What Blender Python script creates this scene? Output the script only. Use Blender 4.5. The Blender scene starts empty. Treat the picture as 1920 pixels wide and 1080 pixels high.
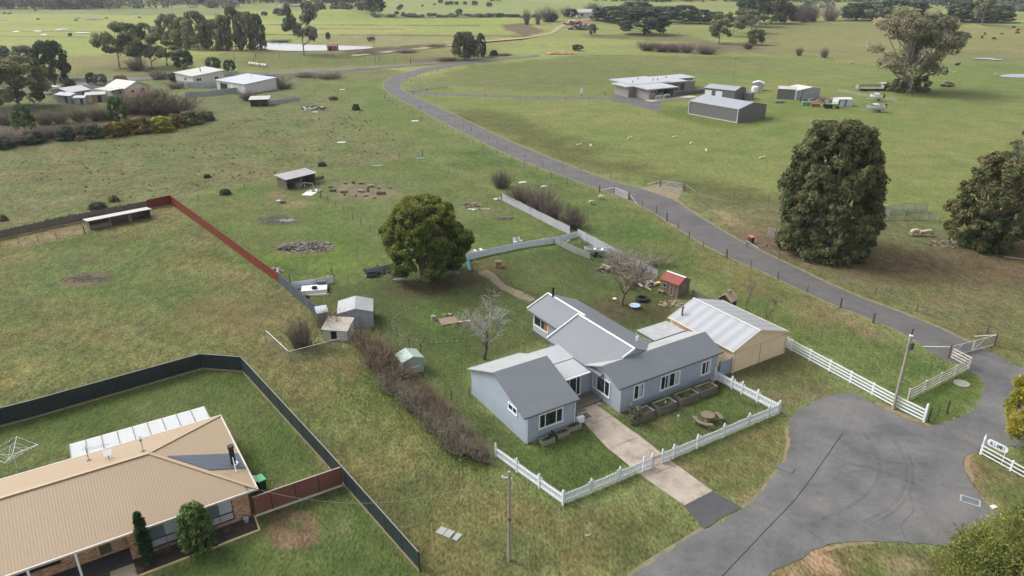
import bpy, math, random
import numpy as np
from mathutils import Vector, Matrix
from mathutils.geometry import tessellate_polygon
R = math.radians
S_ = bpy.context.scene
COL = S_.collection

# ---------------------------------------------------------------- camera
H = 37.0
PITCH = math.atan(600 / 1375.0)
FPX = 1375.0
cam_d = bpy.data.cameras.new('camera'); cam = bpy.data.objects.new('camera', cam_d); COL.objects.link(cam)
cam_d.sensor_width = 36.0; cam_d.lens = FPX / 1920 * 36.0
cam_d.clip_start = 0.5; cam_d.clip_end = 6000
cam.location = (0, 0, H); cam.rotation_euler = (math.pi / 2 - PITCH, 0, 0)
S_.camera = cam

# ---------------------------------------------------------------- sky, sun, exposure (bright overcast, sun behind cloud to the back left)
SUN_AZ = R(-68)      # clockwise from +Y
SUN_EL = R(46)
w = bpy.data.worlds.new('World'); S_.world = w; w.use_nodes = True
nt = w.node_tree; nt.nodes.clear()
sky = nt.nodes.new('ShaderNodeTexSky'); sky.sky_type = 'NISHITA'; sky.sun_disc = False
sky.sun_elevation = SUN_EL; sky.sun_rotation = SUN_AZ; sky.dust_density = 4.0; sky.air_density = 1.2
hs = nt.nodes.new('ShaderNodeHueSaturation'); hs.inputs['Saturation'].default_value = 0.22
bg = nt.nodes.new('ShaderNodeBackground'); bg.inputs['Strength'].default_value = 0.15
wo = nt.nodes.new('ShaderNodeOutputWorld')
nt.links.new(sky.outputs[0], hs.inputs['Color']); nt.links.new(hs.outputs[0], bg.inputs[0]); nt.links.new(bg.outputs[0], wo.inputs[0])
sd = bpy.data.lights.new('sun', 'SUN'); sd.energy = 1.25; sd.angle = R(24); sd.color = (1.0, 0.95, 0.87)
so = bpy.data.objects.new('sun', sd); COL.objects.link(so)
sdir = Vector((math.sin(SUN_AZ) * math.cos(SUN_EL), math.cos(SUN_AZ) * math.cos(SUN_EL), math.sin(SUN_EL)))
so.rotation_euler = sdir.to_track_quat('Z', 'Y').to_euler(); so.location = (0, 0, 200)
S_.view_settings.view_transform = 'Standard'; S_.view_settings.look = 'None'
S_.view_settings.exposure = 0.92; S_.view_settings.gamma = 1.0; S_.view_settings.use_curve_mapping = False
S_.render.engine = 'CYCLES'
S_.cycles.max_bounces = 6; S_.cycles.diffuse_bounces = 3; S_.cycles.glossy_bounces = 3; S_.cycles.transparent_max_bounces = 12
S_.cycles.volume_bounces = 0
S_.cycles.use_adaptive_sampling = True; S_.cycles.adaptive_threshold = 0.02

# ---------------------------------------------------------------- survey: where a sight line from the drone meets the land
BUMPS = []   # (x, y, height, sx, sy)
def terr(X, Y):
    X = np.asarray(X, float); Y = np.asarray(Y, float)
    z = np.zeros(np.broadcast(X, Y).shape)
    for (bx, by, h, sx, sy) in BUMPS:
        z = z + h * np.exp(-((X - bx) / sx) ** 2 - ((Y - by) / sy) ** 2)
    return z
def ray(px, py):
    u = (px - 960) / FPX; v = (py - 540) / FPX
    return Vector((u, math.cos(PITCH) - v * math.sin(PITCH), -(math.sin(PITCH) + v * math.cos(PITCH))))
def at(px, py, z=0.0):
    d = ray(px, py); return Vector((0, 0, H)) + d * ((z - H) / d.z)
BUMPS += [(at(632, 29).x, at(632, 29).y, 5.0, 34, 40), (at(1110, 45).x, at(1110, 45).y, 3.0, 38, 30), (at(1880, 40).x, at(1880, 40).y, 2.5, 90, 60),
          (at(830, 6).x, at(830, 6).y, 5.0, 120, 90)]
def gp(px, py, dz=0.0):
    z = 0.0
    for _ in range(12):
        p = at(px, py, z); z2 = float(terr(p.x, p.y))
        if abs(z2 - z) < 0.01: break
        z = 0.5 * (z + z2)
    p.z = float(terr(p.x, p.y)) + dz
    return p
def proj(p):
    x, y, z = p[0], p[1], p[2] - H
    Z = y * math.cos(PITCH) - z * math.sin(PITCH); Y = -y * math.sin(PITCH) - z * math.cos(PITCH)
    return 960 + FPX * x / Z, 540 + FPX * Y / Z
def hgt(px, py, ytop):
    p = gp(px, py); lo, hi = 0.0, 45.0
    for _ in range(40):
        m = (lo + hi) / 2
        if proj((p.x, p.y, p.z + m))[1] > ytop: lo = m
        else: hi = m
    return lo
def mpp(px, py):          # metres per photo pixel across the sight line at that ground point
    p = gp(px, py); return (p - Vector((0, 0, H))).dot(Vector((0, math.cos(PITCH), -math.sin(PITCH)))) / FPX

# ---------------------------------------------------------------- value noise (numpy)
def _h(ix, iy, s):
    n = (ix.astype(np.int64) * 374761393 + iy.astype(np.int64) * 668265263 + s * 1442695041) & 0xffffffff
    n = ((n ^ (n >> 13)) * 1274126177) & 0xffffffff
    return ((n ^ (n >> 16)) & 0xffff) / 65535.0
def vnoise(x, y, s=0):
    ix = np.floor(x); iy = np.floor(y); fx = x - ix; fy = y - iy
    fx = fx * fx * (3 - 2 * fx); fy = fy * fy * (3 - 2 * fy)
    a = _h(ix, iy, s); b = _h(ix + 1, iy, s); c = _h(ix, iy + 1, s); d = _h(ix + 1, iy + 1, s)
    return (a * (1 - fx) + b * fx) * (1 - fy) + (c * (1 - fx) + d * fx) * fy
def fbm(x, y, s=0, o=4):
    t = 0; a = 0.5; n = 0
    for k in range(o):
        t = t + a * vnoise(x, y, s + k * 17); n += a; a *= 0.5; x = x * 2.03 + 5.1; y = y * 2.03 + 1.7
    return t / n

# ---------------------------------------------------------------- colours and materials
def lin(c): c /= 255.0; return c / 12.92 if c <= 0.04045 else ((c + 0.055) / 1.055) ** 2.4
def S(r, g, b, k=1.0): return (lin(r) * k, lin(g) * k, lin(b) * k, 1.0)
MATS = {}
def _new(name):
    m = bpy.data.materials.new(name); m.use_nodes = True; n = m.node_tree
    p = n.nodes['Principled BSDF']; return m, n, p
def N(n, t, **kw):
    x = n.nodes.new(t)
    for k, v in kw.items():
        if k in x.inputs: x.inputs[k].default_value = v
        else: setattr(x, k, v)
    return x
def mixc(n, fac, a, b, blend='MIX'):
    x = n.nodes.new('ShaderNodeMix'); x.data_type = 'RGBA'; x.blend_type = blend
    for i, v in ((0, fac), (6, a), (7, b)):
        if isinstance(v, (int, float)): x.inputs[i].default_value = v
        elif isinstance(v, tuple): x.inputs[i].default_value = v
        else: n.links.new(v, x.inputs[i])
    return x.outputs[2]
def ramp(n, src, lo, hi, a=0.0, b=1.0):
    x = n.nodes.new('ShaderNodeMapRange'); x.inputs[1].default_value = lo; x.inputs[2].default_value = hi
    x.inputs[3].default_value = a; x.inputs[4].default_value = b; n.links.new(src, x.inputs[0]); return x.outputs[0]
def mul(n, c, f):            # colour times a scalar socket
    x = n.nodes.new('ShaderNodeVectorMath'); x.operation = 'SCALE'
    n.links.new(c, x.inputs[0]) if not isinstance(c, tuple) else setattr(x.inputs[0], 'default_value', c[:3])
    n.links.new(f, x.inputs['Scale']); return x.outputs[0]
def noise(n, co, scale, detail=4.0, rough=0.6):
    x = N(n, 'ShaderNodeTexNoise', Scale=scale, Detail=detail, Roughness=rough); n.links.new(co, x.inputs['Vector']); return x.outputs[0]
def bump(n, p, hsock, dist, strength=1.0):
    b = N(n, 'ShaderNodeBump', Distance=dist, Strength=strength); n.links.new(hsock, b.inputs['Height']); n.links.new(b.outputs[0], p.inputs['Normal'])
def mat(name, col, rough=0.8, var=0.15, vs=1.2, col2=None, spec=0.3, bmp=0.0, metal=0.0, streak=False):
    """painted / weathered surface: colour varied by noise at two scales, optionally mixed with a second (dirt) colour"""
    if name in MATS: return MATS[name]
    m, n, p = _new(name)
    tc = n.nodes.new('ShaderNodeTexCoord'); co = tc.outputs['Object']
    if streak:
        mp = N(n, 'ShaderNodeMapping'); mp.inputs['Scale'].default_value = (1, 1, 0.15); n.links.new(co, mp.inputs[0]); co = mp.outputs[0]
    a = noise(n, co, vs, 5, 0.65); b = noise(n, co, vs * 9, 3, 0.6)
    c = mul(n, tuple(col), ramp(n, a, 0.25, 0.75, 1 - var, 1 + var))
    c = mul(n, c, ramp(n, b, 0.25, 0.75, 1 - var * 0.6, 1 + var * 0.6))
    if col2: c = mixc(n, ramp(n, noise(n, co, vs * 0.7, 6, 0.7), 0.48, 0.68), c, tuple(col2))
    n.links.new(c, p.inputs['Base Color'])
    p.inputs['Roughness'].default_value = rough; p.inputs['Specular IOR Level'].default_value = spec; p.inputs['Metallic'].default_value = metal
    if bmp: bump(n, p, b, bmp)
    MATS[name] = m; return m
def ribmat(name, col, pitch=0.19, depth=0.02, rough=0.5, var=0.08, line=0.12, axis='X', saw=False, col2=None, spec=0.35, vs=0.5, metal=0.0):
    """ribbed sheet / weatherboard / slats: ribs along the face's own UV, in metres"""
    if name in MATS: return MATS[name]
    m, n, p = _new(name)
    uv = n.nodes.new('ShaderNodeUVMap'); uv.uv_map = 'UV'; co = uv.outputs[0]
    wv = N(n, 'ShaderNodeTexWave', Scale=0.314159 / pitch, Distortion=0.0)
    wv.wave_type = 'BANDS'; wv.bands_direction = axis; wv.wave_profile = 'SAW' if saw else 'SIN'
    n.links.new(co, wv.inputs['Vector']); wf = wv.outputs['Fac']
    tc = n.nodes.new('ShaderNodeTexCoord')
    a = noise(n, tc.outputs['Object'], vs, 6, 0.65)
    st = N(n, 'ShaderNodeMapping'); st.inputs['Scale'].default_value = (3.0, 0.25, 1) if axis == 'X' else (0.3, 3.0, 1)
    n.links.new(co, st.inputs[0]); s2 = noise(n, st.outputs[0], 1.3, 4, 0.6)
    c = mul(n, tuple(col), ramp(n, a, 0.25, 0.75, 1 - var, 1 + var))
    c = mul(n, c, ramp(n, s2, 0.25, 0.75, 1 - var * 0.7, 1 + var * 0.7))
    if col2: c = mixc(n, ramp(n, noise(n, tc.outputs['Object'], vs * 2.0, 6, 0.7), 0.5, 0.72), c, tuple(col2))
    c = mul(n, c, ramp(n, wf, 0.0, 0.35, 1 - line, 1.0))
    n.links.new(c, p.inputs['Base Color'])
    p.inputs['Roughness'].default_value = rough; p.inputs['Specular IOR Level'].default_value = spec; p.inputs['Metallic'].default_value = metal
    bump(n, p, wf, depth)
    MATS[name] = m; return m
def brickmat(name, c1, c2, mortar):
    if name in MATS: return MATS[name]
    m, n, p = _new(name); uv = n.nodes.new('ShaderNodeUVMap'); uv.uv_map = 'UV'
    b = N(n, 'ShaderNodeTexBrick', Scale=1.0, Color1=c1, Color2=c2, Mortar=mortar); b.inputs['Mortar Size'].default_value = 0.008
    b.inputs['Brick Width'].default_value = 0.24; b.inputs['Row Height'].default_value = 0.086; b.inputs['Bias'].default_value = -0.1
    n.links.new(uv.outputs[0], b.inputs['Vector'])
    tc = n.nodes.new('ShaderNodeTexCoord'); a = noise(n, tc.outputs['Object'], 1.5, 5)
    st = N(n, 'ShaderNodeMapping'); st.inputs['Scale'].default_value = (2.2, 7, 1); n.links.new(uv.outputs[0], st.inputs[0])
    q = noise(n, st.outputs[0], 1.0, 1)
    c = mul(n, b.outputs[0], ramp(n, a, 0.3, 0.7, 0.8, 1.2)); c = mul(n, c, ramp(n, q, 0.3, 0.7, 0.7, 1.35))
    n.links.new(c, p.inputs['Base Color']); p.inputs['Roughness'].default_value = 0.9
    bump(n, p, b.outputs['Fac'], 0.006, -1.0) if False else None
    MATS[name] = m; return m
def tintmat(name, rough=0.85, spec=0.15, trans=0.0):
    """foliage / vertex tinted: the colour lives in the mesh attribute 'tint' (kind of leaf, old and new growth)"""
    if name in MATS: return MATS[name]
    m, n, p = _new(name); at_ = n.nodes.new('ShaderNodeAttribute'); at_.attribute_name = 'tint'
    tc = n.nodes.new('ShaderNodeTexCoord'); a = noise(n, tc.outputs['Object'], 3.0, 2)
    c = mul(n, at_.outputs['Color'], ramp(n, a, 0.3, 0.7, 0.82, 1.18))
    n.links.new(c, p.inputs['Base Color']); p.inputs['Roughness'].default_value = rough; p.inputs['Specular IOR Level'].default_value = spec
    if trans:
        t = n.nodes.new('ShaderNodeBsdfTranslucent'); n.links.new(c, t.inputs[0]); ms = n.nodes.new('ShaderNodeMixShader'); ms.inputs[0].default_value = trans
        n.links.new(p.outputs[0], ms.inputs[1]); n.links.new(t.outputs[0], ms.inputs[2]); n.links.new(ms.outputs[0], n.nodes['Material Output'].inputs[0])
    MATS[name] = m; return m
def glassmat(name, col=S(38, 42, 46), rough=0.08):
    if name in MATS: return MATS[name]
    m, n, p = _new(name); tc = n.nodes.new('ShaderNodeTexCoord')
    a = noise(n, tc.outputs['Object'], 1.6, 3); c = mul(n, tuple(col), ramp(n, a, 0.35, 0.65, 0.5, 1.6)); n.links.new(c, p.inputs['Base Color'])
    p.inputs['Roughness'].default_value = rough; p.inputs['Specular IOR Level'].default_value = 0.5
    MATS[name] = m; return m
def meshmat(name, col, cell=0.1, thick=0.18):
    """woven wire netting: real holes (transparent) between wires"""
    if name in MATS: return MATS[name]
    m, n, p = _new(name); uv = n.nodes.new('ShaderNodeUVMap'); uv.uv_map = 'UV'
    out = n.nodes['Material Output']; fs = []
    for ax in 'XY':
        wv = N(n, 'ShaderNodeTexWave', Scale=0.314159 / cell); wv.bands_direction = ax; wv.wave_type = 'BANDS'; n.links.new(uv.outputs[0], wv.inputs['Vector'])
        fs.append(ramp(n, wv.outputs['Fac'], 1 - thick - 0.02, 1 - thick + 0.02))
    mx = N(n, 'ShaderNodeMath', operation='MAXIMUM'); n.links.new(fs[0], mx.inputs[0]); n.links.new(fs[1], mx.inputs[1])
    tr = n.nodes.new('ShaderNodeBsdfTransparent'); ms = n.nodes.new('ShaderNodeMixShader')
    n.links.new(mx.outputs[0], ms.inputs[0]); n.links.new(tr.outputs[0], ms.inputs[1]); n.links.new(p.outputs[0], ms.inputs[2]); n.links.new(ms.outputs[0], out.inputs[0])
    p.inputs['Base Color'].default_value = col; p.inputs['Roughness'].default_value = 0.6
    MATS[name] = m; return m

# ---------------------------------------------------------------- mesh builder
class MB:
    def __init__(s): s.v = []; s.f = []; s.mi = []; s.cur = 0; s.tint = None; s.t = []
    def face(s, pts):
        i = len(s.v); s.v += [tuple(p) for p in pts]; s.f.append(tuple(range(i, i + len(pts)))); s.mi.append(s.cur); s.t.append(s.tint)
    def add(s, vs, fs):
        i = len(s.v); s.v += [tuple(p) for p in vs]
        for f in fs: s.f.append(tuple(k + i for k in f)); s.mi.append(s.cur); s.t.append(s.tint)
    def box(s, x0, x1, y0, y1, z0, z1):
        vs = [(x0, y0, z0), (x1, y0, z0), (x1, y1, z0), (x0, y1, z0), (x0, y0, z1), (x1, y0, z1), (x1, y1, z1), (x0, y1, z1)]
        s.add(vs, [(0, 3, 2, 1), (4, 5, 6, 7), (0, 1, 5, 4), (1, 2, 6, 5), (2, 3, 7, 6), (3, 0, 4, 7)])
    def obox(s, c, ux, uy, uz):       # oriented box: centre and three half axes
        c, ux, uy, uz = map(Vector, (c, ux, uy, uz)); vs = []
        for sz in (-1, 1):
            for sx, sy in ((-1, -1), (1, -1), (1, 1), (-1, 1)): vs.append(c + ux * sx + uy * sy + uz * sz)
        s.add(vs, [(0, 3, 2, 1), (4, 5, 6, 7), (0, 1, 5, 4), (1, 2, 6, 5), (2, 3, 7, 6), (3, 0, 4, 7)])
    def bar(s, p, q, w, h=None, up=(0, 0, 1)):   # rectangular bar from p to q
        p, q = Vector(p), Vector(q); d = q - p; L = d.length
        if L < 1e-6: return
        d /= L; up = Vector(up)
        if abs(d.dot(up)) > 0.99: up = Vector((0, 1, 0))
        sx = d.cross(up).normalized(); uz = sx.cross(d)
        s.obox((p + q) / 2, d * (L / 2), sx * (w / 2), uz * ((h or w) / 2))
    def tube(s, pts, rad, n=6, cap=True):
        pts = [Vector(p) for p in pts]
        if not hasattr(rad, '__len__'): rad = [rad] * len(pts)
        i0 = len(s.v); m = len(pts)
        for k, p in enumerate(pts):
            d = (pts[min(k + 1, m - 1)] - pts[max(k - 1, 0)])
            d = d.normalized() if d.length > 1e-9 else Vector((0, 0, 1))
            a = Vector((1, 0, 0)) if abs(d.x) < 0.8 else Vector((0, 1, 0))
            e1 = d.cross(a).normalized(); e2 = d.cross(e1)
            for j in range(n):
                t = 2 * math.pi * j / n; s.v.append(tuple(p + (e1 * math.cos(t) + e2 * math.sin(t)) * rad[k]))
        for k in range(m - 1):
            for j in range(n):
                a = i0 + k * n + j; b = i0 + k * n + (j + 1) % n
                s.f.append((a, b, b + n, a + n)); s.mi.append(s.cur); s.t.append(s.tint)
        if cap and n > 2:
            s.f.append(tuple(i0 + j for j in range(n))[::-1]); s.mi.append(s.cur); s.t.append(s.tint)
            s.f.append(tuple(i0 + (m - 1) * n + j for j in range(n))); s.mi.append(s.cur); s.t.append(s.tint)
    def lathe(s, prof, n=16, c=(0, 0, 0), sx=1, sy=1):   # prof: (r, z)
        i0 = len(s.v)
        for r, z in prof:
            for j in range(n):
                t = 2 * math.pi * j / n; s.v.append((c[0] + r * math.cos(t) * sx, c[1] + r * math.sin(t) * sy, c[2] + z))
        for k in range(len(prof) - 1):
            for j in range(n):
                a = i0 + k * n + j; b = i0 + k * n + (j + 1) % n; s.f.append((a, b, b + n, a + n)); s.mi.append(s.cur); s.t.append(s.tint)
        s.f.append(tuple(i0 + j for j in range(n))[::-1]); s.mi.append(s.cur); s.t.append(s.tint)
        s.f.append(tuple(i0 + (len(prof) - 1) * n + j for j in range(n))); s.mi.append(s.cur); s.t.append(s.tint)
    def prism(s, pts, d):             # polygon (list of points) extruded by vector d
        pts = [Vector(p) for p in pts]; d = Vector(d); n = len(pts); q = [p + d for p in pts]
        nor = sum(((pts[i] - pts[0]).cross(pts[(i + 1) % n] - pts[0]) for i in range(1, n - 1)), Vector())
        if nor.dot(d) > 0: pts, q = q, pts
        i = len(s.v); s.v += [tuple(p) for p in pts + q]
        fs = [tuple(range(n)), tuple(range(2 * n - 1, n - 1, -1))] + [(k, k + n, (k + 1) % n + n, (k + 1) % n) for k in range(n)]
        for f in fs: s.f.append(tuple(k + i for k in f)); s.mi.append(s.cur); s.t.append(s.tint)
    def blob(s, c, rx, ry, rz, seed=0, n=10, m=6, rough=0.15, flat=False):
        rnd = random.Random(seed); i0 = len(s.v); c = Vector(c)
        for k in range(m + 1):
            ph = -math.pi / 2 + math.pi * k / m
            for j in range(n):
                t = 2 * math.pi * j / n; q = 1 + rnd.uniform(-rough, rough)
                z = math.sin(ph) * rz * q
                if flat: z = max(z, -rz * 0.15)
                s.v.append((c.x + math.cos(ph) * math.cos(t) * rx * q, c.y + math.cos(ph) * math.sin(t) * ry * q, c.z + z))
        for k in range(m):
            for j in range(n):
                a = i0 + k * n + j; b = i0 + k * n + (j + 1) % n; s.f.append((a, b, b + n, a + n)); s.mi.append(s.cur); s.t.append(s.tint)
    def poly(s, pts):                 # flat sheet, any outline
        pts = [Vector(p) for p in pts]
        tri = tessellate_polygon([pts]); i = len(s.v); s.v += [tuple(p) for p in pts]
        for t in tri:
            a, b, c = (pts[k] for k in t); 
            if (b - a).cross(c - a).z < 0: t = (t[0], t[2], t[1])
            s.f.append(tuple(k + i for k in t)); s.mi.append(s.cur); s.t.append(s.tint)
    def mesh(s, name, mats, smooth=False):
        me = bpy.data.meshes.new(name); me.from_pydata(s.v, [], s.f)
        for m in (mats if isinstance(mats, (list, tuple)) else [mats]): me.materials.append(m)
        if max(s.mi, default=0): me.polygons.foreach_set('material_index', s.mi)
        autouv(me)
        if s.tint is not None:
            a = me.attributes.new('tint', 'FLOAT_COLOR', 'CORNER'); out = np.ones((len(me.loops), 4), np.float32)
            n = np.array([len(f) for f in s.f]); t = np.array([x or (1, 1, 1) for x in s.t], np.float32)
            out[:, :3] = np.repeat(t, n, axis=0); a.data.foreach_set('color', out.ravel())
        if smooth: me.polygons.foreach_set('use_smooth', [True] * len(me.polygons))
        me.update(); return me
    def build(s, name, mats, parent=None, smooth=False):
        return obj(name, s.mesh(name, mats, smooth), parent)
def autouv(me):
    nl = len(me.loops)
    if not nl: return
    uv = me.uv_layers.new(name='UV')
    co = np.empty(len(me.vertices) * 3, np.float32); me.vertices.foreach_get('co', co); co = co.reshape(-1, 3)
    li = np.empty(nl, np.int32); me.loops.foreach_get('vertex_index', li)
    npoly = len(me.polygons); nor = np.empty(npoly * 3, np.float32); me.polygons.foreach_get('normal', nor); nor = nor.reshape(-1, 3)
    tot = np.empty(npoly, np.int32); me.polygons.foreach_get('loop_total', tot)
    nn = np.repeat(nor, tot, axis=0); P = co[li]
    u = np.stack([-nn[:, 1], nn[:, 0], np.zeros(nl)], 1); l = np.linalg.norm(u, axis=1); flat = l < 0.05
    u[flat] = (1, 0, 0); l[flat] = 1; u /= l[:, None]; v = np.cross(nn, u)
    out = np.stack([(P * u).sum(1), (P * v).sum(1)], 1).astype(np.float32); uv.data.foreach_set('uv', out.ravel())
def obj(name, me, parent=None):
    o = bpy.data.objects.new(name, me); COL.objects.link(o)
    if parent is not None: o.parent = parent
    return o
def tag(o, label, cat, group=None, kind=None):
    if label: o['label'] = label
    if cat: o['category'] = cat
    if group: o['group'] = group
    if kind: o['kind'] = kind
    return o
def thing(name, label, cat, loc=(0, 0, 0), rz=0.0, group=None):
    o = bpy.data.objects.new(name, None); COL.objects.link(o); o.location = loc; o.rotation_euler = (0, 0, rz); o.empty_display_size = 0.3
    return tag(o, label, cat, group)
def struct(o): o['kind'] = 'structure'; return o
def dup(root, loc, rz, label=None, group=None, scale=None):
    r = root.copy(); COL.objects.link(r); r.location = loc; r.rotation_euler = (0, 0, rz)
    if scale: r.scale = scale
    if label: r['label'] = label
    if group: r['group'] = group
    for ch in list(root.children):
        c = ch.copy(); COL.objects.link(c); c.parent = r
        for g in ch.children:
            d = g.copy(); COL.objects.link(d); d.parent = c
    return r
def dirz(p, q): d = q - p; return math.atan2(d.y, d.x)
# ================================================================ LAND
GK = 0.62
GM = [0.97, 0.885, 1.1]
def g(r, gg, b):
    c = np.array(S(r, gg, b, GK)[:3]); return c * (np.array(GM) if gg > r * 0.985 else np.array([0.98, 0.99, 0.98]))
# outline in photo survey points, colour A, colour B (drifts between them), drift size m, feather m, tussock 0..1
REG = []
def reg(pts, a, b=None, drift=12.0, feather=2.0, tus=0.3): REG.append((pts, g(*a), g(*(b or a)), drift, feather, tus))
reg([(-900, -20), (2800, -20), (2800, 150), (-900, 150)], (146, 160, 86), (134, 146, 80), 60, 10, 0.15)          # far plain
reg([(-600, 22), (230, 18), (560, 22), (700, 34), (1010, 32), (1010, 60), (600, 80), (420, 105), (-600, 100)], (143, 163, 78), (158, 166, 92), 90, 8, 0.1)
reg([(-600, 16), (420, 14), (420, 30), (150, 27), (-600, 28)], (122, 140, 84), (134, 146, 86), 70, 4, 0.1)
reg([(60, 104), (265, 104), (330, 120), (300, 146), (60, 146)], (138, 132, 92), (126, 124, 80), 15, 4, 0.5)           # dry paddock by the road
reg([(400, 100), (640, 98), (830, 92), (930, 84), (930, 120), (560, 134), (400, 130)], (124, 134, 74), (134, 136, 82), 25, 4, 0.3)
reg([(480, 96), (700, 99), (860, 108), (820, 116), (560, 128), (440, 126)], (112, 124, 66), (120, 128, 72), 20, 3, 0.2)
reg([(560, 72), (700, 62), (960, 66), (1000, 72), (840, 88), (660, 100), (560, 82)], (142, 146, 88), (150, 152, 96), 20, 3, 0.5)
reg([(640, 92), (700, 90), (790, 83), (800, 90), (700, 101), (650, 104)], (108, 100, 76), (92, 88, 64), 6, 2, 0.8)      # scrubby gully
reg([(760, 108), (840, 106), (930, 104), (930, 116), (860, 120), (780, 122)], (120, 116, 80), (105, 100, 72), 7, 2, 0.6)
reg([(700, 8), (960, 0), (1180, -6), (1180, 26), (1000, 30), (700, 30)], (140, 158, 86), (150, 164, 96), 60, 8, 0.1)
reg([(1000, 40), (1200, 34), (1200, 62), (1030, 66)], (138, 152, 80), (148, 156, 90), 30, 4, 0.1)
reg([(940, 47), (985, 44), (1022, 59), (985, 68), (948, 55)], (112, 98, 76), (120, 106, 84), 8, 1.5, 0.2)             # turned earth
reg([(1078, 40), (1100, 38), (1118, 44), (1104, 56), (1080, 58), (1064, 50)], (168, 140, 108), (150, 128, 96), 4, 1.5, 0.0)
reg([(1090, 64), (1280, 66), (1340, 78), (1520, 98), (1660, 108), (1660, 116), (1440, 102), (1300, 80), (1100, 70)], (130, 122, 88), (116, 112, 76), 12, 3, 0.7)
reg([(1230, 82), (1440, 76), (1500, 86), (1400, 100), (1240, 100)], (118, 108, 82), (130, 120, 92), 8, 2, 0.6)
reg([(1430, 38), (1700, 34), (2300, 20), (2300, 110), (1700, 112), (1500, 90), (1400, 70)], (132, 140, 80), (140, 142, 86), 60, 6, 0.2)
reg([(1440, 84), (1700, 92), (2200, 96), (2200, 128), (1760, 120), (1640, 112), (1440, 100)], (138, 134, 92), (128, 134, 82), 22, 5, 0.4)
reg([(1800, 50), (2200, 28), (2200, 44), (1820, 54)], (150, 168, 92), None, 30, 3, 0.1)
for (x0, ya, x1, yb, wd) in ((480, 46.5, 900, 47.5, 0.7), (430, 64, 1000, 68, 0.9), (700, 33, 1010, 33, 1.2), (1100, 103, 1640, 113, 1.0), (-60, 68, 300, 71, 0.6), (-60, 58, 240, 60, 0.6), (560, 53, 760, 55, 0.6), (1180, 46, 1360, 46.5, 1.0)):
    reg([(x0, ya - wd), (x1, yb - wd), (x1, yb + wd), (x0, ya + wd)], (104, 112, 62), (96, 100, 60), 10, 1.5, 0.4)
# home paddock right of the lane
reg([(775, 150), (900, 122), (1100, 104), (1500, 108), (2400, 130), (2400, 420), (1920, 420), (1440, 376), (1265, 360), (1200, 350), (1000, 285), (860, 215), (770, 170)], (118, 136, 70), (132, 142, 78), 28, 4, 0.12)
reg([(775, 150), (900, 122), (1100, 104), (1440, 106), (1500, 128), (1180, 150), (1000, 170), (860, 160)], (122, 132, 74), (114, 126, 70), 40, 6, 0.12)
reg([(830, 205), (960, 215), (1120, 285), (1240, 330), (1440, 362), (1700, 400), (1700, 424), (1440, 392), (1265, 362), (1100, 318), (960, 262)], (104, 112, 62), (98, 108, 58), 14, 4, 0.3)
reg([(1240, 196), (1460, 212), (1460, 232), (1360, 240), (1240, 214)], (104, 122, 58), (116, 130, 66), 8, 2, 0.1)
GM = [0.94, 0.94, 1.16]
# settlement at the left
reg([(-500, 138), (300, 140), (560, 134), (640, 150), (640, 178), (480, 196), (400, 222), (200, 268), (-500, 300)], (112, 118, 74), (122, 128, 76), 12, 3, 0.4)
reg([(-300, 200), (200, 196), (380, 200), (400, 226), (200, 266), (0, 290), (-300, 300)], (98, 92, 70), (106, 104, 72), 6, 2, 0.6)
reg([(142, 156), (172, 150), (196, 168), (190, 178), (150, 176)], (142, 140, 134), (128, 126, 118), 3, 1, 0.1)
# rough field upper left and strip up to the lane
reg([(-600, 330), (0, 282), (200, 262), (400, 228), (500, 196), (600, 172), (660, 205), (780, 275), (786, 292), (320, 372), (0, 440), (-600, 570)], (116, 113, 78), (112, 118, 70), 10, 3, 1.0)
reg([(480, 196), (600, 168), (660, 205), (780, 280), (600, 290), (480, 230)], (112, 119, 70), (118, 122, 74), 8, 4, 0.8)
reg([(560, 140), (700, 128), (740, 140), (718, 160), (728, 176), (800, 215), (905, 268), (1040, 324), (1240, 408), (1180, 470), (790, 288), (700, 226), (600, 172)], (106, 122, 62), (116, 124, 68), 12, 3, 0.25)
reg([(600, 136), (700, 128), (760, 135), (718, 150), (640, 160), (580, 152)], (116, 122, 70), (124, 124, 78), 10, 3, 0.35)
reg([(795, 290), (905, 275), (1040, 334), (1230, 410), (1420, 512), (1640, 606), (1720, 650), (1780, 690), (1690, 760), (1470, 640), (1280, 530), (1080, 420), (940, 350)], (94, 112, 56), (110, 120, 64), 7, 2, 0.35)
reg([(1230, 440), (1330, 478), (1440, 530), (1560, 590), (1640, 625), (1600, 655), (1480, 600), (1360, 530), (1260, 475)], (112, 112, 68), (124, 116, 78), 6, 3, 0.4)
reg([(1500, 552), (1600, 592), (1690, 632), (1680, 650), (1580, 612), (1490, 572)], (134, 122, 92), (124, 116, 80), 4, 1.5, 0.5)
reg([(1130, 345), (1210, 385), (1300, 438), (1400, 490), (1500, 538), (1500, 552), (1400, 508), (1290, 450), (1130, 360)], (128, 122, 82), (112, 116, 66), 4, 1, 0.3)
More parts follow.
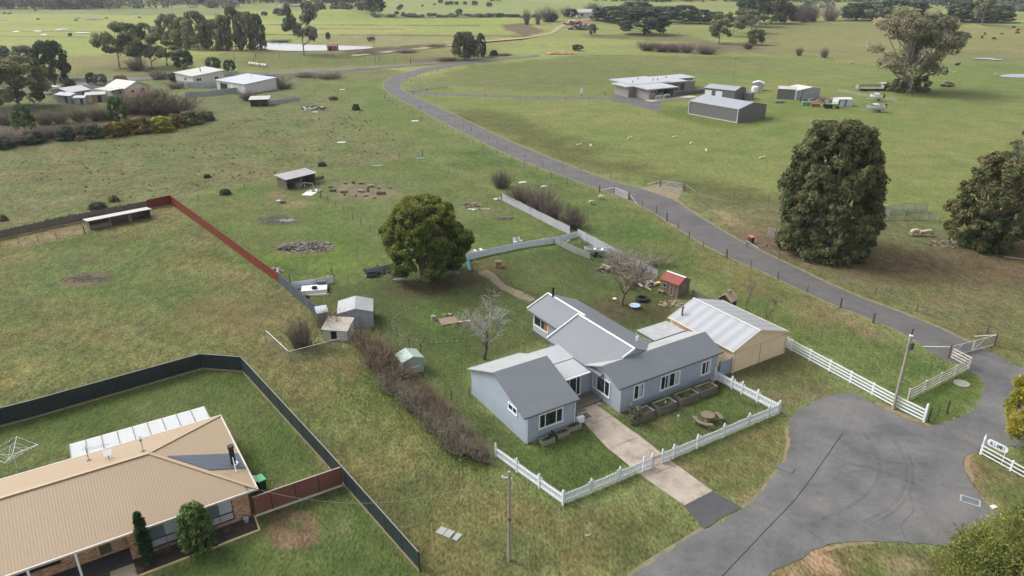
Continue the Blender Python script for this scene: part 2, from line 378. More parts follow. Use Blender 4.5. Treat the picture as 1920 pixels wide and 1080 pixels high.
# dry paddock right
reg([(1265, 362), (1440, 384), (1700, 412), (2400, 470), (2400, 780), (1920, 690), (1800, 634), (1560, 532), (1400, 462), (1290, 396)], (120, 113, 80), (112, 114, 72), 9, 3, 0.6)
reg([(1330, 412), (1430, 440), (1560, 488), (1700, 480), (1900, 440), (2100, 470), (2100, 530), (1700, 540), (1500, 505), (1380, 456)], (118, 104, 80), (112, 100, 74), 6, 2, 0.6)
reg([(1335, 395), (1375, 398), (1390, 424), (1350, 424)], (150, 134, 104), None, 3, 1.2, 0.4)
reg([(1400, 470), (1540, 520), (1700, 570), (1660, 580), (1500, 520)], (104, 112, 62), (116, 112, 74), 4, 1.5, 0.5)
reg([(1700, 575), (1920, 640), (1920, 700), (1800, 640)], (110, 112, 66), (120, 114, 76), 5, 2, 0.6)
# left paddock
reg([(-700, 600), (0, 440), (320, 376), (560, 540), (640, 650), (860, 830), (1050, 960), (1340, 985), (1180, 1085), (780, 1100), (640, 880), (456, 690), (380, 680), (0, 775), (-700, 950)], (117, 113, 74), (104, 113, 62), 9, 2, 0.75)
reg([(0, 500), (150, 470), (330, 480), (330, 560), (160, 560), (0, 560)], (100, 114, 60), (116, 116, 72), 10, 6, 0.6)
reg([(330, 400), (560, 550), (600, 620), (520, 600), (430, 560), (330, 470)], (124, 116, 80), (110, 112, 66), 5, 3, 0.9)
reg([(0, 660), (240, 640), (440, 640), (440, 672), (370, 664), (0, 760)], (110, 116, 64), (120, 118, 74), 5, 3, 0.8)
reg([(560, 690), (700, 700), (900, 860), (840, 900), (700, 800)], (100, 110, 58), (112, 108, 66), 4, 2, 0.9)
reg([(640, 650), (720, 720), (820, 800), (960, 900), (930, 905), (790, 820), (660, 700)], (92, 106, 50), (102, 110, 56), 3, 1, 1.0)
reg([(680, 860), (960, 930), (1060, 960), (1330, 985), (1190, 1085), (790, 1100)], (100, 107, 60), (114, 110, 70), 4, 2, 0.5)
reg([(118, 518), (150, 512), (205, 512), (214, 522), (160, 536), (112, 532)], (92, 86, 70), (120, 112, 86), 2, 0.7, 0.6)
reg([(0, 440), (150, 410), (330, 380), (330, 400), (160, 440), (0, 470)], (142, 128, 98), (124, 118, 82), 4, 1.5, 0.8)
# the lot
reg([(320, 376), (790, 290), (1090, 440), (900, 486), (740, 512), (560, 540)], (103, 118, 60), (112, 118, 66), 8, 1, 0.3)
reg([(540, 340), (660, 320), (800, 330), (960, 400), (900, 440), (700, 400), (600, 360)], (112, 120, 70), (104, 116, 62), 7, 4, 0.3)
reg([(470, 480), (640, 430), (730, 490), (620, 530), (540, 520)], (110, 126, 56), (100, 116, 54), 6, 3, 0.3)
reg([(560, 548), (740, 512), (900, 486), (1090, 446), (1240, 530), (1270, 560), (1240, 620), (1000, 640), (880, 690), (940, 870), (840, 800), (640, 640)], (86, 98, 52), (96, 106, 58), 6, 1, 0.2)
reg([(740, 520), (830, 516), (900, 510), (930, 530), (830, 548), (740, 540)], (86, 84, 56), (92, 82, 62), 3, 2, 0.3)
reg([(1140, 570), (1240, 582), (1240, 612), (1160, 612), (1090, 580)], (94, 82, 62), (88, 88, 54), 3, 2, 0.3)
reg([(1110, 555), (1200, 560), (1200, 580), (1130, 580)], (98, 90, 68), (90, 92, 56), 2, 2, 0.3)
reg([(768, 588), (830, 572), (880, 590), (900, 625), (840, 625), (780, 612)], (80, 102, 46), (92, 108, 54), 4, 1.5, 0.4)
reg([(870, 745), (990, 835), (1060, 800), (1090, 780), (1180, 862), (1055, 945), (930, 858)], (84, 100, 48), (92, 106, 54), 4, 0.8, 0.25)
reg([(1100, 775), (1160, 780), (1350, 712), (1460, 765), (1240, 868), (1170, 830)], (88, 102, 52), (96, 106, 58), 4, 0.8, 0.25)
reg([(1160, 776), (1345, 716), (1350, 722), (1180, 788)], (92, 84, 62), (88, 94, 56), 2, 0.5, 0.3)
reg([(1345, 705), (1480, 660), (1600, 736), (1490, 780), (1460, 765)], (104, 112, 60), (116, 116, 72), 4, 1, 0.3)
reg([(1430, 730), (1560, 725), (1600, 738), (1520, 755), (1480, 775), (1450, 752)], (118, 110, 80), (108, 112, 64), 3, 1.5, 0.2)
reg([(1240, 872), (1460, 780), (1482, 800), (1482, 840), (1440, 895), (1390, 950), (1330, 920)], (106, 112, 62), (118, 112, 74), 3, 0.8, 0.4)
reg([(1380, 935), (1440, 905), (1484, 830), (1490, 846), (1450, 912), (1400, 958)], (138, 122, 94), (122, 112, 80), 2, 0.5, 0.2)
# brick house garden
reg([(-700, 970), (0, 800), (380, 692), (456, 698), (610, 870), (640, 915), (480, 968), (0, 1200), (-700, 1300)], (90, 106, 52), (104, 112, 62), 5, 0.5, 0.12)
reg([(480, 970), (642, 915), (800, 1085), (790, 1300), (200, 1300), (260, 1090), (486, 996)], (84, 100, 50), (98, 110, 56), 4, 0.5, 0.2)
reg([(500, 978), (530, 962), (575, 958), (592, 975), (588, 992), (600, 1004), (575, 1026), (515, 1032), (498, 1004)], (116, 98, 78), (128, 108, 86), 2, 0.5, 0.1)
reg([(520, 980), (560, 972), (580, 988), (540, 998)], (96, 98, 58), None, 2, 0.5, 0.1)
reg([(615, 985), (640, 975), (650, 1000), (620, 1010)], (122, 120, 92), (100, 108, 60), 1.5, 0.8, 0.1)
# cul-de-sac verges
reg([(1400, 1085), (1540, 1024), (1640, 1016), (1830, 1036), (1920, 1085), (1900, 1300), (1300, 1300)], (110, 110, 66), (124, 112, 80), 3, 0.8, 0.5)
reg([(1440, 1090), (1500, 1050), (1545, 1022), (1560, 1040), (1500, 1090)], (164, 136, 106), (140, 120, 90), 2, 0.6, 0.1)
reg([(1840, 845), (1812, 862), (1810, 890), (1850, 950), (1910, 992), (2100, 1050), (2100, 880), (1920, 860)], (100, 112, 58), (112, 112, 66), 3, 0.8, 0.5)
reg([(1808, 856), (1830, 850), (1850, 890), (1850, 945), (1905, 988), (1880, 985), (1830, 930)], (150, 128, 98), (120, 112, 78), 2, 0.5, 0.2)
reg([(1690, 770), (1816, 695), (1842, 715), (1843, 740), (1800, 780), (1742, 798)], (88, 108, 50), (98, 112, 56), 3, 0.5, 0.4)
reg([(1640, 752), (1735, 792), (1742, 802), (1700, 790), (1655, 772)], (138, 116, 92), (120, 108, 80), 1.5, 0.4, 0.2)
reg([(1600, 1050), (1640, 1030), (1690, 1040), (1640, 1075)], (104, 118, 56), None, 2, 1.0, 0.4)
# worn spots
for (cx, cy, rx, ry, c) in ((675, 356, 52, 14, (142, 130, 104)), (526, 413, 34, 9, (92, 92, 74)), (572, 462, 46, 13, (126, 112, 88)), (552, 382, 28, 10, (132, 124, 92)), (520, 365, 16, 5, (150, 130, 104)),
                            (1270, 766, 16, 5, (128, 108, 84)), (1238, 797, 22, 8, (118, 112, 74)), (905, 500, 60, 12, (120, 106, 78)), (1265, 548, 28, 10, (138, 126, 90)), (1480, 700, 60, 16, (114, 116, 66)),
                            (640, 690, 50, 10, (132, 112, 88)), (1066, 990, 14, 6, (146, 126, 102)), (1104, 1003, 8, 4, (190, 168, 150)), (1285, 870, 14, 4, (140, 130, 110)), (1540, 745, 30, 8, (132, 120, 96)),
                            (1690, 1052, 34, 9, (168, 146, 120)), (1530, 1050, 30, 14, (178, 148, 120)), (1865, 942, 14, 8, (170, 150, 124)), (870, 604, 30, 8, (100, 94, 68)), (430, 585, 120, 30, (118, 112, 76))):
    reg([(cx + rx * math.cos(t * math.pi / 7), cy + ry * math.sin(t * math.pi / 7)) for t in range(14)], c, tuple(int(v * 0.9) for v in c), 1.5, 0.9 if rx < 45 else 2, 0.2)

for (pa, pb, wd) in (((752, 812), (832, 868), 1.0), ((690, 822), (800, 905), 1.2), ((560, 700), (640, 770), 1.5), ((880, 925), (990, 1000), 1.2), ((60, 560), (330, 640), 2.0), ((60, 575), (330, 655), 2.0), ((640, 250), (760, 300), 1.0), ((1440, 128), (1660, 140), 1.0), ((900, 150), (1140, 168), 1.2)):
    reg([(pa[0], pa[1] - wd), (pb[0], pb[1] - wd), (pb[0], pb[1] + wd), (pa[0], pa[1] + wd)], (130, 126, 86), (118, 118, 76), 2, 0.5, 0.3)
def pip(x, y, poly):
    inside = np.zeros(x.shape, bool); n = len(poly)
    for i in range(n):
        x1, y1 = poly[i]; x2, y2 = poly[(i + 1) % n]
        if y1 == y2: continue
        c = ((y1 > y) != (y2 > y)) & (x < (x2 - x1) * (y - y1) / (y2 - y1) + x1)
        inside ^= c
    return inside
def build_ground():
    rs = [0.0, 8.0, 16.0, 22.0]; r = 22.0
    while r < 2900:
        r *= 1.0062 if r < 330 else 1.010; rs.append(r)
    ang = list(np.arange(-180, -50, 5.0)) + list(np.arange(-50, 50.01, 0.19)) + list(np.arange(54, 180, 5.0))
    rs = np.array(rs); A = np.radians(np.array(ang)); nr, na = len(rs), len(A)
    RR, AA = np.meshgrid(rs, A, indexing='ij'); X = (RR * np.sin(AA)).ravel(); Y = (RR * np.cos(AA)).ravel()
    Z = terr(X, Y)
    # small unevenness of pasture, none close to the houses and roads
    am = np.clip((np.hypot(X, Y) - 210) / 200, 0, 1); Z = Z + am * (fbm(X / 60, Y / 60, 5, 3) - 0.5) * 0.9 * np.where(np.hypot(X, Y) > 400, 1, 0.3)
    col = np.tile(g(126, 136, 78), (X.size, 1)); al = np.full(X.size, 0.3)
    rng = np.random.RandomState(3)
    wx0 = (fbm(X / 3.1, Y / 3.1, 71) - 0.5); wy0 = (fbm(X / 3.1, Y / 3.1, 91) - 0.5)
    wx1 = (fbm(X / 14, Y / 14, 72) - 0.5); wy1 = (fbm(X / 14, Y / 14, 92) - 0.5)
    for k, (pts, a, b, drift, fe, tus) in enumerate(REG):
        poly = [(at(x, max(y, -22)).x, at(x, max(y, -22)).y) for x, y in pts]
        xs = [p[0] for p in poly]; ys = [p[1] for p in poly]; m = 4 * fe + 2
        sel = np.nonzero((X > min(xs) - m) & (X < max(xs) + m) & (Y > min(ys) - m) & (Y < max(ys) + m))[0]
        if not sel.size: continue
        x, y = X[sel], Y[sel]; cov = np.zeros(sel.size); q = 10
        wx = wx0[sel] * fe * 2.2 + wx1[sel] * fe * 2.6; wy = wy0[sel] * fe * 2.2 + wy1[sel] * fe * 2.6
        for j in range(q):
            t = 2.399963 * j; rr = fe * math.sqrt((j + 0.5) / q)
            cov += pip(x + wx + rr * math.cos(t), y + wy + rr * math.sin(t), poly)
        cov /= q
        d = np.clip((fbm(x / drift, y / drift, 200 + k, 4) - 0.33) / 0.34, 0, 1)[:, None]
        c = a * (1 - d) + b * d
        col[sel] = col[sel] * (1 - cov[:, None]) + c * cov[:, None]; al[sel] = al[sel] * (1 - cov) + tus * cov
    # patches of dry and lush growth everywhere
    dl = np.clip((fbm(X / 5.0, Y / 5.0, 41, 5) - 0.5) * 3.3, -1, 1)[:, None] * (0.35 + 0.65 * al[:, None])
    dry = np.array([1.22, 1.06, 1.10]); lush = np.array([0.80, 0.95, 0.72])
    col = col * np.where(dl > 0, 1 + (dry - 1) * dl, 1 + (lush - 1) * (-dl))
    far = np.clip((np.hypot(X, Y) - 120) / 200, 0, 1)[:, None]
    d2 = np.clip((fbm(X / 90, Y / 22, 55, 4) - 0.5) * 3, -1, 1)[:, None] * far
    col = col * (1 + d2 * np.array([0.10, 0.06, 0.05]))
    me = bpy.data.meshes.new('ground')
    idx = np.arange(nr * na).reshape(nr, na); a0 = idx[:-1, :]; a1 = idx[1:, :]
    q = np.stack([a0, np.roll(a0, -1, 1), np.roll(a1, -1, 1), a1], -1).reshape(-1, 4)[:, ::-1]
    me.vertices.add(nr * na); me.vertices.foreach_set('co', np.stack([X, Y, Z], 1).astype(np.float32).ravel())
    me.loops.add(q.size); me.loops.foreach_set('vertex_index', q.astype(np.int32).ravel())
    me.polygons.add(len(q)); me.polygons.foreach_set('loop_start', np.arange(0, q.size, 4, dtype=np.int32)); me.polygons.foreach_set('use_smooth', np.ones(len(q), bool))
    at_ = me.attributes.new('Col', 'FLOAT_COLOR', 'POINT'); at_.data.foreach_set('color', np.concatenate([col, al[:, None]], 1).astype(np.float32).ravel())
    me.update(calc_edges=True); me.validate()
    m, n, p = _new('grassland')
    A_ = n.nodes.new('ShaderNodeAttribute'); A_.attribute_name = 'Col'
    tc = n.nodes.new('ShaderNodeTexCoord'); co = tc.outputs['Object']
    st = N(n, 'ShaderNodeMapping'); st.inputs['Scale'].default_value = (1.0, 0.55, 1); st.inputs['Rotation'].default_value = (0, 0, 0.5); n.links.new(co, st.inputs[0])
    f1 = noise(n, st.outputs[0], 4.5, 3, 0.65); f2 = noise(n, st.outputs[0], 1.1, 5, 0.7); f3 = noise(n, co, 0.16, 4, 0.6)
    def amp(base, k):      # contrast grows with the tussock value
        x = N(n, 'ShaderNodeMath', operation='MULTIPLY_ADD'); n.links.new(A_.outputs['Alpha'], x.inputs[0]); x.inputs[1].default_value = k; x.inputs[2].default_value = base; return x.outputs[0]
    def contrast(f, a):    # 1 + (f-.5)*a
        s = N(n, 'ShaderNodeMath', operation='SUBTRACT'); n.links.new(f, s.inputs[0]); s.inputs[1].default_value = 0.5
        x = N(n, 'ShaderNodeMath', operation='MULTIPLY_ADD'); n.links.new(s.outputs[0], x.inputs[0]); n.links.new(a, x.inputs[1]); x.inputs[2].default_value = 1.0; return x.outputs[0]
    c = mul(n, A_.outputs['Color'], contrast(f1, amp(1.9, 1.0))); c = mul(n, c, contrast(f2, amp(1.15, 1.2))); c = mul(n, c, contrast(f3, amp(0.6, 0.5)))
    # scattered darker tufts in the rough pasture
    tf = noise(n, st.outputs[0], 0.75, 5, 0.75); tm = N(n, 'ShaderNodeMath', operation='MULTIPLY'); n.links.new(ramp(n, tf, 0.56, 0.66), tm.inputs[0]); n.links.new(amp(-0.15, 0.6), tm.inputs[1]); tm.use_clamp = True
    c = mixc(n, tm.outputs[0], c, mul(n, c, ramp(n, f1, 0.2, 0.8, 0.35, 0.75)))
    n.links.new(c, p.inputs['Base Color']); p.inputs['Roughness'].default_value = 0.95; p.inputs['Specular IOR Level'].default_value = 0.08
    hh = N(n, 'ShaderNodeMath', operation='MULTIPLY_ADD'); n.links.new(f2, hh.inputs[0]); hh.inputs[1].default_value = 1.6; n.links.new(f1, hh.inputs[2])
    bump(n, p, hh.outputs[0], 0.16, 0.85)
    me.materials.append(m); o = obj('ground', me); struct(o); return o
ground = build_ground()

# ---------------------------------------------------------------- roads, paths, water: sheets just above the land
def ragged(pts, amp=0.12, step=0.7, seed=1, close=True):
    rnd = random.Random(seed); out = []; n = len(pts)
    for i in range(n if close else n - 1):
        p, q = pts[i], pts[(i + 1) % n]; L = (q - p).length; k = max(1, int(L / step))
        d = (q - p).normalized() if L > 1e-6 else Vector((1, 0, 0)); s = Vector((-d.y, d.x, 0))
        for j in range(k):
            out.append(p + d * (L * j / k) + s * (rnd.uniform(-amp, amp) if j else rnd.uniform(-amp, amp) * 0.5))
    return out
def smooth(pts, it=2):
    for _ in range(it):
        o = []; n = len(pts)
        for i in range(n):
            p, q = pts[i], pts[(i + 1) % n]; o += [p * 0.75 + q * 0.25, p * 0.25 + q * 0.75]
        pts = o
    return pts
def sheet(name, px, m, z=0.02, amp=0.12, step=0.7, seed=1, sm=0, thick=0.0):
    pts = [gp(x, y) for x, y in px]; 
    if sm: pts = smooth(pts, sm)
    pts = ragged(pts, amp, step, seed) if amp else pts
    b = MB(); b.poly([(p.x, p.y, float(terr(p.x, p.y)) + z) for p in pts])
    if thick:
        n = len(pts)
        for i in range(n):
            p, q = pts[i], pts[(i + 1) % n]; b.face([(p.x, p.y, z), (q.x, q.y, z), (q.x, q.y, -0.02), (p.x, p.y, -0.02)])
    return struct(b.build(name, m))
def asphaltmat(name, c, c2):
    if name in MATS: return MATS[name]
    m, n, p = _new(name); tc = n.nodes.new('ShaderNodeTexCoord'); co = tc.outputs['Object']
    a = noise(n, co, 0.22, 5, 0.65); b = noise(n, co, 9, 2, 0.6); d = noise(n, co, 0.9, 5, 0.7)
    cc = mixc(n, ramp(n, a, 0.36, 0.62), tuple(c), tuple(c2)); cc = mul(n, cc, ramp(n, b, 0.25, 0.75, 0.82, 1.18)); cc = mul(n, cc, ramp(n, d, 0.3, 0.7, 0.91, 1.09))
    n.links.new(cc, p.inputs['Base Color']); p.inputs['Roughness'].default_value = 0.85; p.inputs['Specular IOR Level'].default_value = 0.25
    bump(n, p, b, 0.01); MATS[name] = m; return m
ASPH = asphaltmat('asphalt', S(99, 99, 100, GK), S(124, 123, 122, GK)); ASPH2 = asphaltmat('asphalt_lane', S(95, 94, 95, GK), S(110, 108, 107, GK))
NEWA = asphaltmat('asphalt_fresh', S(84, 85, 88, GK), S(92, 92, 94, GK)); CONC = mat('concrete', S(184, 172, 158, GK), 0.9, 0.18, 0.9, S(146, 134, 120, GK))
GRAV = mat('gravel', S(150, 136, 112, GK), 0.95, 0.25, 1.5, S(120, 112, 84, GK), bmp=0.04); TRACK = mat('track_dirt', S(176, 160, 124, GK), 0.95, 0.2, 0.8, S(140, 136, 90, GK))
lane_l = [(1010, 103), (930, 109), (870, 115), (790, 128), (740, 142), (722, 153), (720, 163), (730, 173), (745, 183), (775, 198), (820, 223), (870, 248), (925, 276), (980, 301), (1040, 323), (1100, 345), (1165, 369), (1210, 389), (1255, 416), (1300, 446), (1345, 471), (1400, 496), (1450, 518), (1500, 542), (1560, 569), (1620, 593), (1680, 618), (1720, 641), (1765, 673), (1800, 686)]
lane_r = [(1010, 106.5), (930, 113), (880, 120), (800, 135), (766, 147), (750, 158), (751, 167), (762, 175), (800, 192), (850, 216), (910, 245), (965, 270), (1030, 297), (1100, 324), (1160, 344), (1212, 357), (1262, 374), (1290, 394), (1330, 419), (1380, 449), (1430, 474), (1490, 502), (1550, 531), (1620, 561), (1690, 587), (1750, 611), (1800, 635), (1850, 659), (1885, 679), (1912, 700)]
lane = sheet('lane', lane_l + lane_r[::-1], ASPH2, 0.02, 0.1, 0.8, 3)
road = sheet('road', [(1790, 676), (1816, 697), (1838, 709), (1845, 725), (1842, 745), (1828, 766), (1800, 783), (1765, 795), (1742, 800), (1715, 792), (1690, 782), (1640, 758), (1598, 735), (1560, 742), (1520, 756), (1492, 772), (1478, 790), (1480, 815), (1484, 835), (1476, 858), (1455, 885), (1425, 925), (1396, 952), (1360, 975), (1320, 993), (1280, 1018), (1230, 1048), (1180, 1085), (1120, 1130), (1400, 1130), (1440, 1080), (1490, 1052), (1530, 1030), (1552, 1022), (1590, 1017), (1640, 1015), (1700, 1018), (1760, 1024), (1826, 1038), (1890, 1050), (2000, 1040), (1960, 1005), (1905, 990), (1870, 968), (1842, 935), (1820, 905), (1808, 880), (1806, 862), (1816, 851), (1840, 842), (1900, 836), (2060, 850), (2060, 700), (1912, 690), (1880, 672), (1850, 655)], ASPH, 0.028, 0.14, 0.5, 5)
sheet('asphalt_patch', [(1283, 948), (1335, 921), (1362, 935), (1392, 953), (1318, 992)], NEWA, 0.034, 0.1, 0.6, 7)
struct(sheet('concrete_drive', [(1077, 772), (1108, 752), (1150, 782), (1200, 818), (1250, 858), (1336, 921), (1283, 948), (1200, 890), (1136, 838)], CONC, 0.024, 0.03, 1.5, 9))
sheet('paddock_track', [(758, 168), (800, 173), (900, 178), (1000, 180), (1140, 183), (1160, 177), (1240, 192), (1240, 210), (1180, 196), (1140, 187), (1000, 183.5), (900, 181.5), (800, 178), (770, 176)], ASPH2, 0.02, 0.15, 2, 11)
sheet('gate_apron', [(1178, 357), (1240, 345), (1282, 355), (1268, 378), (1230, 368)], GRAV, 0.016, 0.2, 0.8, 12)
sheet('far_road', [(555, 134), (700, 125), (815, 117), (832, 118.5), (700, 129), (560, 138), (480, 142), (390, 142), (390, 138), (480, 138)], ASPH, 0.12, 0.2, 4, 13)
sheet('far_road', [(60, 152), (140, 148.5), (270, 146), (330, 144), (330, 147), (270, 150), (140, 155), (60, 158)], ASPH, 0.12, 0.2, 4, 14)
sheet('hill_track', [(660, 103.5), (740, 95), (830, 86), (900, 77.5), (985, 70.5), (1030, 62), (1042, 52), (1062, 42), (1074, 37), (1080, 39), (1066, 45), (1050, 54), (1036, 64), (985, 73), (900, 80), (830, 89), (740, 98.5), (660, 107)], TRACK, 0.25, 0.3, 3, 15)
sheet('garden_path', [(895, 512), (912, 505), (925, 512), (950, 535), (985, 551), (1004, 562), (992, 566), (965, 556), (935, 540), (912, 520)], GRAV, 0.016, 0.15, 0.6, 16)
WATER, n_, p_ = _new('pond_water'); p_.inputs['Base Color'].default_value = S(150, 158, 166, 0.5); p_.inputs['Roughness'].default_value = 0.12; p_.inputs['Specular IOR Level'].default_value = 0.4
sheet('pond', [(478, 80), (520, 81), (560, 84), (640, 86.5), (690, 88), (702, 91), (650, 95), (600, 96), (540, 96.5), (510, 95), (490, 91), (476, 86)], WATER, 0.25, 0.5, 3, 17)
sheet('pond', [(1872, 142), (1895, 139.5), (1960, 138), (1960, 147), (1900, 146), (1880, 145)], WATER, 0.15, 0.3, 3, 18)
for i, (x, y, wd) in enumerate(((175, 36.5, 20), (120, 55.5, 11), (155, 62, 16), (70, 59, 9), (30, 60, 8), (6, 38, 11), (-14, 46, 12), (82, 66, 7), (540, 12, 26), (1845, 111, 22), (1868, 113, 12), (146, 34, 6), (108, 57, 6))):
    sheet('puddle', [(x + wd * math.cos(t), y + max(1.0, wd * 0.07) * math.sin(t)) for t in [k * math.pi / 6 for k in range(12)]], WATER, 0.3, 0.3, 4, 20 + i)
# stains left by turning tyres, and the sawn joint across the seal
TYRE, n_, p_ = _new('tyre_rubber_stain'); p_.inputs['Base Color'].default_value = S(86, 86, 88, GK); p_.inputs['Roughness'].default_value = 0.8
tr_ = n_.nodes.new('ShaderNodeBsdfTransparent'); ms_ = n_.nodes.new('ShaderNodeMixShader'); tc_ = n_.nodes.new('ShaderNodeTexCoord')
n_.links.new(ramp(n_, noise(n_, tc_.outputs['Object'], 0.9, 5, 0.7), 0.35, 0.7, 0.0, 0.2), ms_.inputs[0]); n_.links.new(tr_.outputs[0], ms_.inputs[1]); n_.links.new(p_.outputs[0], ms_.inputs[2]); n_.links.new(ms_.outputs[0], n_.nodes['Material Output'].inputs[0])
def strip(name, px, wd, m, z):
    P = [gp(x, y) for x, y in px]; b = MB(); c = []
    for i in range(len(P) - 1):                 # Catmull-Rom
        p0 = P[max(i - 1, 0)]; p1 = P[i]; p2 = P[i + 1]; p3 = P[min(i + 2, len(P) - 1)]
        for k in range(8):
            t = k / 8; c.append(0.5 * ((2 * p1) + (p2 - p0) * t + (2 * p0 - 5 * p1 + 4 * p2 - p3) * t * t + (3 * p1 - p0 - 3 * p2 + p3) * t ** 3))
    c.append(P[-1]); L = []
    for i, p in enumerate(c):
        d = (c[min(i + 1, len(c) - 1)] - c[max(i - 1, 0)]).normalized(); s = Vector((-d.y, d.x, 0)) * wd / 2
        L.append((p + s, p - s))
    for i in range(len(L) - 1):
        a, b_, c_, d_ = L[i][0], L[i][1], L[i + 1][1], L[i + 1][0]; b.face([(q.x, q.y, z) for q in (a, b_, c_, d_)])
    return struct(b.build(name, m))
for k, (px, wd) in enumerate((([(1620, 980), (1670, 950), (1695, 915), (1700, 880), (1690, 850), (1672, 820)], 0.3), ([(1632, 985), (1682, 955), (1706, 920), (1711, 880), (1702, 850)], 0.25),
                             ([(1540, 975), (1600, 945), (1640, 910), (1648, 870), (1635, 835), (1618, 812)], 0.3), ([(1555, 865), (1640, 880), (1700, 900), (1750, 930)], 0.35),
                             ([(1530, 845), (1600, 870), (1680, 895), (1720, 912)], 0.25), ([(1560, 900), (1600, 885), (1640, 885)], 0.3), ([(1640, 860), (1700, 870), (1760, 868)], 0.3), ([(1680, 868), (1720, 880), (1745, 900)], 0.25))):
    strip('tyre_mark', px, wd, TYRE, 0.034 + 0.002 * k)
JOINT = mat('joint_dark', S(70, 70, 72, GK), 0.9)
strip('road_joint', [(1350, 1085), (1440, 990), (1500, 925), (1580, 812)], 0.05, JOINT, 0.052)
# gravelly edge of the lane
EDGE = mat('verge_grit', S(140, 130, 108, GK), 0.95, 0.25, 1.2, S(116, 114, 78, GK))
strip('lane_edge', [(x + 2, y - 1.5) for x, y in lane_r[3:-2]], 0.5, EDGE, 0.012)
strip('lane_edge', [(x - 1, y + 1) for x, y in lane_l[3:-2]], 0.4, EDGE, 0.013)
strip('road_edge', [(1180, 1082), (1230, 1047), (1280, 1017), (1320, 992)], 0.55, EDGE, 0.012)
strip('road_edge', [(1392, 953), (1425, 926), (1456, 885), (1478, 858)], 0.4, EDGE, 0.012)
strip('road_crack', [(1552, 1024), (1520, 998), (1490, 978), (1455, 958), (1430, 948)], 0.022, JOINT, 0.05)
strip('road_crack', [(1700, 1016), (1690, 985), (1712, 960), (1705, 930)], 0.016, JOINT, 0.05)
for k, (px, wd) in enumerate((([(1149, 839), (1196, 820)], 0.04), ([(1231, 887), (1272, 871)], 0.04), ([(1105, 797), (1150, 779)], 0.035), ([(1120, 772), (1195, 826), (1262, 876)], 0.03))): strip('drive_joint', px, wd, mat('drive_joint', S(112, 102, 90, GK), 0.9), 0.03 + 0.002 * k)
MUDM = mat('verge_dirt', S(150, 132, 104, GK), 0.95, 0.25, 1.2, S(126, 116, 80, GK))
for k, (px, a_) in enumerate((([(1542, 1026), (1590, 1018), (1640, 1016), (1640, 1021), (1590, 1024), (1552, 1034)], .12), ([(1843, 842), (1818, 850), (1808, 862), (1811, 884), (1822, 905), (1828, 900), (1818, 876), (1820, 858)], .1), ([(1640, 757), (1690, 781), (1742, 799), (1742, 794), (1690, 774), (1645, 752)], .08), ([(1476, 800), (1483, 835), (1474, 860), (1466, 872), (1474, 838), (1471, 806)], .08))): sheet('verge_dirt', px, MUDM, 0.006 + 0.001 * k, a_, 0.4, 60 + k)
# ================================================================ BUILDINGS
WHITE = mat('white_paint', S(226, 228, 230, 0.86), 0.45, 0.05, 1.5); GLASS = glassmat('window_glass'); CURT = mat('curtain_cloth', S(176, 184, 192, 0.8), 0.9, 0.1, 2.0)
WBOARD = ribmat('weatherboard_blue_grey', S(172, 183, 197, 0.86), 0.16, 0.022, 0.6, 0.06, 0.34, 'Y', True, vs=0.7)
ROOFG = ribmat('roof_slate_grey', S(120, 125, 132, 0.64), 0.152, 0.005, 0.5, 0.07, 0.10, 'X', vs=0.35, spec=0.5)
TRIMD = mat('gutter_grey', S(92, 97, 104, 0.8), 0.5, 0.06); ZINC = ribmat('zincalume', S(196, 199, 204, 0.6), 0.19, 0.02, 0.38, 0.10, 0.12, 'X', col2=S(176, 178, 180, 0.6), spec=0.5, vs=0.25)
BEIGE = ribmat('beige_cladding', S(226, 202, 168, 0.95), 0.2, 0.02, 0.55, 0.06, 0.16, 'X', vs=0.5); BEIGET = mat('beige_trim', S(214, 198, 172, 0.85), 0.5, 0.06)
DGREY = ribmat('shed_grey_cladding', S(112, 112, 113, 0.7), 0.2, 0.015, 0.55, 0.06, 0.12, 'X'); LGREY = ribmat('shed_light_roof', S(176, 181, 190, 0.56), 0.2, 0.015, 0.42, 0.05, 0.08, 'X', spec=0.45)
GALV = ribmat('galvanised_iron', S(178, 182, 187, 0.72), 0.076, 0.016, 0.5, 0.12, 0.16, 'X', col2=S(140, 132, 124, 0.7), spec=0.45, vs=0.7); RUST = ribmat('rusty_iron', S(168, 158, 148, 0.7), 0.076, 0.016, 0.7, 0.16, 0.15, 'X', col2=S(118, 98, 84, 0.7), vs=0.9)
WOODG = ribmat('grey_timber', S(128, 120, 112, 0.75), 0.14, 0.012, 0.9, 0.2, 0.3, 'X', col2=S(98, 90, 82, 0.7), spec=0.1, vs=1.2); WOODB = mat('weathered_timber', S(150, 138, 120, 0.75), 0.9, 0.2, 2.0, S(110, 100, 88, 0.7), streak=False)
DARK = mat('dark_interior', S(40, 38, 38), 0.95, 0.3, 1.0); BLACK = mat('black_paint', S(38, 40, 43), 0.5, 0.1); STUMP = mat('stump_base', S(110, 104, 96, 0.6), 0.95, 0.2)
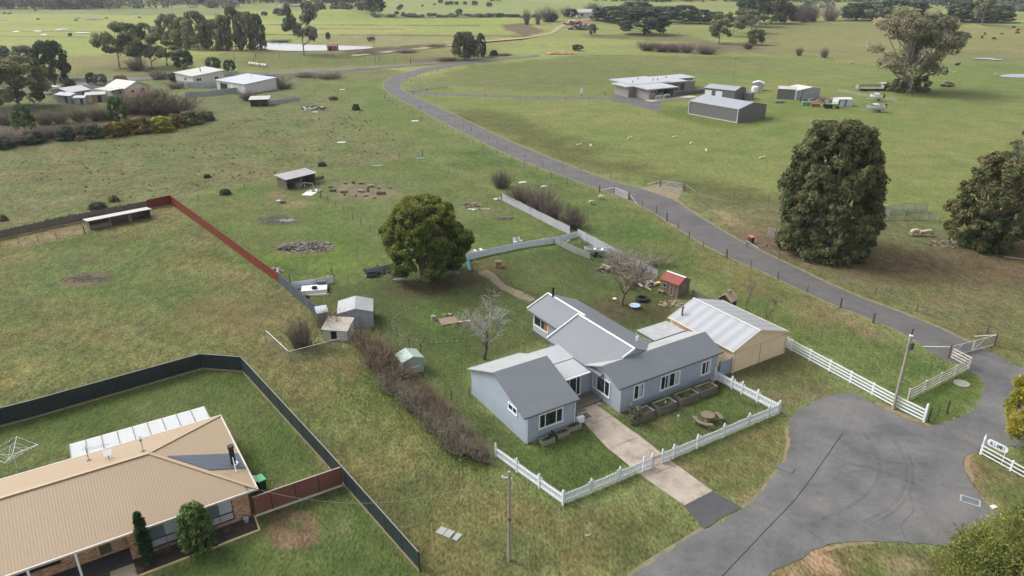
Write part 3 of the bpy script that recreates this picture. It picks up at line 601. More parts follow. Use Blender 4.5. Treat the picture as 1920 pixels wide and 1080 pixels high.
class Bld:
    """a building in its own frame: x along the front wall from A towards B, y to the rear, z up"""
    def __init__(s, name, label, cat, A, rz, W, D, group=None):
        s.W, s.D = W, D; s.t = thing(name, label, cat, A, rz, group); s.rz = rz
    def P(s, face, u, z, off=0.0):
        W, D = s.W, s.D
        return {'front': (u, -off, z), 'back': (W - u, D + off, z), 'left': (-off, D - u, z), 'right': (W + off, u, z)}[face]
    def walls(s, m, h, h2=None, ridge=None, name='wall', z0=0.0, pos=None, parent=None, box=None, rh=None):
        """h eave height; ridge='x' or 'y' with rh ridge height makes gables; h2 = rear height for a skillion"""
        x0, x1, y0, y1 = box or (0, s.W, 0, s.D); b = MB()
        def quad(p): b.face(p)
        if ridge == 'x':
            ym = pos if pos is not None else (y0 + y1) / 2
            quad([(x0, y0, z0), (x1, y0, z0), (x1, y0, h), (x0, y0, h)]); quad([(x1, y1, z0), (x0, y1, z0), (x0, y1, h2 or h), (x1, y1, h2 or h)])
            quad([(x0, y1, z0), (x0, y0, z0), (x0, y0, h), (x0, ym, rh), (x0, y1, h2 or h)]); quad([(x1, y0, z0), (x1, y1, z0), (x1, y1, h2 or h), (x1, ym, rh), (x1, y0, h)])
        elif ridge == 'y':
            xm = pos if pos is not None else (x0 + x1) / 2
            quad([(x0, y0, z0), (x1, y0, z0), (x1, y0, h2 or h), (xm, y0, rh), (x0, y0, h)]); quad([(x1, y1, z0), (x0, y1, z0), (x0, y1, h), (xm, y1, rh), (x1, y1, h2 or h)])
            quad([(x0, y1, z0), (x0, y0, z0), (x0, y0, h), (x0, y1, h)]); quad([(x1, y0, z0), (x1, y1, z0), (x1, y1, h2 or h), (x1, y0, h2 or h)])
        else:
            hb = h2 or h
            quad([(x0, y0, z0), (x1, y0, z0), (x1, y0, h), (x0, y0, h)]); quad([(x1, y1, z0), (x0, y1, z0), (x0, y1, hb), (x1, y1, hb)])
            quad([(x0, y1, z0), (x0, y0, z0), (x0, y0, h), (x0, y1, hb)]); quad([(x1, y0, z0), (x1, y1, z0), (x1, y1, hb), (x1, y0, h)])
        return b.build(name, m, parent or s.t)
    def slab(s, pts, m, name='roof', th=0.09, parent=None, mb=None):
        """roof plane: outline (any 3-D polygon, seen from above counter-clockwise) with thickness downward"""
        b = mb or MB(); pts = [Vector(p) for p in pts]; b.prism(pts, (0, 0, -th))
        return b.build(name, m, parent or s.t) if mb is None else None
    def win(s, face, u, z, w_, h_, cols=2, rows=1, frame=None, glass=None, fw=0.13, proud=0.06, name='window', curtain=None, parent=None, bottom=True, off=0.0, cm=None):
        frame = frame or WHITE; glass = glass or GLASS; b = MB()
        def bx(u0, u1, z0, z1, o0, o1, mb):
            a = Vector(s.P(face, u0, z0, o0 + off)); c = Vector(s.P(face, u1, z1, o1 + off))
            mb.box(min(a.x, c.x), max(a.x, c.x), min(a.y, c.y), max(a.y, c.y), min(a.z, c.z), max(a.z, c.z))
        bx(u, u + w_, z, z + fw, 0.0, proud + 0.03, b); bx(u, u + w_, z + h_ - fw, z + h_, 0, proud, b)
        bx(u, u + fw, z + fw, z + h_ - fw, 0, proud, b); bx(u + w_ - fw, u + w_, z + fw, z + h_ - fw, 0, proud, b)
        cs = cols if isinstance(cols, (list, tuple)) else [k / cols for k in range(1, cols)]
        for c in cs: bx(u + w_ * c - fw * 0.3, u + w_ * c + fw * 0.3, z + fw, z + h_ - fw, 0, proud * 0.7, b)
        for k in range(1, rows): bx(u + fw, u + w_ - fw, z + h_ * k / rows - fw * 0.3, z + h_ * k / rows + fw * 0.3, 0, proud * 0.7, b)
        f = b.build(name, frame, parent or s.t); g_ = MB(); bx(u + fw, u + w_ - fw, z + fw, z + h_ - fw, -0.01, 0.012, g_); g_.build('pane', glass, f)
        if curtain:
            c_ = MB()
            for (k0, k1) in curtain: bx(u + fw + (w_ - 2 * fw) * k0, u + fw + (w_ - 2 * fw) * k1, z + fw, z + h_ - fw, 0.012, 0.016, c_)
            c_.build('curtain', cm or CURT, f)
        return f
    def box(s, name, m, *a, parent=None): b = MB(); b.box(*a); return b.build(name, m, parent or s.t)
def frame(pA, pB):
    A, B = gp(*pA), gp(*pB); return A, dirz(A, B), (B - A).length
def gable_roof_x(b_, W, D, he, rh, ym, ov, ovx, m, cap=None, he2=None, name='roof', th=0.1, x0=0.0, y0=0.0, gut=None, m2=None):
    """ridge along x"""
    y1 = y0 + D; s1 = (rh - he) / (ym - y0); he2 = he2 if he2 is not None else he; s2 = (rh - he2) / (y1 - ym); mb = MB(); t = 0.06
    a, c = x0 - ovx, x0 + W + ovx
    b_.slab([(a, y0 - ov, he - s1 * ov + t), (c, y0 - ov, he - s1 * ov + t), (c, ym, rh + t), (a, ym, rh + t)], m, mb=mb, th=th)
    q = [(a, ym, rh + t), (c, ym, rh + t), (c, y1 + ov, he2 - s2 * ov + t), (a, y1 + ov, he2 - s2 * ov + t)]
    if m2: b_.slab(q, m2, 'rear_' + name, th=th)
    else: b_.slab(q, m, mb=mb, th=th)
    r = mb.build(name, m, b_.t)
    if cap: k = MB(); k.bar((a, ym, rh + t + 0.02), (c, ym, rh + t + 0.02), 0.24, 0.05); k.build('ridge_cap', cap, r)
    if gut:
        k = MB(); k.box(a, c, y0 - ov - 0.12, y0 - ov, he - s1 * ov - 0.08, he - s1 * ov + 0.05); k.build('gutter', gut, r); k = MB(); k.box(a, c, y1 + ov, y1 + ov + 0.12, he2 - s2 * ov - 0.08, he2 - s2 * ov + 0.05); k.build('gutter', gut, r)
    return r
def gable_roof_y(b_, W, D, he, rh, xm, ov, ovy, m, cap=None, he2=None, name='roof', th=0.1, x0=0.0, y0=0.0, gut=None, ovR=None):
    """ridge along y, he left eave, he2 right eave"""
    x1 = x0 + W; he2 = he2 if he2 is not None else he; s1 = (rh - he) / (xm - x0); s2 = (rh - he2) / (x1 - xm); mb = MB(); t = 0.06
    a, c = y0 - ovy, y0 + D + (ovy if ovR is None else ovR)
    b_.slab([(x0 - ov, a, he - s1 * ov + t), (xm, a, rh + t), (xm, c, rh + t), (x0 - ov, c, he - s1 * ov + t)], m, mb=mb, th=th)
    b_.slab([(xm, a, rh + t), (x1 + ov, a, he2 - s2 * ov + t), (x1 + ov, c, he2 - s2 * ov + t), (xm, c, rh + t)], m, mb=mb, th=th)
    r = mb.build(name, m, b_.t)
    if cap: k = MB(); k.bar((xm, a, rh + t + 0.02), (xm, c, rh + t + 0.02), 0.22, 0.05); k.build('ridge_cap', cap, r)
    if gut:
        k = MB(); k.box(x0 - ov - 0.12, x0 - ov, a, c, he - s1 * ov - 0.08, he - s1 * ov + 0.05); k.build('gutter', gut, r); k = MB(); k.box(x1 + ov, x1 + ov + 0.12, a, c, he2 - s2 * ov - 0.08, he2 - s2 * ov + 0.05); k.build('gutter', gut, r)
    return r

# ---------------------------------------------------------------- the grey weatherboard house
HA = at(1162, 775); HZ = R(32.0)
h = Bld('weatherboard_house', 'blue grey weatherboard house with slate grey roofs and white windows inside the picket fence', 'house', HA, HZ, 12.2, 4.8)
W_, D_ = 12.2, 4.8
PALER = ribmat('roof_pale_grey', S(188, 190, 192, 0.62), 0.152, 0.005, 0.5, 0.08, 0.08, 'X', vs=0.35, col2=S(168, 168, 168, 0.6))  # paler grey ribbed sheet for the rear slopes of front and left wings
# front wing
fw_ = h.walls(WBOARD, 2.78, ridge='x', rh=3.82, name='front_wall')
gable_roof_x(h, W_, D_, 2.78, 3.82, 2.4, 0.12, 0.42, ROOFG, None, name='front_roof', gut=TRIMD, m2=PALER)
# rear wing, two parts: the wide one first, then the narrow one that runs to the back
h.walls(WBOARD, 2.86, h2=2.72, ridge='y', rh=4.42, pos=3.55, box=(0.05, 7.6, 2.6, 11.0), name='middle_wall')
gable_roof_y(h, 7.55, 8.3, 2.86, 4.421, 3.55, 0.42, 0.0, ROOFG, WHITE, he2=2.72, name='middle_roof', x0=0.05, y0=2.55, gut=TRIMD, ovR=0.35)
h.walls(WBOARD, 3.08, h2=2.72, ridge='y', rh=4.08, pos=4.35, box=(1.95, 7.6, 10.0, 17.2), name='rear_wall', z0=0.55)
gable_roof_y(h, 5.65, 6.2, 3.08, 4.085, 4.35, 0.42, 0.0, ROOFG, WHITE, he2=2.72, name='rear_roof', x0=1.95, y0=11.2, gut=TRIMD, ovR=0.4)
bb = MB(); bb.box(2.02, 7.48, 10.2, 17.13, 0.0, 0.56); bb.build('stump_skirting', STUMP, h.t)
# white barge boards
for (p, q) in (((3.55, 11.22, 4.55), (-0.37, 11.22, 2.82)), ((4.35, 17.82, 4.2), (1.53, 17.82, 3.02)), ((3.55, 2.5, 4.5), (2.1, 2.5, 3.92))):
    k = MB(); k.bar(p, q, 0.1, 0.16); k.build('barge_board', WHITE, h.t)
# left front wing and the low link between
h.walls(WBOARD, 2.78, ridge='x', rh=4.6, pos=5.5, box=(-9.75, -4.65, 0.6, 10.0), name='left_wing_wall')
gable_roof_x(h, 5.1, 9.4, 2.78, 4.6, 5.5, 0.14, 0.32, ROOFG, None, name='left_wing_roof', x0=-9.75, y0=0.6, gut=TRIMD, m2=PALER)
h.walls(WBOARD, 2.5, h2=2.62, box=(-4.65, 0.05, 4.25, 9.2), name='link_wall')
b = MB(); h.slab([(-4.62, 3.95, 2.58), (0.03, 3.95, 2.58), (0.03, 6.6, 2.68), (-4.62, 6.6, 2.68)], ZINC, mb=b, th=0.08); h.slab([(-4.62, 6.64, 2.74), (0.03, 6.64, 2.74), (0.03, 9.5, 2.84), (-4.62, 9.5, 2.84)], ZINC, mb=b, th=0.08)
b.build('link_roof', ZINC, h.t)
k = MB(); k.box(-4.62, -0.05, 3.83, 3.95, 2.46, 2.58); k.build('link_gutter', WHITE, h.t)
# windows and door
h.win('front', 1.44, 0.84, 1.26, 1.6, [0.5], curtain=[(0.52, 0.92)])
h.win('front', 4.68, 0.78, 2.5, 1.6, [0.26, 0.74], curtain=[(0.8, 0.99), (0.36, 0.5)])
h.win('front', 9.95, 0.78, 1.25, 1.55, [0.5], curtain=[(0.78, 0.98)])
h.win('left', D_ - 4.1, 0.72, 2.6, 1.72, [0.26, 0.7], curtain=[(0.02, 0.2)])
lw = Bld.__new__(Bld); lw.t = h.t; lw.W, lw.D = 5.1, 9.4; lw.P = lambda face, u, z, off=0.0: {'front': (-9.75 + u, 0.6 - off, z), 'left': (-9.75 - off, 10.0 - u, z)}[face]
Bld.win(lw, 'front', 1.25, 0.95, 2.55, 1.52, [0.27, 0.72])
Bld.win(lw, 'left', 10.0 - 3.42, 1.95, 1.48, 0.78, [0.5])
lk = Bld.__new__(Bld); lk.t = h.t; lk.P = lambda face, u, z, off=0.0: (-4.65 + u, 4.25 - off, z)
Bld.win(lk, 'front', 1.55, 0.22, 1.8, 2.24, [0.27, 0.72], name='door')
rw = Bld.__new__(Bld); rw.t = h.t; rw.P = lambda face, u, z, off=0.0: (1.95 - off, 17.2 - u, z)
Bld.win(rw, 'left', 0.18, 1.32, 2.72, 1.5, [0.5], curtain=[(0.72, 0.95)], cm=mat('orange_cushion', S(168, 104, 64, 0.8), 0.9)); Bld.win(rw, 'left', 5.6, 1.9, 0.7, 0.9, 1)
k = MB(); k.tube([(4.3, 16.85, 3.95), (4.3, 16.85, 5.15)], 0.13, 12); k.tube([(4.3, 16.85, 5.15), (4.3, 16.85, 5.24)], 0.17, 12); k.build('flue', BLACK, h.t)
k = MB(); k.tube([(5.95, 4.85, 3.3), (5.95, 4.85, 3.62)], 0.045, 8); k.box(5.8, 6.1, 4.82, 4.92, 3.62, 4.12); k.build('roof_vent', WHITE, h.t)
for (x, y, z) in ((-9.68, 0.52, 2.55), (-4.72, 0.52, 2.55), (12.1, -0.08, 2.5), (-0.03, 5.4, 2.6), (0.0, 11.0, 2.7)): k = MB(); k.tube([(x, y, z), (x, y, 0.05)], 0.045, 6); k.build('downpipe', WHITE, h.t)
k = MB(); k.box(-4.6, -0.05, 2.45, 4.22, 0.06, 0.2); k.box(-4.6, -2.3, 2.0, 2.45, 0.03, 0.1); k.build('deck', ribmat('deck_boards', S(132, 124, 114, 0.7), 0.14, 0.01, 0.9, 0.15, 0.3, 'Y'), h.t)
def hp(x, y, z=0.0): return HA + Vector((x * math.cos(HZ) - y * math.sin(HZ), x * math.sin(HZ) + y * math.cos(HZ), z))
k = MB(); k.box(-0.9, -0.35, 2.0, 2.75, 0.03, 0.06); o = k.build('door_mat', mat('grey_mat', S(150, 152, 154, 0.7), 0.95), None); o.location = HA; o.rotation_euler[2] = HZ; tag(o, 'grey rubber mat on the concrete beside the front steps', 'mat')
k = MB(); k.box(-3.3, -2.5, 0.9, 1.7, 0.03, 0.06); o = k.build('door_mat', mat('brown_mat', S(108, 98, 88, 0.7), 0.95), None); o.location = HA; o.rotation_euler[2] = HZ; tag(o, 'long dark brown mat lying on the concrete drive', 'mat')
# slatted pergola between house and shed
pg = thing('pergola', 'slatted white pergola roof between the grey house and the beige shed', 'pergola', hp(8.75, 5.35), HZ)
k = MB()
for i in range(11): y = 0.05 + i * 0.25; k.box(0, 4.15, y, y + 0.19, 2.58, 2.61)
k.build('roof_slats', mat('pergola_slat', S(206, 208, 212, 0.6), 0.5), pg); k = MB(); k.box(-0.05, 4.15, -0.0, 0.06, 2.42, 2.58); k.box(-0.05, 4.15, 2.72, 2.78, 2.42, 2.58)
for q in (0.0, 2.0, 4.05): k.box(q, q + 0.05, 0.0, 2.78, 2.42, 2.57)
k.build('frame', TRIMD, pg)
for (x, y) in ((0.05, 2.7), (4.0, 2.7), (2.0, 2.7)): k = MB(); k.box(x, x + 0.09, y, y + 0.09, 0, 2.45); k.build('post', WHITE, pg)
k = MB(); k.box(0.4, 4.2, 0.3, 2.4, 0.02, 0.06); k.build('paving', STUMP, pg)
# grey side gate between house and shed
sg = thing('side_gate', 'blue grey board gate closing the gap between house and beige shed', 'gate', hp(12.35, -0.25), HZ)
k = MB(); k.box(0, 1.55, 0, 0.04, 0.08, 1.7); k.build('boards', ribmat('gate_boards', S(150, 162, 178, 0.85), 0.12, 0.012, 0.7, 0.1, 0.25), sg)
for x in (-0.08, 1.56): k = MB(); k.box(x, x + 0.08, -0.02, 0.06, 0, 1.85); k.build('post', TRIMD, sg)
SROOF, n_, p_ = _new('shed_roof_zinc'); uv_ = n_.nodes.new('ShaderNodeUVMap'); uv_.uv_map = 'UV'
mp_ = N(n_, 'ShaderNodeMapping'); mp_.inputs['Scale'].default_value = (1.0, 0.06, 1); n_.links.new(uv_.outputs[0], mp_.inputs[0])
wv_ = N(n_, 'ShaderNodeTexWave', Scale=0.314159 / 1.32, Distortion=1.5); wv_.inputs['Detail Scale'].default_value = 0.5; n_.links.new(mp_.outputs[0], wv_.inputs['Vector'])
w2_ = N(n_, 'ShaderNodeTexWave', Scale=0.314159 / 0.19); n_.links.new(uv_.outputs[0], w2_.inputs['Vector'])
c_ = mixc(n_, wv_.outputs['Fac'], S(180, 185, 192, 0.54), S(197, 200, 204, 0.56)); c_ = mul(n_, c_, ramp(n_, w2_.outputs['Fac'], 0, 0.3, 0.93, 1.0)); n_.links.new(c_, p_.inputs['Base Color'])
p_.inputs['Roughness'].default_value = 0.4; bump(n_, p_, w2_.outputs['Fac'], 0.012)
# beige double garage
SB = hp(14.1, -0.3)
sh = Bld('beige_shed', 'beige steel double garage with a pale grey ribbed roof and two sliding doors', 'shed', SB, HZ, 7.7, 9.0)
sh.walls(BEIGE, 2.55, ridge='y', rh=3.85, pos=3.3)
gable_roof_y(sh, 7.7, 9.0, 2.55, 3.85, 3.3, 0.18, 0.15, SROOF, mat('ridge_pale', S(226, 224, 222, 0.62), 0.5), name='roof', gut=BEIGET)
for u0, u1 in ((0.12, 3.75), (3.85, 7.55)):
    k = MB(); k.box(u0, u1, -0.09, -0.02, 0.06, 2.2); k.build('sliding_door', BEIGE, sh.t)
k = MB(); k.box(3.75, 3.85, -0.05, -0.01, 0.05, 2.2); k.build('door_gap', DARK, sh.t)
k = MB(); k.box(0.0, 7.7, -0.16, -0.02, 2.24, 2.36); k.build('door_track', BEIGET, sh.t)
k = MB(); k.bar((0, -0.17, 2.62), (3.3, -0.17, 3.92), 0.05, 0.22); k.bar((7.85, -0.17, 2.56), (3.3, -0.17, 3.92), 0.05, 0.22); k.build('barge_board', BEIGET, sh.t)
k = MB(); k.tube([(0.75, 8.1, 2.75), (0.75, 8.1, 3.75)], 0.1, 10); k.lathe([(0.05, 0), (0.2, 0.02), (0.2, 0.08), (0.02, 0.22)], 10, (0.75, 8.1, 3.8)); k.build('flue', mat('flue_metal', S(96, 92, 90), 0.5), sh.t)
k = MB(); k.box(-0.06, 0.0, 5.2, 6.6, 0.9, 1.9); k.build('window', GLASS, sh.t)
for q in (0.0, 7.7): k = MB(); k.box(q - 0.05, q + 0.05, -0.1, -0.0, 0, 2.45); k.build('corner_post', BEIGET, sh.t)

# ---------------------------------------------------------------- brick house, lower left
BR = brickmat('clinker_brick', S(190, 146, 112, 0.9), S(150, 106, 80, 0.9), S(170, 154, 134, 0.8)); TAN = ribmat('tan_roof', S(190, 166, 136, 0.56), 0.19, 0.004, 0.5, 0.04, 0.035, 'X', vs=0.3, spec=0.4); TANC = mat('tan_trim', S(200, 178, 148, 0.6), 0.5, 0.05)
BA, BZ, _ = frame((249, 1049.5), (472, 968)); Bx = 0
Bc = gp(472, 968); ux = Vector((math.cos(BZ), math.sin(BZ), 0)); uy = Vector((-ux.y, ux.x, 0)); BL = 19.5; BD = 10.9
BO = Bc - ux * BL
bh = Bld('brick_house', 'brick house with a long tan ribbed hip roof at the lower left', 'house', BO, BZ, BL, BD)
def bl(p): q = p - BO; return q.dot(ux), q.dot(uy)
PX = bl(gp(249, 1049.5))[0]                      # left end of the brick pier
bh.walls(BR, 2.35, name='brick_wall', box=(PX, BL, 0, BD))
bh.walls(BR, 2.35, name='brick_wall', box=(0, PX, 1.25, BD))
EH = 2.38; OV = 0.62; RH = 4.4; RX = bl(at(279, 851, RH + 0.06))[0]; RYm = BD / 2
mb = MB(); x1, y0, y1 = BL + OV, -0.16, BD + 0.16; x0 = -6.0
bh.slab([(x0, y0, EH), (x1, y0, EH), (RX, RYm, RH), (x0, RYm, RH)], TAN, mb=mb, th=0.1); bh.slab([(x0, RYm, RH), (RX, RYm, RH), (x1, y1, EH), (x0, y1, EH)], TAN, mb=mb, th=0.1); bh.slab([(x1, y0, EH), (x1, y1, EH), (RX, RYm, RH)], TAN, mb=mb, th=0.1)
rf = mb.build('roof', TAN, bh.t)
k = MB(); k.bar((x0, RYm, RH + 0.03), (RX, RYm, RH + 0.03), 0.28, 0.05); k.bar((RX, RYm, RH + 0.03), (x1, y0, EH + 0.03), 0.24, 0.05); k.bar((RX, RYm, RH + 0.03), (x1, y1, EH + 0.03), 0.24, 0.05); k.build('ridge_cap', TANC, rf)
for q in ((x0, x1 + 0.12, y0 - 0.12, y0), (x0, x1 + 0.12, y1, y1 + 0.12), (x1, x1 + 0.12, y0, y1)): k = MB(); k.box(*q, EH - 0.13, EH + 0.02); k.build('gutter', mat('gutter_pale', S(206, 200, 190, 0.7), 0.45), rf)
k = MB(); k.box(x0, x1, y0, y1, EH - 0.16, EH - 0.12); k.build('soffit', TANC, bh.t)
# grey replacement sheets low on the hip end
def hipz(x): return EH + (RH - EH) * (x1 - x) / (x1 - RX)
pq = [at(311, 857.5), at(448, 850), at(461, 879), at(392, 883)]
n1 = Vector((RH - EH, 0, x1 - RX)).normalized()
def onhip(px, py):
    d = ray(px, py); o0 = Vector((0, 0, H)) - BO; c = Vector((o0.dot(ux), o0.dot(uy), o0.z)); e = Vector((d.dot(ux), d.dot(uy), d.z))
    t = (Vector((x1, 0, EH)) - c).dot(n1) / e.dot(n1); return c + e * t
k = MB(); hq = [onhip(313, 856), onhip(446, 850.5), onhip(461, 878), onhip(394, 882)]; k.prism([p + n1 * 0.025 for p in hq][::-1], n1 * 0.02); k.build('patch_sheets', ribmat('blue_grey_sheet', S(92, 100, 116, 0.7), 0.19, 0.02, 0.45, 0.06, 0.12, 'X'), rf)
fp = onhip(438, 870); k = MB(); k.tube([(fp.x, fp.y, fp.z - 0.1), (fp.x, fp.y, fp.z + 1.5)], 0.19, 14); k.tube([(fp.x, fp.y, fp.z + 1.5), (fp.x, fp.y, fp.z + 1.66)], 0.24, 14); k.build('flue', BLACK, bh.t)
k = MB(); k.bar((fp.x, fp.y, fp.z + 0.85), (fp.x - 0.1, fp.y - 1.2, fp.z + 0.1), 0.05); k.build('flue_stay', WHITE, bh.t); k = MB(); k.lathe([(0.2, 0), (0.34, 0.02), (0.34, 0.05), (0.2, 0.06)], 14, (fp.x, fp.y, fp.z)); k.build('flue_flashing', WHITE, bh.t)
# front windows (grey blinds), verandah posts, door
WF = mat('dark_window_frame', S(34, 38, 46), 0.4); BLIND = mat('blind_behind_glass', S(178, 183, 192, 0.85), 0.2, 0.05, 1.0, spec=0.5); SCREEN = mat('fly_screen', S(112, 114, 118, 0.8), 0.7)
u1 = bl(gp(280, 1031))[0]
for xa in (BL - 6.68, BL - 3.08):
    f_ = bh.win('front', xa, 0.36, 1.92, 1.78, [0.5], rows=1, frame=WF, glass=BLIND, fw=0.05, proud=0.06)
    k = MB(); k.box(xa + 0.05, xa + 0.92, -0.05, -0.02, 0.98, 2.05); k.build('fly_screen', SCREEN, f_); k = MB(); k.box(xa + 0.04, xa + 1.88, -0.07, -0.02, 1.0, 1.06); k.build('transom', WF, f_)
xr = PX
BH2 = 1
bh2 = Bld.__new__(Bld); bh2.t = bh.t; bh2.P = lambda face, u, z, off=0.0: (u, 1.25 - off, z)
Bld.win(bh2, 'front', xr - 1.9, 0.2, 1.0, 2.05, 1, name='door', frame=TANC, glass=mat('security_screen', S(96, 88, 66, 0.8), 0.6, 0.3, 9.0))
Bld.win(bh2, 'front', xr - 7.2, 0.9, 3.2, 1.2, [0.5], frame=WF, glass=glassmat('blue_glass', S(70, 84, 100), 0.1))
Bld.win(bh2, 'front', xr - 11.6, 0.9, 3.2, 1.2, [0.5], frame=WF)
for px_, py_ in ((158, 1079), (70, 1116), (-20, 1150)):
    q = bl(gp(px_, py_ + 22)); k = MB(); k.box(q[0] - 0.07, q[0] + 0.07, -0.3, -0.16, 0, 2.3); k.build('verandah_post', WHITE, bh.t)
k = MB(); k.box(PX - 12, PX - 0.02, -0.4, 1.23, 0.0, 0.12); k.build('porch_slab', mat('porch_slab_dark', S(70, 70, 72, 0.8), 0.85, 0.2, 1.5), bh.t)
# things standing on the roof
def onfront(px, py, rear=False):
    sl = (RH - EH) / (RYm - y0); 
    d = ray(px, py); o0 = Vector((0, 0, H)) - BO; c = Vector((o0.dot(ux), o0.dot(uy), o0.z)); e = Vector((d.dot(ux), d.dot(uy), d.z))
    n = Vector((0, sl, 1)) if rear else Vector((0, -sl, 1)); t = (Vector((0, y1 if rear else y0, EH)) - c).dot(n) / e.dot(n); p = c + e * t
    return BO + ux * p.x + uy * p.y + Vector((0, 0, p.z))
p = onfront(205, 862, True); d_ = thing('satellite_terminal', 'white flat satellite internet dish on the rear slope of the tan roof', 'dish', p, BZ)
k = MB(); k.obox((0, 0, 0.62), (0.3, 0, 0), (0, 0.2, 0.16), (0, -0.012, 0.016)); k.build('panel', WHITE, d_); k = MB(); k.tube([(0, 0, 0.6), (0, 0, 0.1)], 0.03, 6)
for a in (0.4, 2.5, 4.6): k.bar((0, 0, 0.12), (0.35 * math.cos(a), 0.35 * math.sin(a), -0.02), 0.03)
k.build('stand', mat('grey_plastic', S(96, 100, 106), 0.5), d_)
for (pxy, lab, sp) in (((167, 864), 'television aerial with long arms next to the white dish', 1), ((269, 847), 'slim aerial mast standing alone near the tan roof ridge', 0)):
    p = onfront(*pxy, True); d_ = thing('roof_aerial', lab, 'aerial', p, BZ); k = MB(); k.tube([(0, 0, -0.05), (0, 0, 1.35)], 0.025, 6); k.obox((0, 0, 0.02), (0.16, 0, 0), (0, 0.16, 0), (0, 0, 0.02)); k.build('mast', TRIMD, d_)
    k = MB()
    if sp:
        k.bar((-0.2, 0, 1.1), (1.5, -0.1, 1.0), 0.025); k.bar((0.0, 0, 0.95), (1.3, 0, 0.82), 0.02)
        for i in range(6): k.bar((-0.2 + i * 0.3, -0.25, 1.1 - i * 0.015), (-0.2 + i * 0.3, 0.25, 1.1 - i * 0.015), 0.012)
    else: k.box(-0.1, 0.1, -0.04, 0.04, 0.95, 1.15); k.bar((-0.2, 0, 1.3), (0.2, 0, 1.3), 0.02)
    k.build('antenna', GALV, d_)
# translucent patio roof behind the brick house
PT = ribmat('patio_sheet', S(206, 209, 212, 0.58), 0.076, 0.01, 0.35, 0.08, 0.05, 'X')
pO = BO + ux * (BL - 10.4) + uy * 11.22; pE = BO + ux * (BL - 0.15) + uy * 11.22; pr = thing('patio_roof', 'white translucent patio roof with dark battens joined to the rear eave of the brick house', 'patio cover', (pO.x, pO.y, 0), BZ)
L_ = (pE - pO).length; pD = 2.35; np_ = 9
k = MB(); k.prism([(0, 0, 2.36), (L_, 0, 2.36), (L_, pD, 2.2), (0, pD, 2.2)], (0, 0, -0.03)); k.build('sheet', PT, pr)
k = MB()
for i in range(np_ + 1): x = L_ * i / np_; k.bar((x, 0, 2.38), (x, pD, 2.22), 0.07, 0.05)
k.build('batten', mat('batten_brown', S(112, 104, 100), 0.6), pr); k = MB(); k.box(0, L_, pD, pD + 0.05, 2.1, 2.2); k.build('edge_beam', WHITE, pr)
for x in (0.1, L_ / 2, L_ - 0.1): k = MB(); k.box(x - 0.05, x + 0.05, pD - 0.1, pD, 0, 2.15); k.build('post', WHITE, pr)
# garden bed, path and edging in front
MULCH = mat('bark_mulch', S(74, 66, 60, 0.8), 0.95, 0.4, 6.0, S(58, 50, 46, 0.8), bmp=0.05)
sheet('garden_bed', [(251, 1050), (472, 968), (480, 970), (487, 994), (262, 1080), (258, 1070)], MULCH, 0.02, 0.04, 0.8, 31)
sheet('house_path', [(206, 1066), (248, 1050), (262, 1085), (290, 1200), (215, 1200)], mat('pale_concrete', S(190, 176, 154, GK), 0.9, 0.1, 0.8), 0.03, 0.0)
E_ = mat('timber_edging', S(208, 184, 136, 0.75), 0.85, 0.12); k = MB()
for (p, q) in (((262, 1081), (487, 995)), ((487, 995), (477, 968))): k.bar(gp(*p) + Vector((0, 0, 0.06)), gp(*q) + Vector((0, 0, 0.06)), 0.1, 0.14)
o = k.build('garden_edging', E_); tag(o, 'pale timber edging round the dark mulch bed before the brick house', 'edging')
# ================================================================ FENCES, GATES, POLES
WOODP = mat('post_timber', S(112, 102, 90, 0.75), 0.9, 0.2, 2.0); WIRE = mat('fence_wire', S(132, 134, 136, 0.6), 0.5)
def along(pts, step):
    """points every ~step metres on a polyline, with direction"""
    out = []
    for i in range(len(pts) - 1):
        p, q = pts[i], pts[i + 1]; L = (q - p).length; n = max(1, round(L / step))
        for k in range(n + (1 if i == len(pts) - 2 else 0)): out.append(p.lerp(q, k / n))
    return out
def wire_fence(name, label, px, step=4.0, ht=1.15, m=None, wires=3, post=0.06, group=None, pts=None, seed=0, jitter=0.0, strainer=(), wr=0.006):
    pts = pts or [gp(x, y) for x, y in px]; o = pts[0].copy(); t = thing(name, label, 'fence', o, 0, group); P = along(pts, step); rnd = random.Random(seed)
    for i, p in enumerate(P):
        big = i in strainer or i in (0, len(P) - 1)
        k = MB(); q = p - o; hh = ht * rnd.uniform(0.9, 1.08) + (0.15 if big else 0); r = post * (1.7 if big else rnd.uniform(0.8, 1.1)); lean = Vector((rnd.uniform(-1, 1), rnd.uniform(-1, 1), 0)) * (0.05 + jitter)
        k.tube([q, q + lean + Vector((0, 0, hh))], [r, r * 0.9], 6); k.build('post', m or WOODP, t)
    k = MB()
    for w_ in range(wires):
        z = ht * (w_ + 1) / (wires + 0.25)
        for i in range(len(P) - 1): k.tube([P[i] - o + Vector((0, 0, z)), P[i + 1] - o + Vector((0, 0, z))], wr, 3, False)
    k.build('wire', WIRE, t); return t
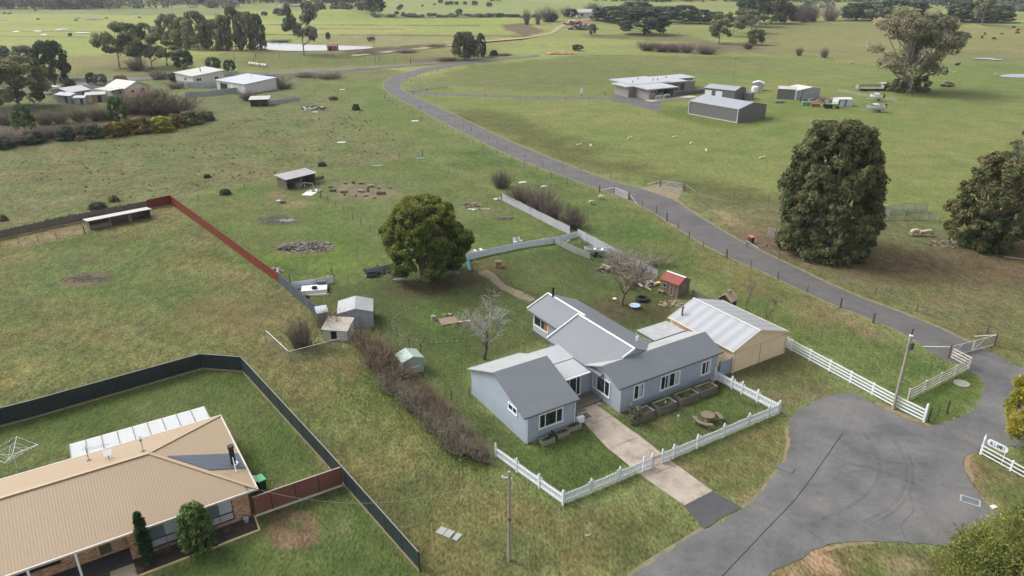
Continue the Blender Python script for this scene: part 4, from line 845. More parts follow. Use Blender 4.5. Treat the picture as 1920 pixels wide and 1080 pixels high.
def panel_fence(name, label, px, ht, m, capm=None, step=2.4, th=0.05, plinth=None, pm=None, cat='fence', post=0.07, pts=None, z0=0.05, uneven=0.0, seed=0):
    pts = pts or [gp(x, y) for x, y in px]; o = pts[0].copy(); t = thing(name, label, cat, o); rnd = random.Random(seed)
    hs = ht if hasattr(ht, '__len__') else [ht] * len(pts)
    for i in range(len(pts) - 1):
        p, q = pts[i] - o, pts[i + 1] - o; L = (q - p).length; n = max(1, round(L / step)); d = (q - p).normalized(); s = Vector((-d.y, d.x, 0)) * th / 2
        k = MB()
        for j in range(n):
            a, b_ = p.lerp(q, j / n), p.lerp(q, (j + 1) / n); h0 = hs[i] + (hs[i + 1] - hs[i]) * j / n; h1 = hs[i] + (hs[i + 1] - hs[i]) * (j + 1) / n
            if uneven:
                u_ = rnd.uniform(-uneven, uneven); h0 += u_; h1 += u_; s2 = s * rnd.uniform(-1.5, 1.5)
            else: s2 = Vector()
            k.prism([a + s + s2 + Vector((0, 0, z0)), b_ + s + s2 + Vector((0, 0, z0)), b_ + s + s2 + Vector((0, 0, h1)), a + s + s2 + Vector((0, 0, h0))], -2 * s)
        k.build('panel', m, t)
        if post:
            for j in range(n + (1 if i == len(pts) - 2 else 0)):
                a = p.lerp(q, j / n); k = MB(); k.obox(a + Vector((0, 0, (hs[i] + 0.02) / 2)), d * post / 2, Vector((-d.y, d.x, 0)) * (th / 2 + 0.02), (0, 0, (hs[i] + 0.02) / 2)); k.build('post', pm or m, t)
        if capm: k = MB(); k.bar(p + Vector((0, 0, hs[i] + 0.03)), q + Vector((0, 0, hs[i + 1] + 0.03)), th + 0.03, 0.05); k.build('top_rail', capm, t)
        if plinth: k = MB(); k.bar(p + Vector((0, 0, 0.09)), q + Vector((0, 0, 0.09)), th + 0.06, 0.18); k.build('plinth', plinth, t)
    return t
PICK = mat('picket_white', S(222, 226, 230, 0.8), 0.5, 0.06, 3.0)
def picket_fence(name, label, px, ht=1.05, posts=None, gate=None, pts=None):
    pts = pts or [gp(x, y) for x, y in px]; o = pts[0].copy(); t = thing(name, label, 'fence', o, 0, 'white picket fences round the front lawn'); k = MB(); rails = MB()
    for i in range(len(pts) - 1):
        p, q = pts[i] - o, pts[i + 1] - o; L = (q - p).length; d = (q - p).normalized(); s = Vector((-d.y, d.x, 0)); n = int(L / 0.155)
        ps = [L * f for f in (posts or [j / max(1, round(L / 2.6)) for j in range(max(1, round(L / 2.6)) + 1)])]
        for j in range(n + 1):
            x = L * j / n
            if any(abs(x - a) < 0.1 for a in ps): continue
            near = min(abs(x - a) for a in ps); hh = ht + (0.17 if near < 0.3 else 0) + 0.02 * math.sin(x * 3)
            c = p + d * x
            k.prism([c - d * 0.05 + Vector((0, 0, 0.08)), c + d * 0.05 + Vector((0, 0, 0.08)), c + d * 0.05 + Vector((0, 0, hh - 0.06)), c + Vector((0, 0, hh)), c - d * 0.05 + Vector((0, 0, hh - 0.06))], s * 0.03)
        for z in (0.3, 0.85): rails.bar(p + s * 0.06 + Vector((0, 0, z)), q + s * 0.06 + Vector((0, 0, z)), 0.05, 0.09)
        for a in ps:
            c = p + d * a; pk = MB(); hh = ht + 0.2; pk.obox(c + s * 0.03 + Vector((0, 0, hh / 2)), d * 0.07, s * 0.07, (0, 0, hh / 2)); pk.lathe([(0.02, 0), (0.07, 0.03), (0.085, 0.09), (0.05, 0.16), (0.01, 0.19)], 8, c + s * 0.03 + Vector((0, 0, hh))); pk.build('post', PICK, t)
    k.build('pickets', PICK, t); rails.build('rail', PICK, t); return t
picket_fence('picket_fence', 'white picket fence along the street, left of the concrete drive', [(1056, 947), (1222, 877)], posts=[0, 0.3, 0.62, 0.9, 1.0])
picket_fence('picket_fence', 'long white picket fence along the street, right of the concrete drive', [(1241, 869), (1460, 775.5)], posts=[0, 0.09, 0.28, 0.5, 0.72, 0.9, 1.0])
picket_fence('picket_fence', 'white picket fence running from the street corner back to the house', [(1460, 775.5), (1340, 712)], posts=[0, 0.32, 0.56, 0.72, 1.0])
picket_fence('picket_fence', 'white picket fence along the left side of the front lawn, by the bare hedge', [(1056, 947), (930, 857)])
# small wire gate across the footway
ga, gb = gp(1222.5, 876.8), gp(1240.5, 869.3); t = thing('garden_gate', 'low black wire gate between the two street picket fences', 'gate', ga, dirz(ga, gb)); L = (gb - ga).length - 0.1
k = MB(); k.tube([(0.1, 0, 0.1), (0.1, 0, 0.95)], 0.02, 6); k.tube([(L, 0, 0.1), (L, 0, 0.95)], 0.02, 6)
for z in (0.1, 0.8, 0.95): k.tube([(0.1, 0, z), (L, 0, z)], 0.018, 6)
k.build('frame', BLACK, t); k = MB()
for i in range(1, 9): k.tube([(0.1 + (L - 0.1) * i / 9, 0, 0.1), (0.1 + (L - 0.1) * i / 9, 0, 0.95)], 0.008, 4)
k.build('bars', BLACK, t)
# post and rail fences at the turning circle
def rail_fence(name, label, px, ht=1.25, n=4, m=None, posts=None, pw=0.14, step=2.6, endh=None, railw=0.16, grp=None):
    pts = [gp(x, y) for x, y in px]; o = pts[0].copy(); t = thing(name, label, 'fence', o, 0, grp); m = m or PICK
    for i in range(len(pts) - 1):
        p, q = pts[i] - o, pts[i + 1] - o; L = (q - p).length; d = (q - p).normalized(); s = Vector((-d.y, d.x, 0)); c = max(1, round(L / step))
        for j in range(c + 1):
            if i and not j: continue
            a = p.lerp(q, j / c); hh = endh if (endh and i == len(pts) - 2 and j == c) else ht; r = pw * (1.3 if hh != ht else 1) / 2; k = MB(); k.obox(a + Vector((0, 0, hh / 2)), d * r, s * r, (0, 0, hh / 2))
            if hh != ht: k.lathe([(r * 1.2, 0), (r * 1.25, 0.05), (r * 0.4, 0.14)], 8, a + Vector((0, 0, hh)))
            k.build('post', m, t)
        for z in range(n):
            zz = 0.22 + (ht - 0.3) * z / (n - 1); k = MB(); off = s * -(pw / 2 + 0.02); k.bar(p + off + Vector((0, 0, zz)), q + off + Vector((0, 0, zz)), 0.04, railw); k.build('rail', m, t)
    return t
GREYR = mat('rail_grey_white', S(196, 192, 184, 0.8), 0.7, 0.14, 2.0, S(150, 142, 130, 0.7))
rail_fence('rail_fence', 'white four-rail fence from the beige shed to the turning circle', [(1482, 657), (1678, 764), (1732, 791)], 1.3, 4, endh=1.75)
rail_fence('rail_fence', 'grey white rail fence bending from the power pole to the mesh gates', [(1702, 750), (1816, 691), (1778, 671)], 1.25, 4, GREYR)
t = panel_fence('fence_end_panel', 'short white sheet panel between beige shed and white rail fence', [(1473.5, 652), (1483, 658)], 1.25, PICK, post=0.1)
wire_fence('wire_fence', 'low dark wire fence stub on the grass island beside the white end post', [(1740, 791), (1775, 775)], 1.6, 1.3, mat('post_dark', S(58, 60, 56)), 6, 0.04)
# double mesh gates
def mesh_gate(label, pa, pb, ht=1.25, leaves=1, col=None, braces=True, stays=(), post=0.1):
    a, b_ = gp(*pa), gp(*pb); t = thing('mesh_gate', label, 'gate', a, dirz(a, b_)); L = (b_ - a).length; gm = col or mat('gate_galv', S(206, 208, 210, 0.85), 0.4)
    for x in (0, L): k = MB(); k.tube([(x, 0, 0), (x, 0, ht + 0.3)], post, 8); k.build('post', WOODP, t)
    w_ = L / leaves
    for i in range(leaves):
        x0, x1 = i * w_ + 0.12, (i + 1) * w_ - 0.06; k = MB(); z0, z1 = 0.12, ht
        for (p, q) in (((x0, 0, z0), (x1, 0, z0)), ((x1, 0, z0), (x1, 0, z1)), ((x1, 0, z1), (x0, 0, z1)), ((x0, 0, z1), (x0, 0, z0))): k.tube([p, q], 0.028, 6)
        if braces:
            m_ = (x0 + x1) / 2; k.tube([(x0, 0, z0), (m_, 0, z1)], 0.022, 6); k.tube([(m_, 0, z1), (x1, 0, z0)], 0.022, 6)
        l = k.build('gate_leaf', gm, t); n_ = MB(); n_.face([(x0, 0.005, z0), (x1, 0.005, z0), (x1, 0.005, z1), (x0, 0.005, z1)]); n_.build('mesh', meshmat('gate_mesh', S(170, 172, 176, 0.7), 0.12, 0.22), l)
    for (p, q) in stays:
        k = MB(); pp, qq = gp(*p), gp(*q); A = Vector((0, 0, ht)) if (pp - a).length < (pp - b_).length else Vector((L, 0, ht)); d = qq - a; c, s_ = math.cos(-t.rotation_euler[2]), math.sin(-t.rotation_euler[2])
        k.tube([A, (d.x * c - d.y * s_, d.x * s_ + d.y * c, 0.1)], 0.03, 6); k.build('stay', gm, t)
    return t
mesh_gate('white double mesh farm gates across the lane by the turning circle', (1778, 671), (1864, 648), 1.3, 2, stays=(((1778, 671), (1729, 651)), ((1864, 648), (1826, 632))))
mesh_gate('white mesh gate into the green paddock, right of the lane', (1238, 350), (1281, 357), 1.25, 1, stays=(((1238, 350), (1214, 346.5)), ((1281, 357), (1304, 360))))
mesh_gate('white mesh gate on the near side of the lane by the grazing sheep', (1152, 363), (1178, 374), 1.2, 1, stays=(((1152, 363), (1128, 357)), ((1178, 374), (1194, 383))))
# sign fence, lower right
rail_fence('rail_fence', 'white three-rail fence under the oval name sign', [(1838.5, 852), (1894, 883), (1950, 914)], 1.0, 3, PICK, step=3.4, railw=0.1)
k0, k1 = gp(1842, 856), gp(1866.5, 868.5); a = gp(1838.5, 852); t = thing('name_sign', 'white rounded sign reading ALLAMBI on posts above the rail fence', 'sign', a, dirz(k0, k1)); hL = hgt(1838.5, 852, 815)
k = MB(); k.lathe([(0.1, 0), (0.1, 0.35), (0.13, 0.4), (0.09, 0.46), (0.1, 0.85), (0.13, 0.9), (0.08, 0.98), (0.09, 1.5), (0.12, 1.55), (0.03, hL)], 10); k.build('turned_post', PICK, t)
LB = 1.72; k = MB(); k.box(1.62, 1.68, -0.03, 0.03, 0, 1.7); k.build('post', PICK, t); sx0, sz0, sw, shh = 0.22, 1.18, 1.62, 0.62
k = MB(); pts = []
for i in range(24):
    th_ = 2 * math.pi * i / 24; r_ = 0.3; cx = sw / 2 - r_ if math.cos(th_) > 0 else -(sw / 2 - r_); pts.append((sx0 + sw / 2 + cx + r_ * math.cos(th_), -0.05, sz0 + shh / 2 + (shh / 2) * math.sin(th_)))
k.prism(pts, (0, -0.04, 0)); k.build('board', PICK, t)
INK = mat('sign_ink', S(28, 36, 52), 0.5); GL = {'A': [((0, 0), (.5, 1)), ((.5, 1), (1, 0)), ((.2, .4), (.8, .4))], 'L': [((0, 1), (0, 0)), ((0, 0), (.9, 0))], 'M': [((0, 0), (0, 1)), ((0, 1), (.5, .3)), ((.5, .3), (1, 1)), ((1, 1), (1, 0))],
      'B': [((0, 0), (0, 1)), ((0, 1), (.8, .9)), ((.8, .9), (.8, .6)), ((.8, .6), (0, .5)), ((.8, .45), (.9, .1)), ((0, .5), (.8, .45)), ((.9, .1), (0, 0))], 'I': [((.5, 0), (.5, 1)), ((.2, 0), (.8, 0)), ((.2, 1), (.8, 1))]}
k = MB(); cw, chh, gx = 0.125, 0.34, sx0 + 0.24
for ch in 'ALLAMBI':
    for (p, q) in GL[ch]: k.bar((gx + p[0] * cw, -0.094, sz0 + 0.14 + p[1] * chh), (gx + q[0] * cw, -0.094, sz0 + 0.14 + q[1] * chh), 0.01, 0.045, up=(0, 1, 0)) if False else k.bar((gx + p[0] * cw, -0.094, sz0 + 0.14 + p[1] * chh), (gx + q[0] * cw, -0.094, sz0 + 0.14 + q[1] * chh), 0.038, 0.012, up=(0, 1, 0))
    gx += cw + 0.045
k.build('lettering', INK, t)
# black steel fence, brown gate panel
BLK = ribmat('black_steel_panel', S(46, 58, 62, 0.7), 0.2, 0.015, 0.45, 0.08, 0.2, 'X', spec=0.4); PLI = mat('plinth_board', S(170, 156, 130, 0.55), 0.9, 0.15); CAPB = mat('black_fence_cap', S(150, 150, 146, 0.6), 0.4)
panel_fence('steel_fence', 'black steel panel fence round the yard of the brick house', [(-60, 816), (64, 784), (380, 692), (456, 698), (616, 876), (787, 1072)], [1.78, 1.78, 1.72, 1.72, 1.72, 1.68], BLK, CAPB, 2.35, 0.04, PLI, BLK)
BRN = ribmat('brown_slat', S(134, 88, 74, 0.8), 0.1, 0.015, 0.55, 0.08, 0.4, 'Y')
panel_fence('slat_fence', 'red brown horizontal slat fence and gate beside the brick house', [(479, 969), (512, 957), (642, 911)], 1.75, BRN, mat('brown_cap', S(196, 180, 168, 0.7)), 2.0, 0.04, mat('plinth_pale', S(206, 200, 194, 0.8)), mat('brown_post', S(84, 56, 48, 0.8)))
# fences of the lot
REDF = ribmat('red_steel_panel', S(128, 52, 38, 0.66), 0.2, 0.015, 0.5, 0.08, 0.15, 'X'); SLF = ribmat('slate_steel_panel', S(78, 86, 98, 0.8), 0.2, 0.015, 0.5, 0.1, 0.15, 'X')
panel_fence('red_fence', 'dark red steel fence along the left side of the back paddock', [(278, 391), (322, 384), (400, 440), (480, 500), (523, 530)], [1.5, 1.7, 1.5, 1.45, 1.35], REDF, None, 2.4, 0.04, None, REDF)
panel_fence('slate_fence', 'slate grey steel fence between the red fence and the metal shed', [(523, 530), (582, 583), (612, 606)], 1.4, SLF, None, 2.4, 0.04, None, SLF)
panel_fence('paling_fence', 'old grey leaning paling fence at the left edge by the lean-to', [(-60, 467), (0, 449), (100, 426), (190, 408), (278, 391)], 1.35, WOODG, None, 0.16, 0.03, None, None, post=0, uneven=0.12, seed=4)
WHF = ribmat('white_iron_sheet', S(200, 202, 208, 0.62), 0.1, 0.015, 0.5, 0.08, 0.16, 'X', col2=S(172, 172, 178, 0.7)); BLUF = ribmat('pale_blue_iron', S(206, 214, 226, 1.0), 0.1, 0.015, 0.5, 0.08, 0.14, 'X', col2=S(180, 188, 204, 0.9))
panel_fence('iron_fence', 'white corrugated iron fence on the right boundary below the purple bushes', [(941, 376), (1000, 406), (1040, 427), (1068, 440)], 1.35, WHF, None, 0.8, 0.03, None, WHF, post=0, uneven=0.05, seed=2)
panel_fence('iron_fence', 'pale iron fence on the right boundary behind the dinghy', [(1083, 444), (1122, 466), (1160, 486), (1205, 509), (1232, 524)], 1.3, WHF, None, 0.8, 0.03, None, WHF, post=0, uneven=0.05, seed=3)
panel_fence('iron_fence', 'long pale blue iron fence across the yard, right of the cypress', [(868, 490), (920, 478), (975, 466), (1036, 457), (1083, 445)], 0.95, BLUF, None, 1.1, 0.03, None, BLUF, post=0, uneven=0.03, seed=5)
panel_fence('iron_fence', 'short pale blue iron fence behind the stacked sheets, with a wire frame above', [(548, 543), (590, 537), (626, 530)], 1.0, BLUF, None, 1.6, 0.03, None, BLUF, post=0, uneven=0.02)
panel_fence('iron_fence', 'short grey iron fence behind the old bath, left of the cypress', [(686, 519), (710, 513), (742, 506)], 1.0, GALV, None, 1.6, 0.03, None, GALV, post=0, uneven=0.02)
wire_fence('wire_fence', 'dark framed wire fence above the pale blue iron by the back paddock', [(545, 540), (590, 533), (624, 527)], 2.6, 1.75, mat('post_green', S(70, 78, 66)), 4, 0.035)
wire_fence('wire_fence', 'thin wire fence between the pale blue iron and the old bath', [(627, 530), (686, 519)], 5, 1.1, None, 5, 0.03, wr=0.008)
rail_fence('rail_fence', 'grey timber four-rail fence panel leaning near the dinghy', [(1037, 456), (1078, 476), (1106, 487)], 1.1, 4, mat('grey_rail', S(150, 148, 148, 0.75), 0.8, 0.15), step=3, pw=0.08)
panel_fence('paling_fence', 'low grey paling fence from the red roofed hut towards the beige shed', [(1296, 557), (1345, 580)], 1.0, WOODG, None, 0.5, 0.03, None, None, post=0, uneven=0.04)
wire_fence('wire_fence', 'short dark posted wire fence crossing the back paddock to the cypress', [(602, 371), (695, 434), (725, 452)], 3.4, 1.2, mat('post_old', S(84, 80, 70, 0.8)), 3, 0.05, seed=3)
wire_fence('wire_fence', 'rear boundary wire fence of the back paddock', [(325, 385), (500, 345), (660, 309), (792, 292)], 5, 1.1, None, 3, 0.045, seed=5)
wire_fence('wire_fence', 'side boundary wire fence from the far corner to the white iron', [(792, 292), (860, 333), (941, 376)], 5, 1.1, None, 3, 0.05, seed=6)
wire_fence('wire_fence', 'wire fence in front of the old palings at the left', [(0, 462), (36, 458), (72, 454), (107, 450), (160, 440)], 4, 1.3, mat('post_old', S(84, 80, 70, 0.8)), 3, 0.05, seed=8)
wire_fence('wire_fence', 'loose netting fence from the metal shed to the small green shed', [(702, 597), (722, 608), (745, 632), (768, 655), (790, 668)], 2.5, 1.5, mat('post_green', S(70, 78, 66)), 4, 0.03, seed=9)
wire_fence('wire_fence', 'wire fence from the bare hedge to the left wing of the house', [(847, 752), (880, 745)], 3, 1.1, None, 3, 0.03, seed=10, wr=0.012)
# the lane fences
LP = [(722, 185), (745, 200), (790, 222), (830, 240), (870, 261), (905, 279), (960, 302), (1007, 322), (1063, 344), (1124, 360)]
wire_fence('lane_fence', 'post and wire fence on the near side of the lane, far stretch', LP, 6.0, 1.15, None, 3, 0.075, 'post and wire fences beside the lane', seed=11)
wire_fence('lane_fence', 'post and wire fence on the near side of the lane, closest stretch', [(1180, 375), (1204, 387), (1230, 400), (1250, 414), (1271, 429), (1292, 447), (1318, 466), (1362, 484), (1407, 503), (1458, 525), (1513, 548), (1575, 577), (1637, 605)], 5.2, 1.2, None, 3, 0.08, 'post and wire fences beside the lane', seed=12, strainer=(3, 7, 11))
wire_fence('lane_fence', 'post and wire fence on the paddock side of the lane', [(788, 206), (840, 226), (900, 254), (950, 280), (984, 296), (1018, 312), (1056, 320), (1098, 318) if False else (1090, 326), (1145, 334), (1175, 341), (1208, 347), (1238, 350)], 6.0, 1.1, None, 3, 0.055, 'post and wire fences beside the lane', seed=13)
wire_fence('lane_fence', 'post and wire fence between green paddock and dry paddock', [(1283, 358), (1376, 370), (1440, 380), (1560, 396), (1700, 405)], 7, 1.1, None, 3, 0.06, 'post and wire fences beside the lane', seed=14)
wire_fence('lane_fence', 'sparse wire fence on the dry paddock side of the lane', [(1400, 462), (1460, 485), (1538, 512), (1640, 553), (1718, 584), (1850, 625)], 9, 1.1, None, 3, 0.06, 'post and wire fences beside the lane', seed=15)
wire_fence('driveway_fence', 'wire fence along the far edge of the paddock driveway', [(800, 172), (838, 166), (960, 172), (1020, 172), (1135, 178)], 7, 1.1, None, 3, 0.06, None, seed=16)
wire_fence('driveway_fence', 'wire fence along the near edge of the paddock driveway, to the grey sheds', [(775, 178), (860, 182), (960, 184), (1060, 186), (1150, 190), (1220, 199), (1290, 204)], 8, 1.1, None, 3, 0.06, None, seed=17)
wire_fence('field_fence', 'long post and wire fence on the outside of the far bend', [(1010, 108), (930, 115), (885, 122), (820, 134), (780, 147), (770, 155)], 8, 1.1, None, 3, 0.06, None, seed=18)
wire_fence('field_fence', 'fence of tall posts along the far road in front of the pond', [(480, 111), (525, 110), (560, 109), (625, 108), (684, 114), (770, 120)], 9, 2.2, None, 2, 0.09, None, seed=19)
wire_fence('field_fence', 'post and wire fence along the green plain, behind the far road', [(290, 112), (340, 118), (380, 118), (440, 114), (480, 111)], 9, 1.8, None, 2, 0.09, None, seed=20)
wire_fence('field_fence', 'overgrown wire fence line in the field left of the lane', [(590, 152), (615, 163), (640, 182), (672, 205)], 6, 1.0, None, 3, 0.06, None, seed=21)
# poles
def power_pole(label, base, top, r=0.14, col=None, kind=0):
    p = gp(*base); hh = hgt(base[0], base[1], top); t = thing('power_pole', label, 'pole', p); k = MB(); k.tube([(0, 0, 0), (0, 0, hh)], [r, r * 0.72], 12); k.build('shaft', col or mat('pole_timber', S(168, 160, 146, 0.72), 0.9, 0.14, 2.0, S(140, 134, 122, 0.7)), t); return t, hh
lean = None
t, hh = power_pole('weathered timber pole with a rust red band, alone on the front verge', (955, 1051), 884, 0.13)
k = MB(); k.tube([(0, 0, hh * 0.47), (0, 0, hh * 0.5)], 0.125, 12); k.build('band', mat('rust_band', S(130, 72, 56, 0.8)), t); k = MB(); k.box(-0.45, -0.05, -0.03, 0.03, hh - 0.5, hh - 0.44); k.lathe([(0.05, 0), (0.07, 0.05), (0.03, 0.12)], 8, (-0.42, 0, hh - 0.44)); k.lathe([(0.04, 0), (0.06, 0.06), (0.03, 0.1)], 8, (0.16, 0, hh - 0.6)); k.build('insulator', WHITE, t)
t, hh = power_pole('grey timber power pole with a small box transformer at the white rail fence', (1675, 767), 630, 0.16)
k = MB(); k.lathe([(0.2, 0), (0.24, 0.06), (0.24, 0.62), (0.2, 0.7), (0.05, 0.74)], 12, (0.0, -0.32, hh - 1.15)); k.build('transformer', mat('transformer_green', S(88, 98, 90, 0.7), 0.5), t); k = MB(); k.tube([(0, 0, hh), (0.02, 0, hh + 0.7)], 0.05, 6); k.build('conduit', BLACK, t); k = MB(); k.lathe([(0.16, 0), (0.18, 0.06), (0.05, 0.12)], 10, (0, 0, hh)); k.build('cap', WHITE, t)
for (lab, b_, tp) in (('thin pale pole standing in the home paddock behind the modern house', (1374, 151), 105), ('pole with a crossarm by the gums on the plain', (440, 113), 84), ('slim pole by the rolled bales and the far road', (488, 130), 96), ('pale pole on the bank beside the far road, near the pond', (704, 120), 70), ('lone pale post beyond the far shrub thicket', (1270, 79), 58), ('pole beside the dirt track far up the hill', (918, 16), 2)):
    t, hh = power_pole(lab, b_, tp, 0.13)
    k = MB(); k.box(-0.9, 0.9, -0.05, 0.05, hh - 0.9, hh - 0.78); k.build('crossarm', WOODP, t)
# service cable from the pole to the brick house
pa = gp(955, 1051) + Vector((0, 0, hgt(955, 1051, 890))); pb = BO + ux * BL + Vector((0, 0, 2.75)); k = MB(); n = 14
k.tube([pa.lerp(pb, i / n) - Vector((0, 0, 1.9 * 4 * (i / n) * (1 - i / n))) for i in range(n + 1)], 0.02, 4); o = k.build('service_cable', mat('cable_grey', S(120, 118, 114, 0.7))); tag(o, 'grey service cable sagging from the verge pole to the brick house', 'cable')
k = MB(); k.tube([(0, 0, 0), (0, 0, 0.7)], 0.03, 6); k.tube([(0, 0, 0.7), (-0.05, 0, 0.72)], 0.03, 6); k.box(-0.2, 0.2, -0.02, 0.02, 0.55, 0.59); o = k.build('cable_bracket', TRIMD); o.location = pb - Vector((0, 0, 0.68)); tag(o, 'cable bracket on the roof corner of the brick house', 'bracket')
# ================================================================ TREES AND SHRUBS
LEAF = tintmat('foliage', 0.75, 0.2, 0.42); BARK = tintmat('bark', 0.9, 0.1)
def quadmesh(name, V, T, m):
    n = len(V); me = bpy.data.meshes.new(name)
    me.vertices.add(4 * n); me.vertices.foreach_set('co', V.astype(np.float32).ravel()); me.loops.add(4 * n); me.loops.foreach_set('vertex_index', np.arange(4 * n, dtype=np.int32))
    me.polygons.add(n); me.polygons.foreach_set('loop_start', np.arange(0, 4 * n, 4, dtype=np.int32))
    a = me.attributes.new('tint', 'FLOAT_COLOR', 'CORNER'); c = np.ones((n, 4, 4), np.float32); c[:, :, :3] = T[:, None, :]; a.data.foreach_set('color', c.ravel())
    me.update(calc_edges=True); me.materials.append(m); return me
def unit(v): return v / np.maximum(np.linalg.norm(v, axis=-1, keepdims=True), 1e-9)
def leaves(rng, C, CR, per, L, Wd, pal, up=0.3, flat=0.75, spray=0.0, tip=None, shell=0.55, var=0.35):
    """C clump centres, CR clump radii; leaf-sized quads on each clump. Colours are kinds of leaf: each clump picks from the palette"""
    n = len(C); ci = np.repeat(np.arange(n), per); N_ = len(ci)
    d = unit(rng.normal(size=(N_, 3)) + np.array([0, 0, up])); rad = shell + (1 - shell) * rng.rand(N_) ** 0.7
    P = C[ci] + d * (CR[ci] * rad)[:, None] * np.array([1, 1, flat])
    nr = unit(d * 0.7 + rng.normal(size=(N_, 3)) * 0.6 + np.array([0, 0, 0.35]))
    if spray: ax = unit(d + np.array([0, 0, 0.35]) + rng.normal(size=(N_, 3)) * 0.45)
    else: ax = unit(np.cross(nr, rng.normal(size=(N_, 3))))
    bx = unit(np.cross(ax, nr)); s = (0.6 + 0.8 * rng.rand(N_))[:, None]
    a = ax * s * L / 2; b = bx * s * Wd / 2
    w0 = 0.35 if spray else 0.8
    V = np.stack([P - a - b * w0, P - a * 0.2 + b * -1.0, P + a, P - a * 0.2 + b], 1)
    pal = np.array(pal); pc = pal[rng.randint(0, len(pal), n)] * (1 + var * (rng.rand(n, 1) * 2 - 1)); T = pc[ci] * (0.78 + 0.44 * rng.rand(N_, 1))
    if tip is not None:
        k = np.clip((rad - 0.8) / 0.2, 0, 1)[:, None] * np.clip(d[:, 2:3] + 0.4, 0, 1); T = T * (1 - k * 0.7) + np.array(tip) * k * 0.7
    return V, T
def c3(r, g_, b, k=1.22): return np.array(S(r, g_, b, k)[:3])
OLIVE = [c3(100, 104, 72), c3(86, 94, 62), c3(112, 110, 78), c3(78, 84, 56)]; GUM = [c3(112, 116, 88), c3(100, 106, 80), c3(126, 126, 96), c3(92, 98, 70)]; DARKC = [c3(66, 78, 58), c3(58, 70, 56), c3(76, 86, 64)]
CYP = [c3(80, 98, 54), c3(68, 90, 52), c3(94, 108, 56)]; GORSE = [c3(108, 104, 58), c3(92, 92, 60), c3(142, 118, 44), c3(84, 86, 58)]; YEL = [c3(160, 148, 58), c3(142, 138, 54), c3(122, 126, 54)]; BROWNL = [c3(112, 103, 74), c3(102, 100, 68), c3(96, 99, 64), c3(88, 96, 60)]
GREEN = [c3(74, 96, 58), c3(62, 84, 50), c3(88, 108, 64)]; PURP = [c3(108, 98, 94), c3(98, 92, 88), c3(116, 106, 100)]; GREYG = [c3(102, 106, 92), c3(92, 98, 82), c3(112, 112, 98)]
def shape(kind, rng, n):
    """clump centres in a unit crown (x, y in -1..1, z 0..1) and clump radius (fraction of crown radius)"""
    t = (rng.permutation(n) + rng.rand(n)) / n; th = np.arange(n) * 2.399963 + rng.rand(n) * 1.2; t0 = t
    if kind == 'dome':       # broad round head
        t = t0 ** 0.8; r = np.sqrt(np.clip(1 - ((t - 0.42) / 0.62) ** 2, 0.02, 1)); q = 0.62 + 0.38 * rng.rand(n) ** 0.5; cr = 0.17 + 0.11 * rng.rand(n)
    elif kind == 'egg':      # full to the ground, narrower top
        r = np.where(t < 0.4, 0.82 + 0.18 * t / 0.4, np.sqrt(np.clip(1 - ((t - 0.4) / 0.66) ** 2, 0.03, 1))) * (1 - 0.34 * np.clip(t - 0.25, 0, 1)); q = 0.6 + 0.42 * rng.rand(n) ** 0.5; cr = 0.15 + 0.12 * rng.rand(n)
    elif kind == 'cone': r = 1.0 - 0.9 * t; q = 0.5 + 0.5 * rng.rand(n) ** 0.5; cr = (0.3 - 0.16 * t) * (0.7 + 0.6 * rng.rand(n))
    elif kind == 'column': r = np.minimum(1, (1 - t) * 3 + 0.12); q = 0.4 + 0.5 * rng.rand(n); cr = 0.42 + 0.2 * rng.rand(n)
    elif kind == 'open':     # gum: separate heads with gaps
        m = max(9, n // 6); hz = np.sqrt(rng.rand(m)) * 0.95; ht_ = rng.rand(m) * 2 * math.pi; tt = 0.12 + 0.86 * (rng.rand(m)); rr = np.sqrt(np.clip(1 - ((tt - 0.5) / 0.58) ** 2, 0.1, 1)) * (0.35 + 0.65 * hz)
        k = rng.randint(0, m, n); g_ = rng.normal(size=(n, 3)) * np.array([0.13, 0.13, 0.035])
        return np.stack([rr[k] * np.cos(ht_[k]) + g_[:, 0], rr[k] * np.sin(ht_[k]) + g_[:, 1], np.clip(tt[k] + g_[:, 2], 0.02, 1)], 1), 0.15 + 0.12 * rng.rand(n)
    elif kind == 'layer':    # macrocarpa: flat spreading tiers
        m = 9; tt = np.linspace(0.12, 0.97, m); k = rng.randint(0, m, n); r = np.sqrt(np.clip(1 - (tt[k] - 0.35) ** 2 / 0.55, 0.08, 1)); q = np.sqrt(rng.rand(n)) * 0.55 + 0.45
        return np.stack([r * q * np.cos(th), r * q * np.sin(th), np.clip(tt[k] + rng.normal(size=n) * 0.02, 0, 1)], 1), 0.14 + 0.1 * rng.rand(n)
    elif kind == 'mound': t = t0 ** 1.2 * 0.85; r = np.sqrt(np.clip(1 - (t / 0.95) ** 2, 0.02, 1)); q = 0.5 + 0.5 * rng.rand(n) ** 0.5; cr = 0.2 + 0.12 * rng.rand(n)
    else: raise KeyError(kind)
    return np.stack([r * q * np.cos(th), r * q * np.sin(th), t], 1), cr
TOP = {'flat': {'layer': 0.4, 'open': 0.6}}
def lobed(kind, rng, n, nl, lr):
    L, _ = shape(kind, rng, nl); ax = np.array([1, 1, 0.0]); m = n // nl + 1; k = np.repeat(np.arange(nl), m); r = lr * (0.7 + 0.6 * rng.rand(nl))
    L = L * np.array([0.84, 0.84, 0.9]) + np.array([0, 0, 0.03]); out = unit(np.stack([L[k, 0], L[k, 1], (L[k, 2] - 0.4) * 1.2 + 0.35], 1))
    d = unit(rng.normal(size=(len(k), 3)) + out * 0.9); P = L[k] + d * r[k][:, None] * np.array([1, 1, 0.62]); P[:, 2] = np.clip(P[:, 2], 0.0, 1.0)
    return P, lr * (0.32 + 0.3 * rng.rand(len(k)))
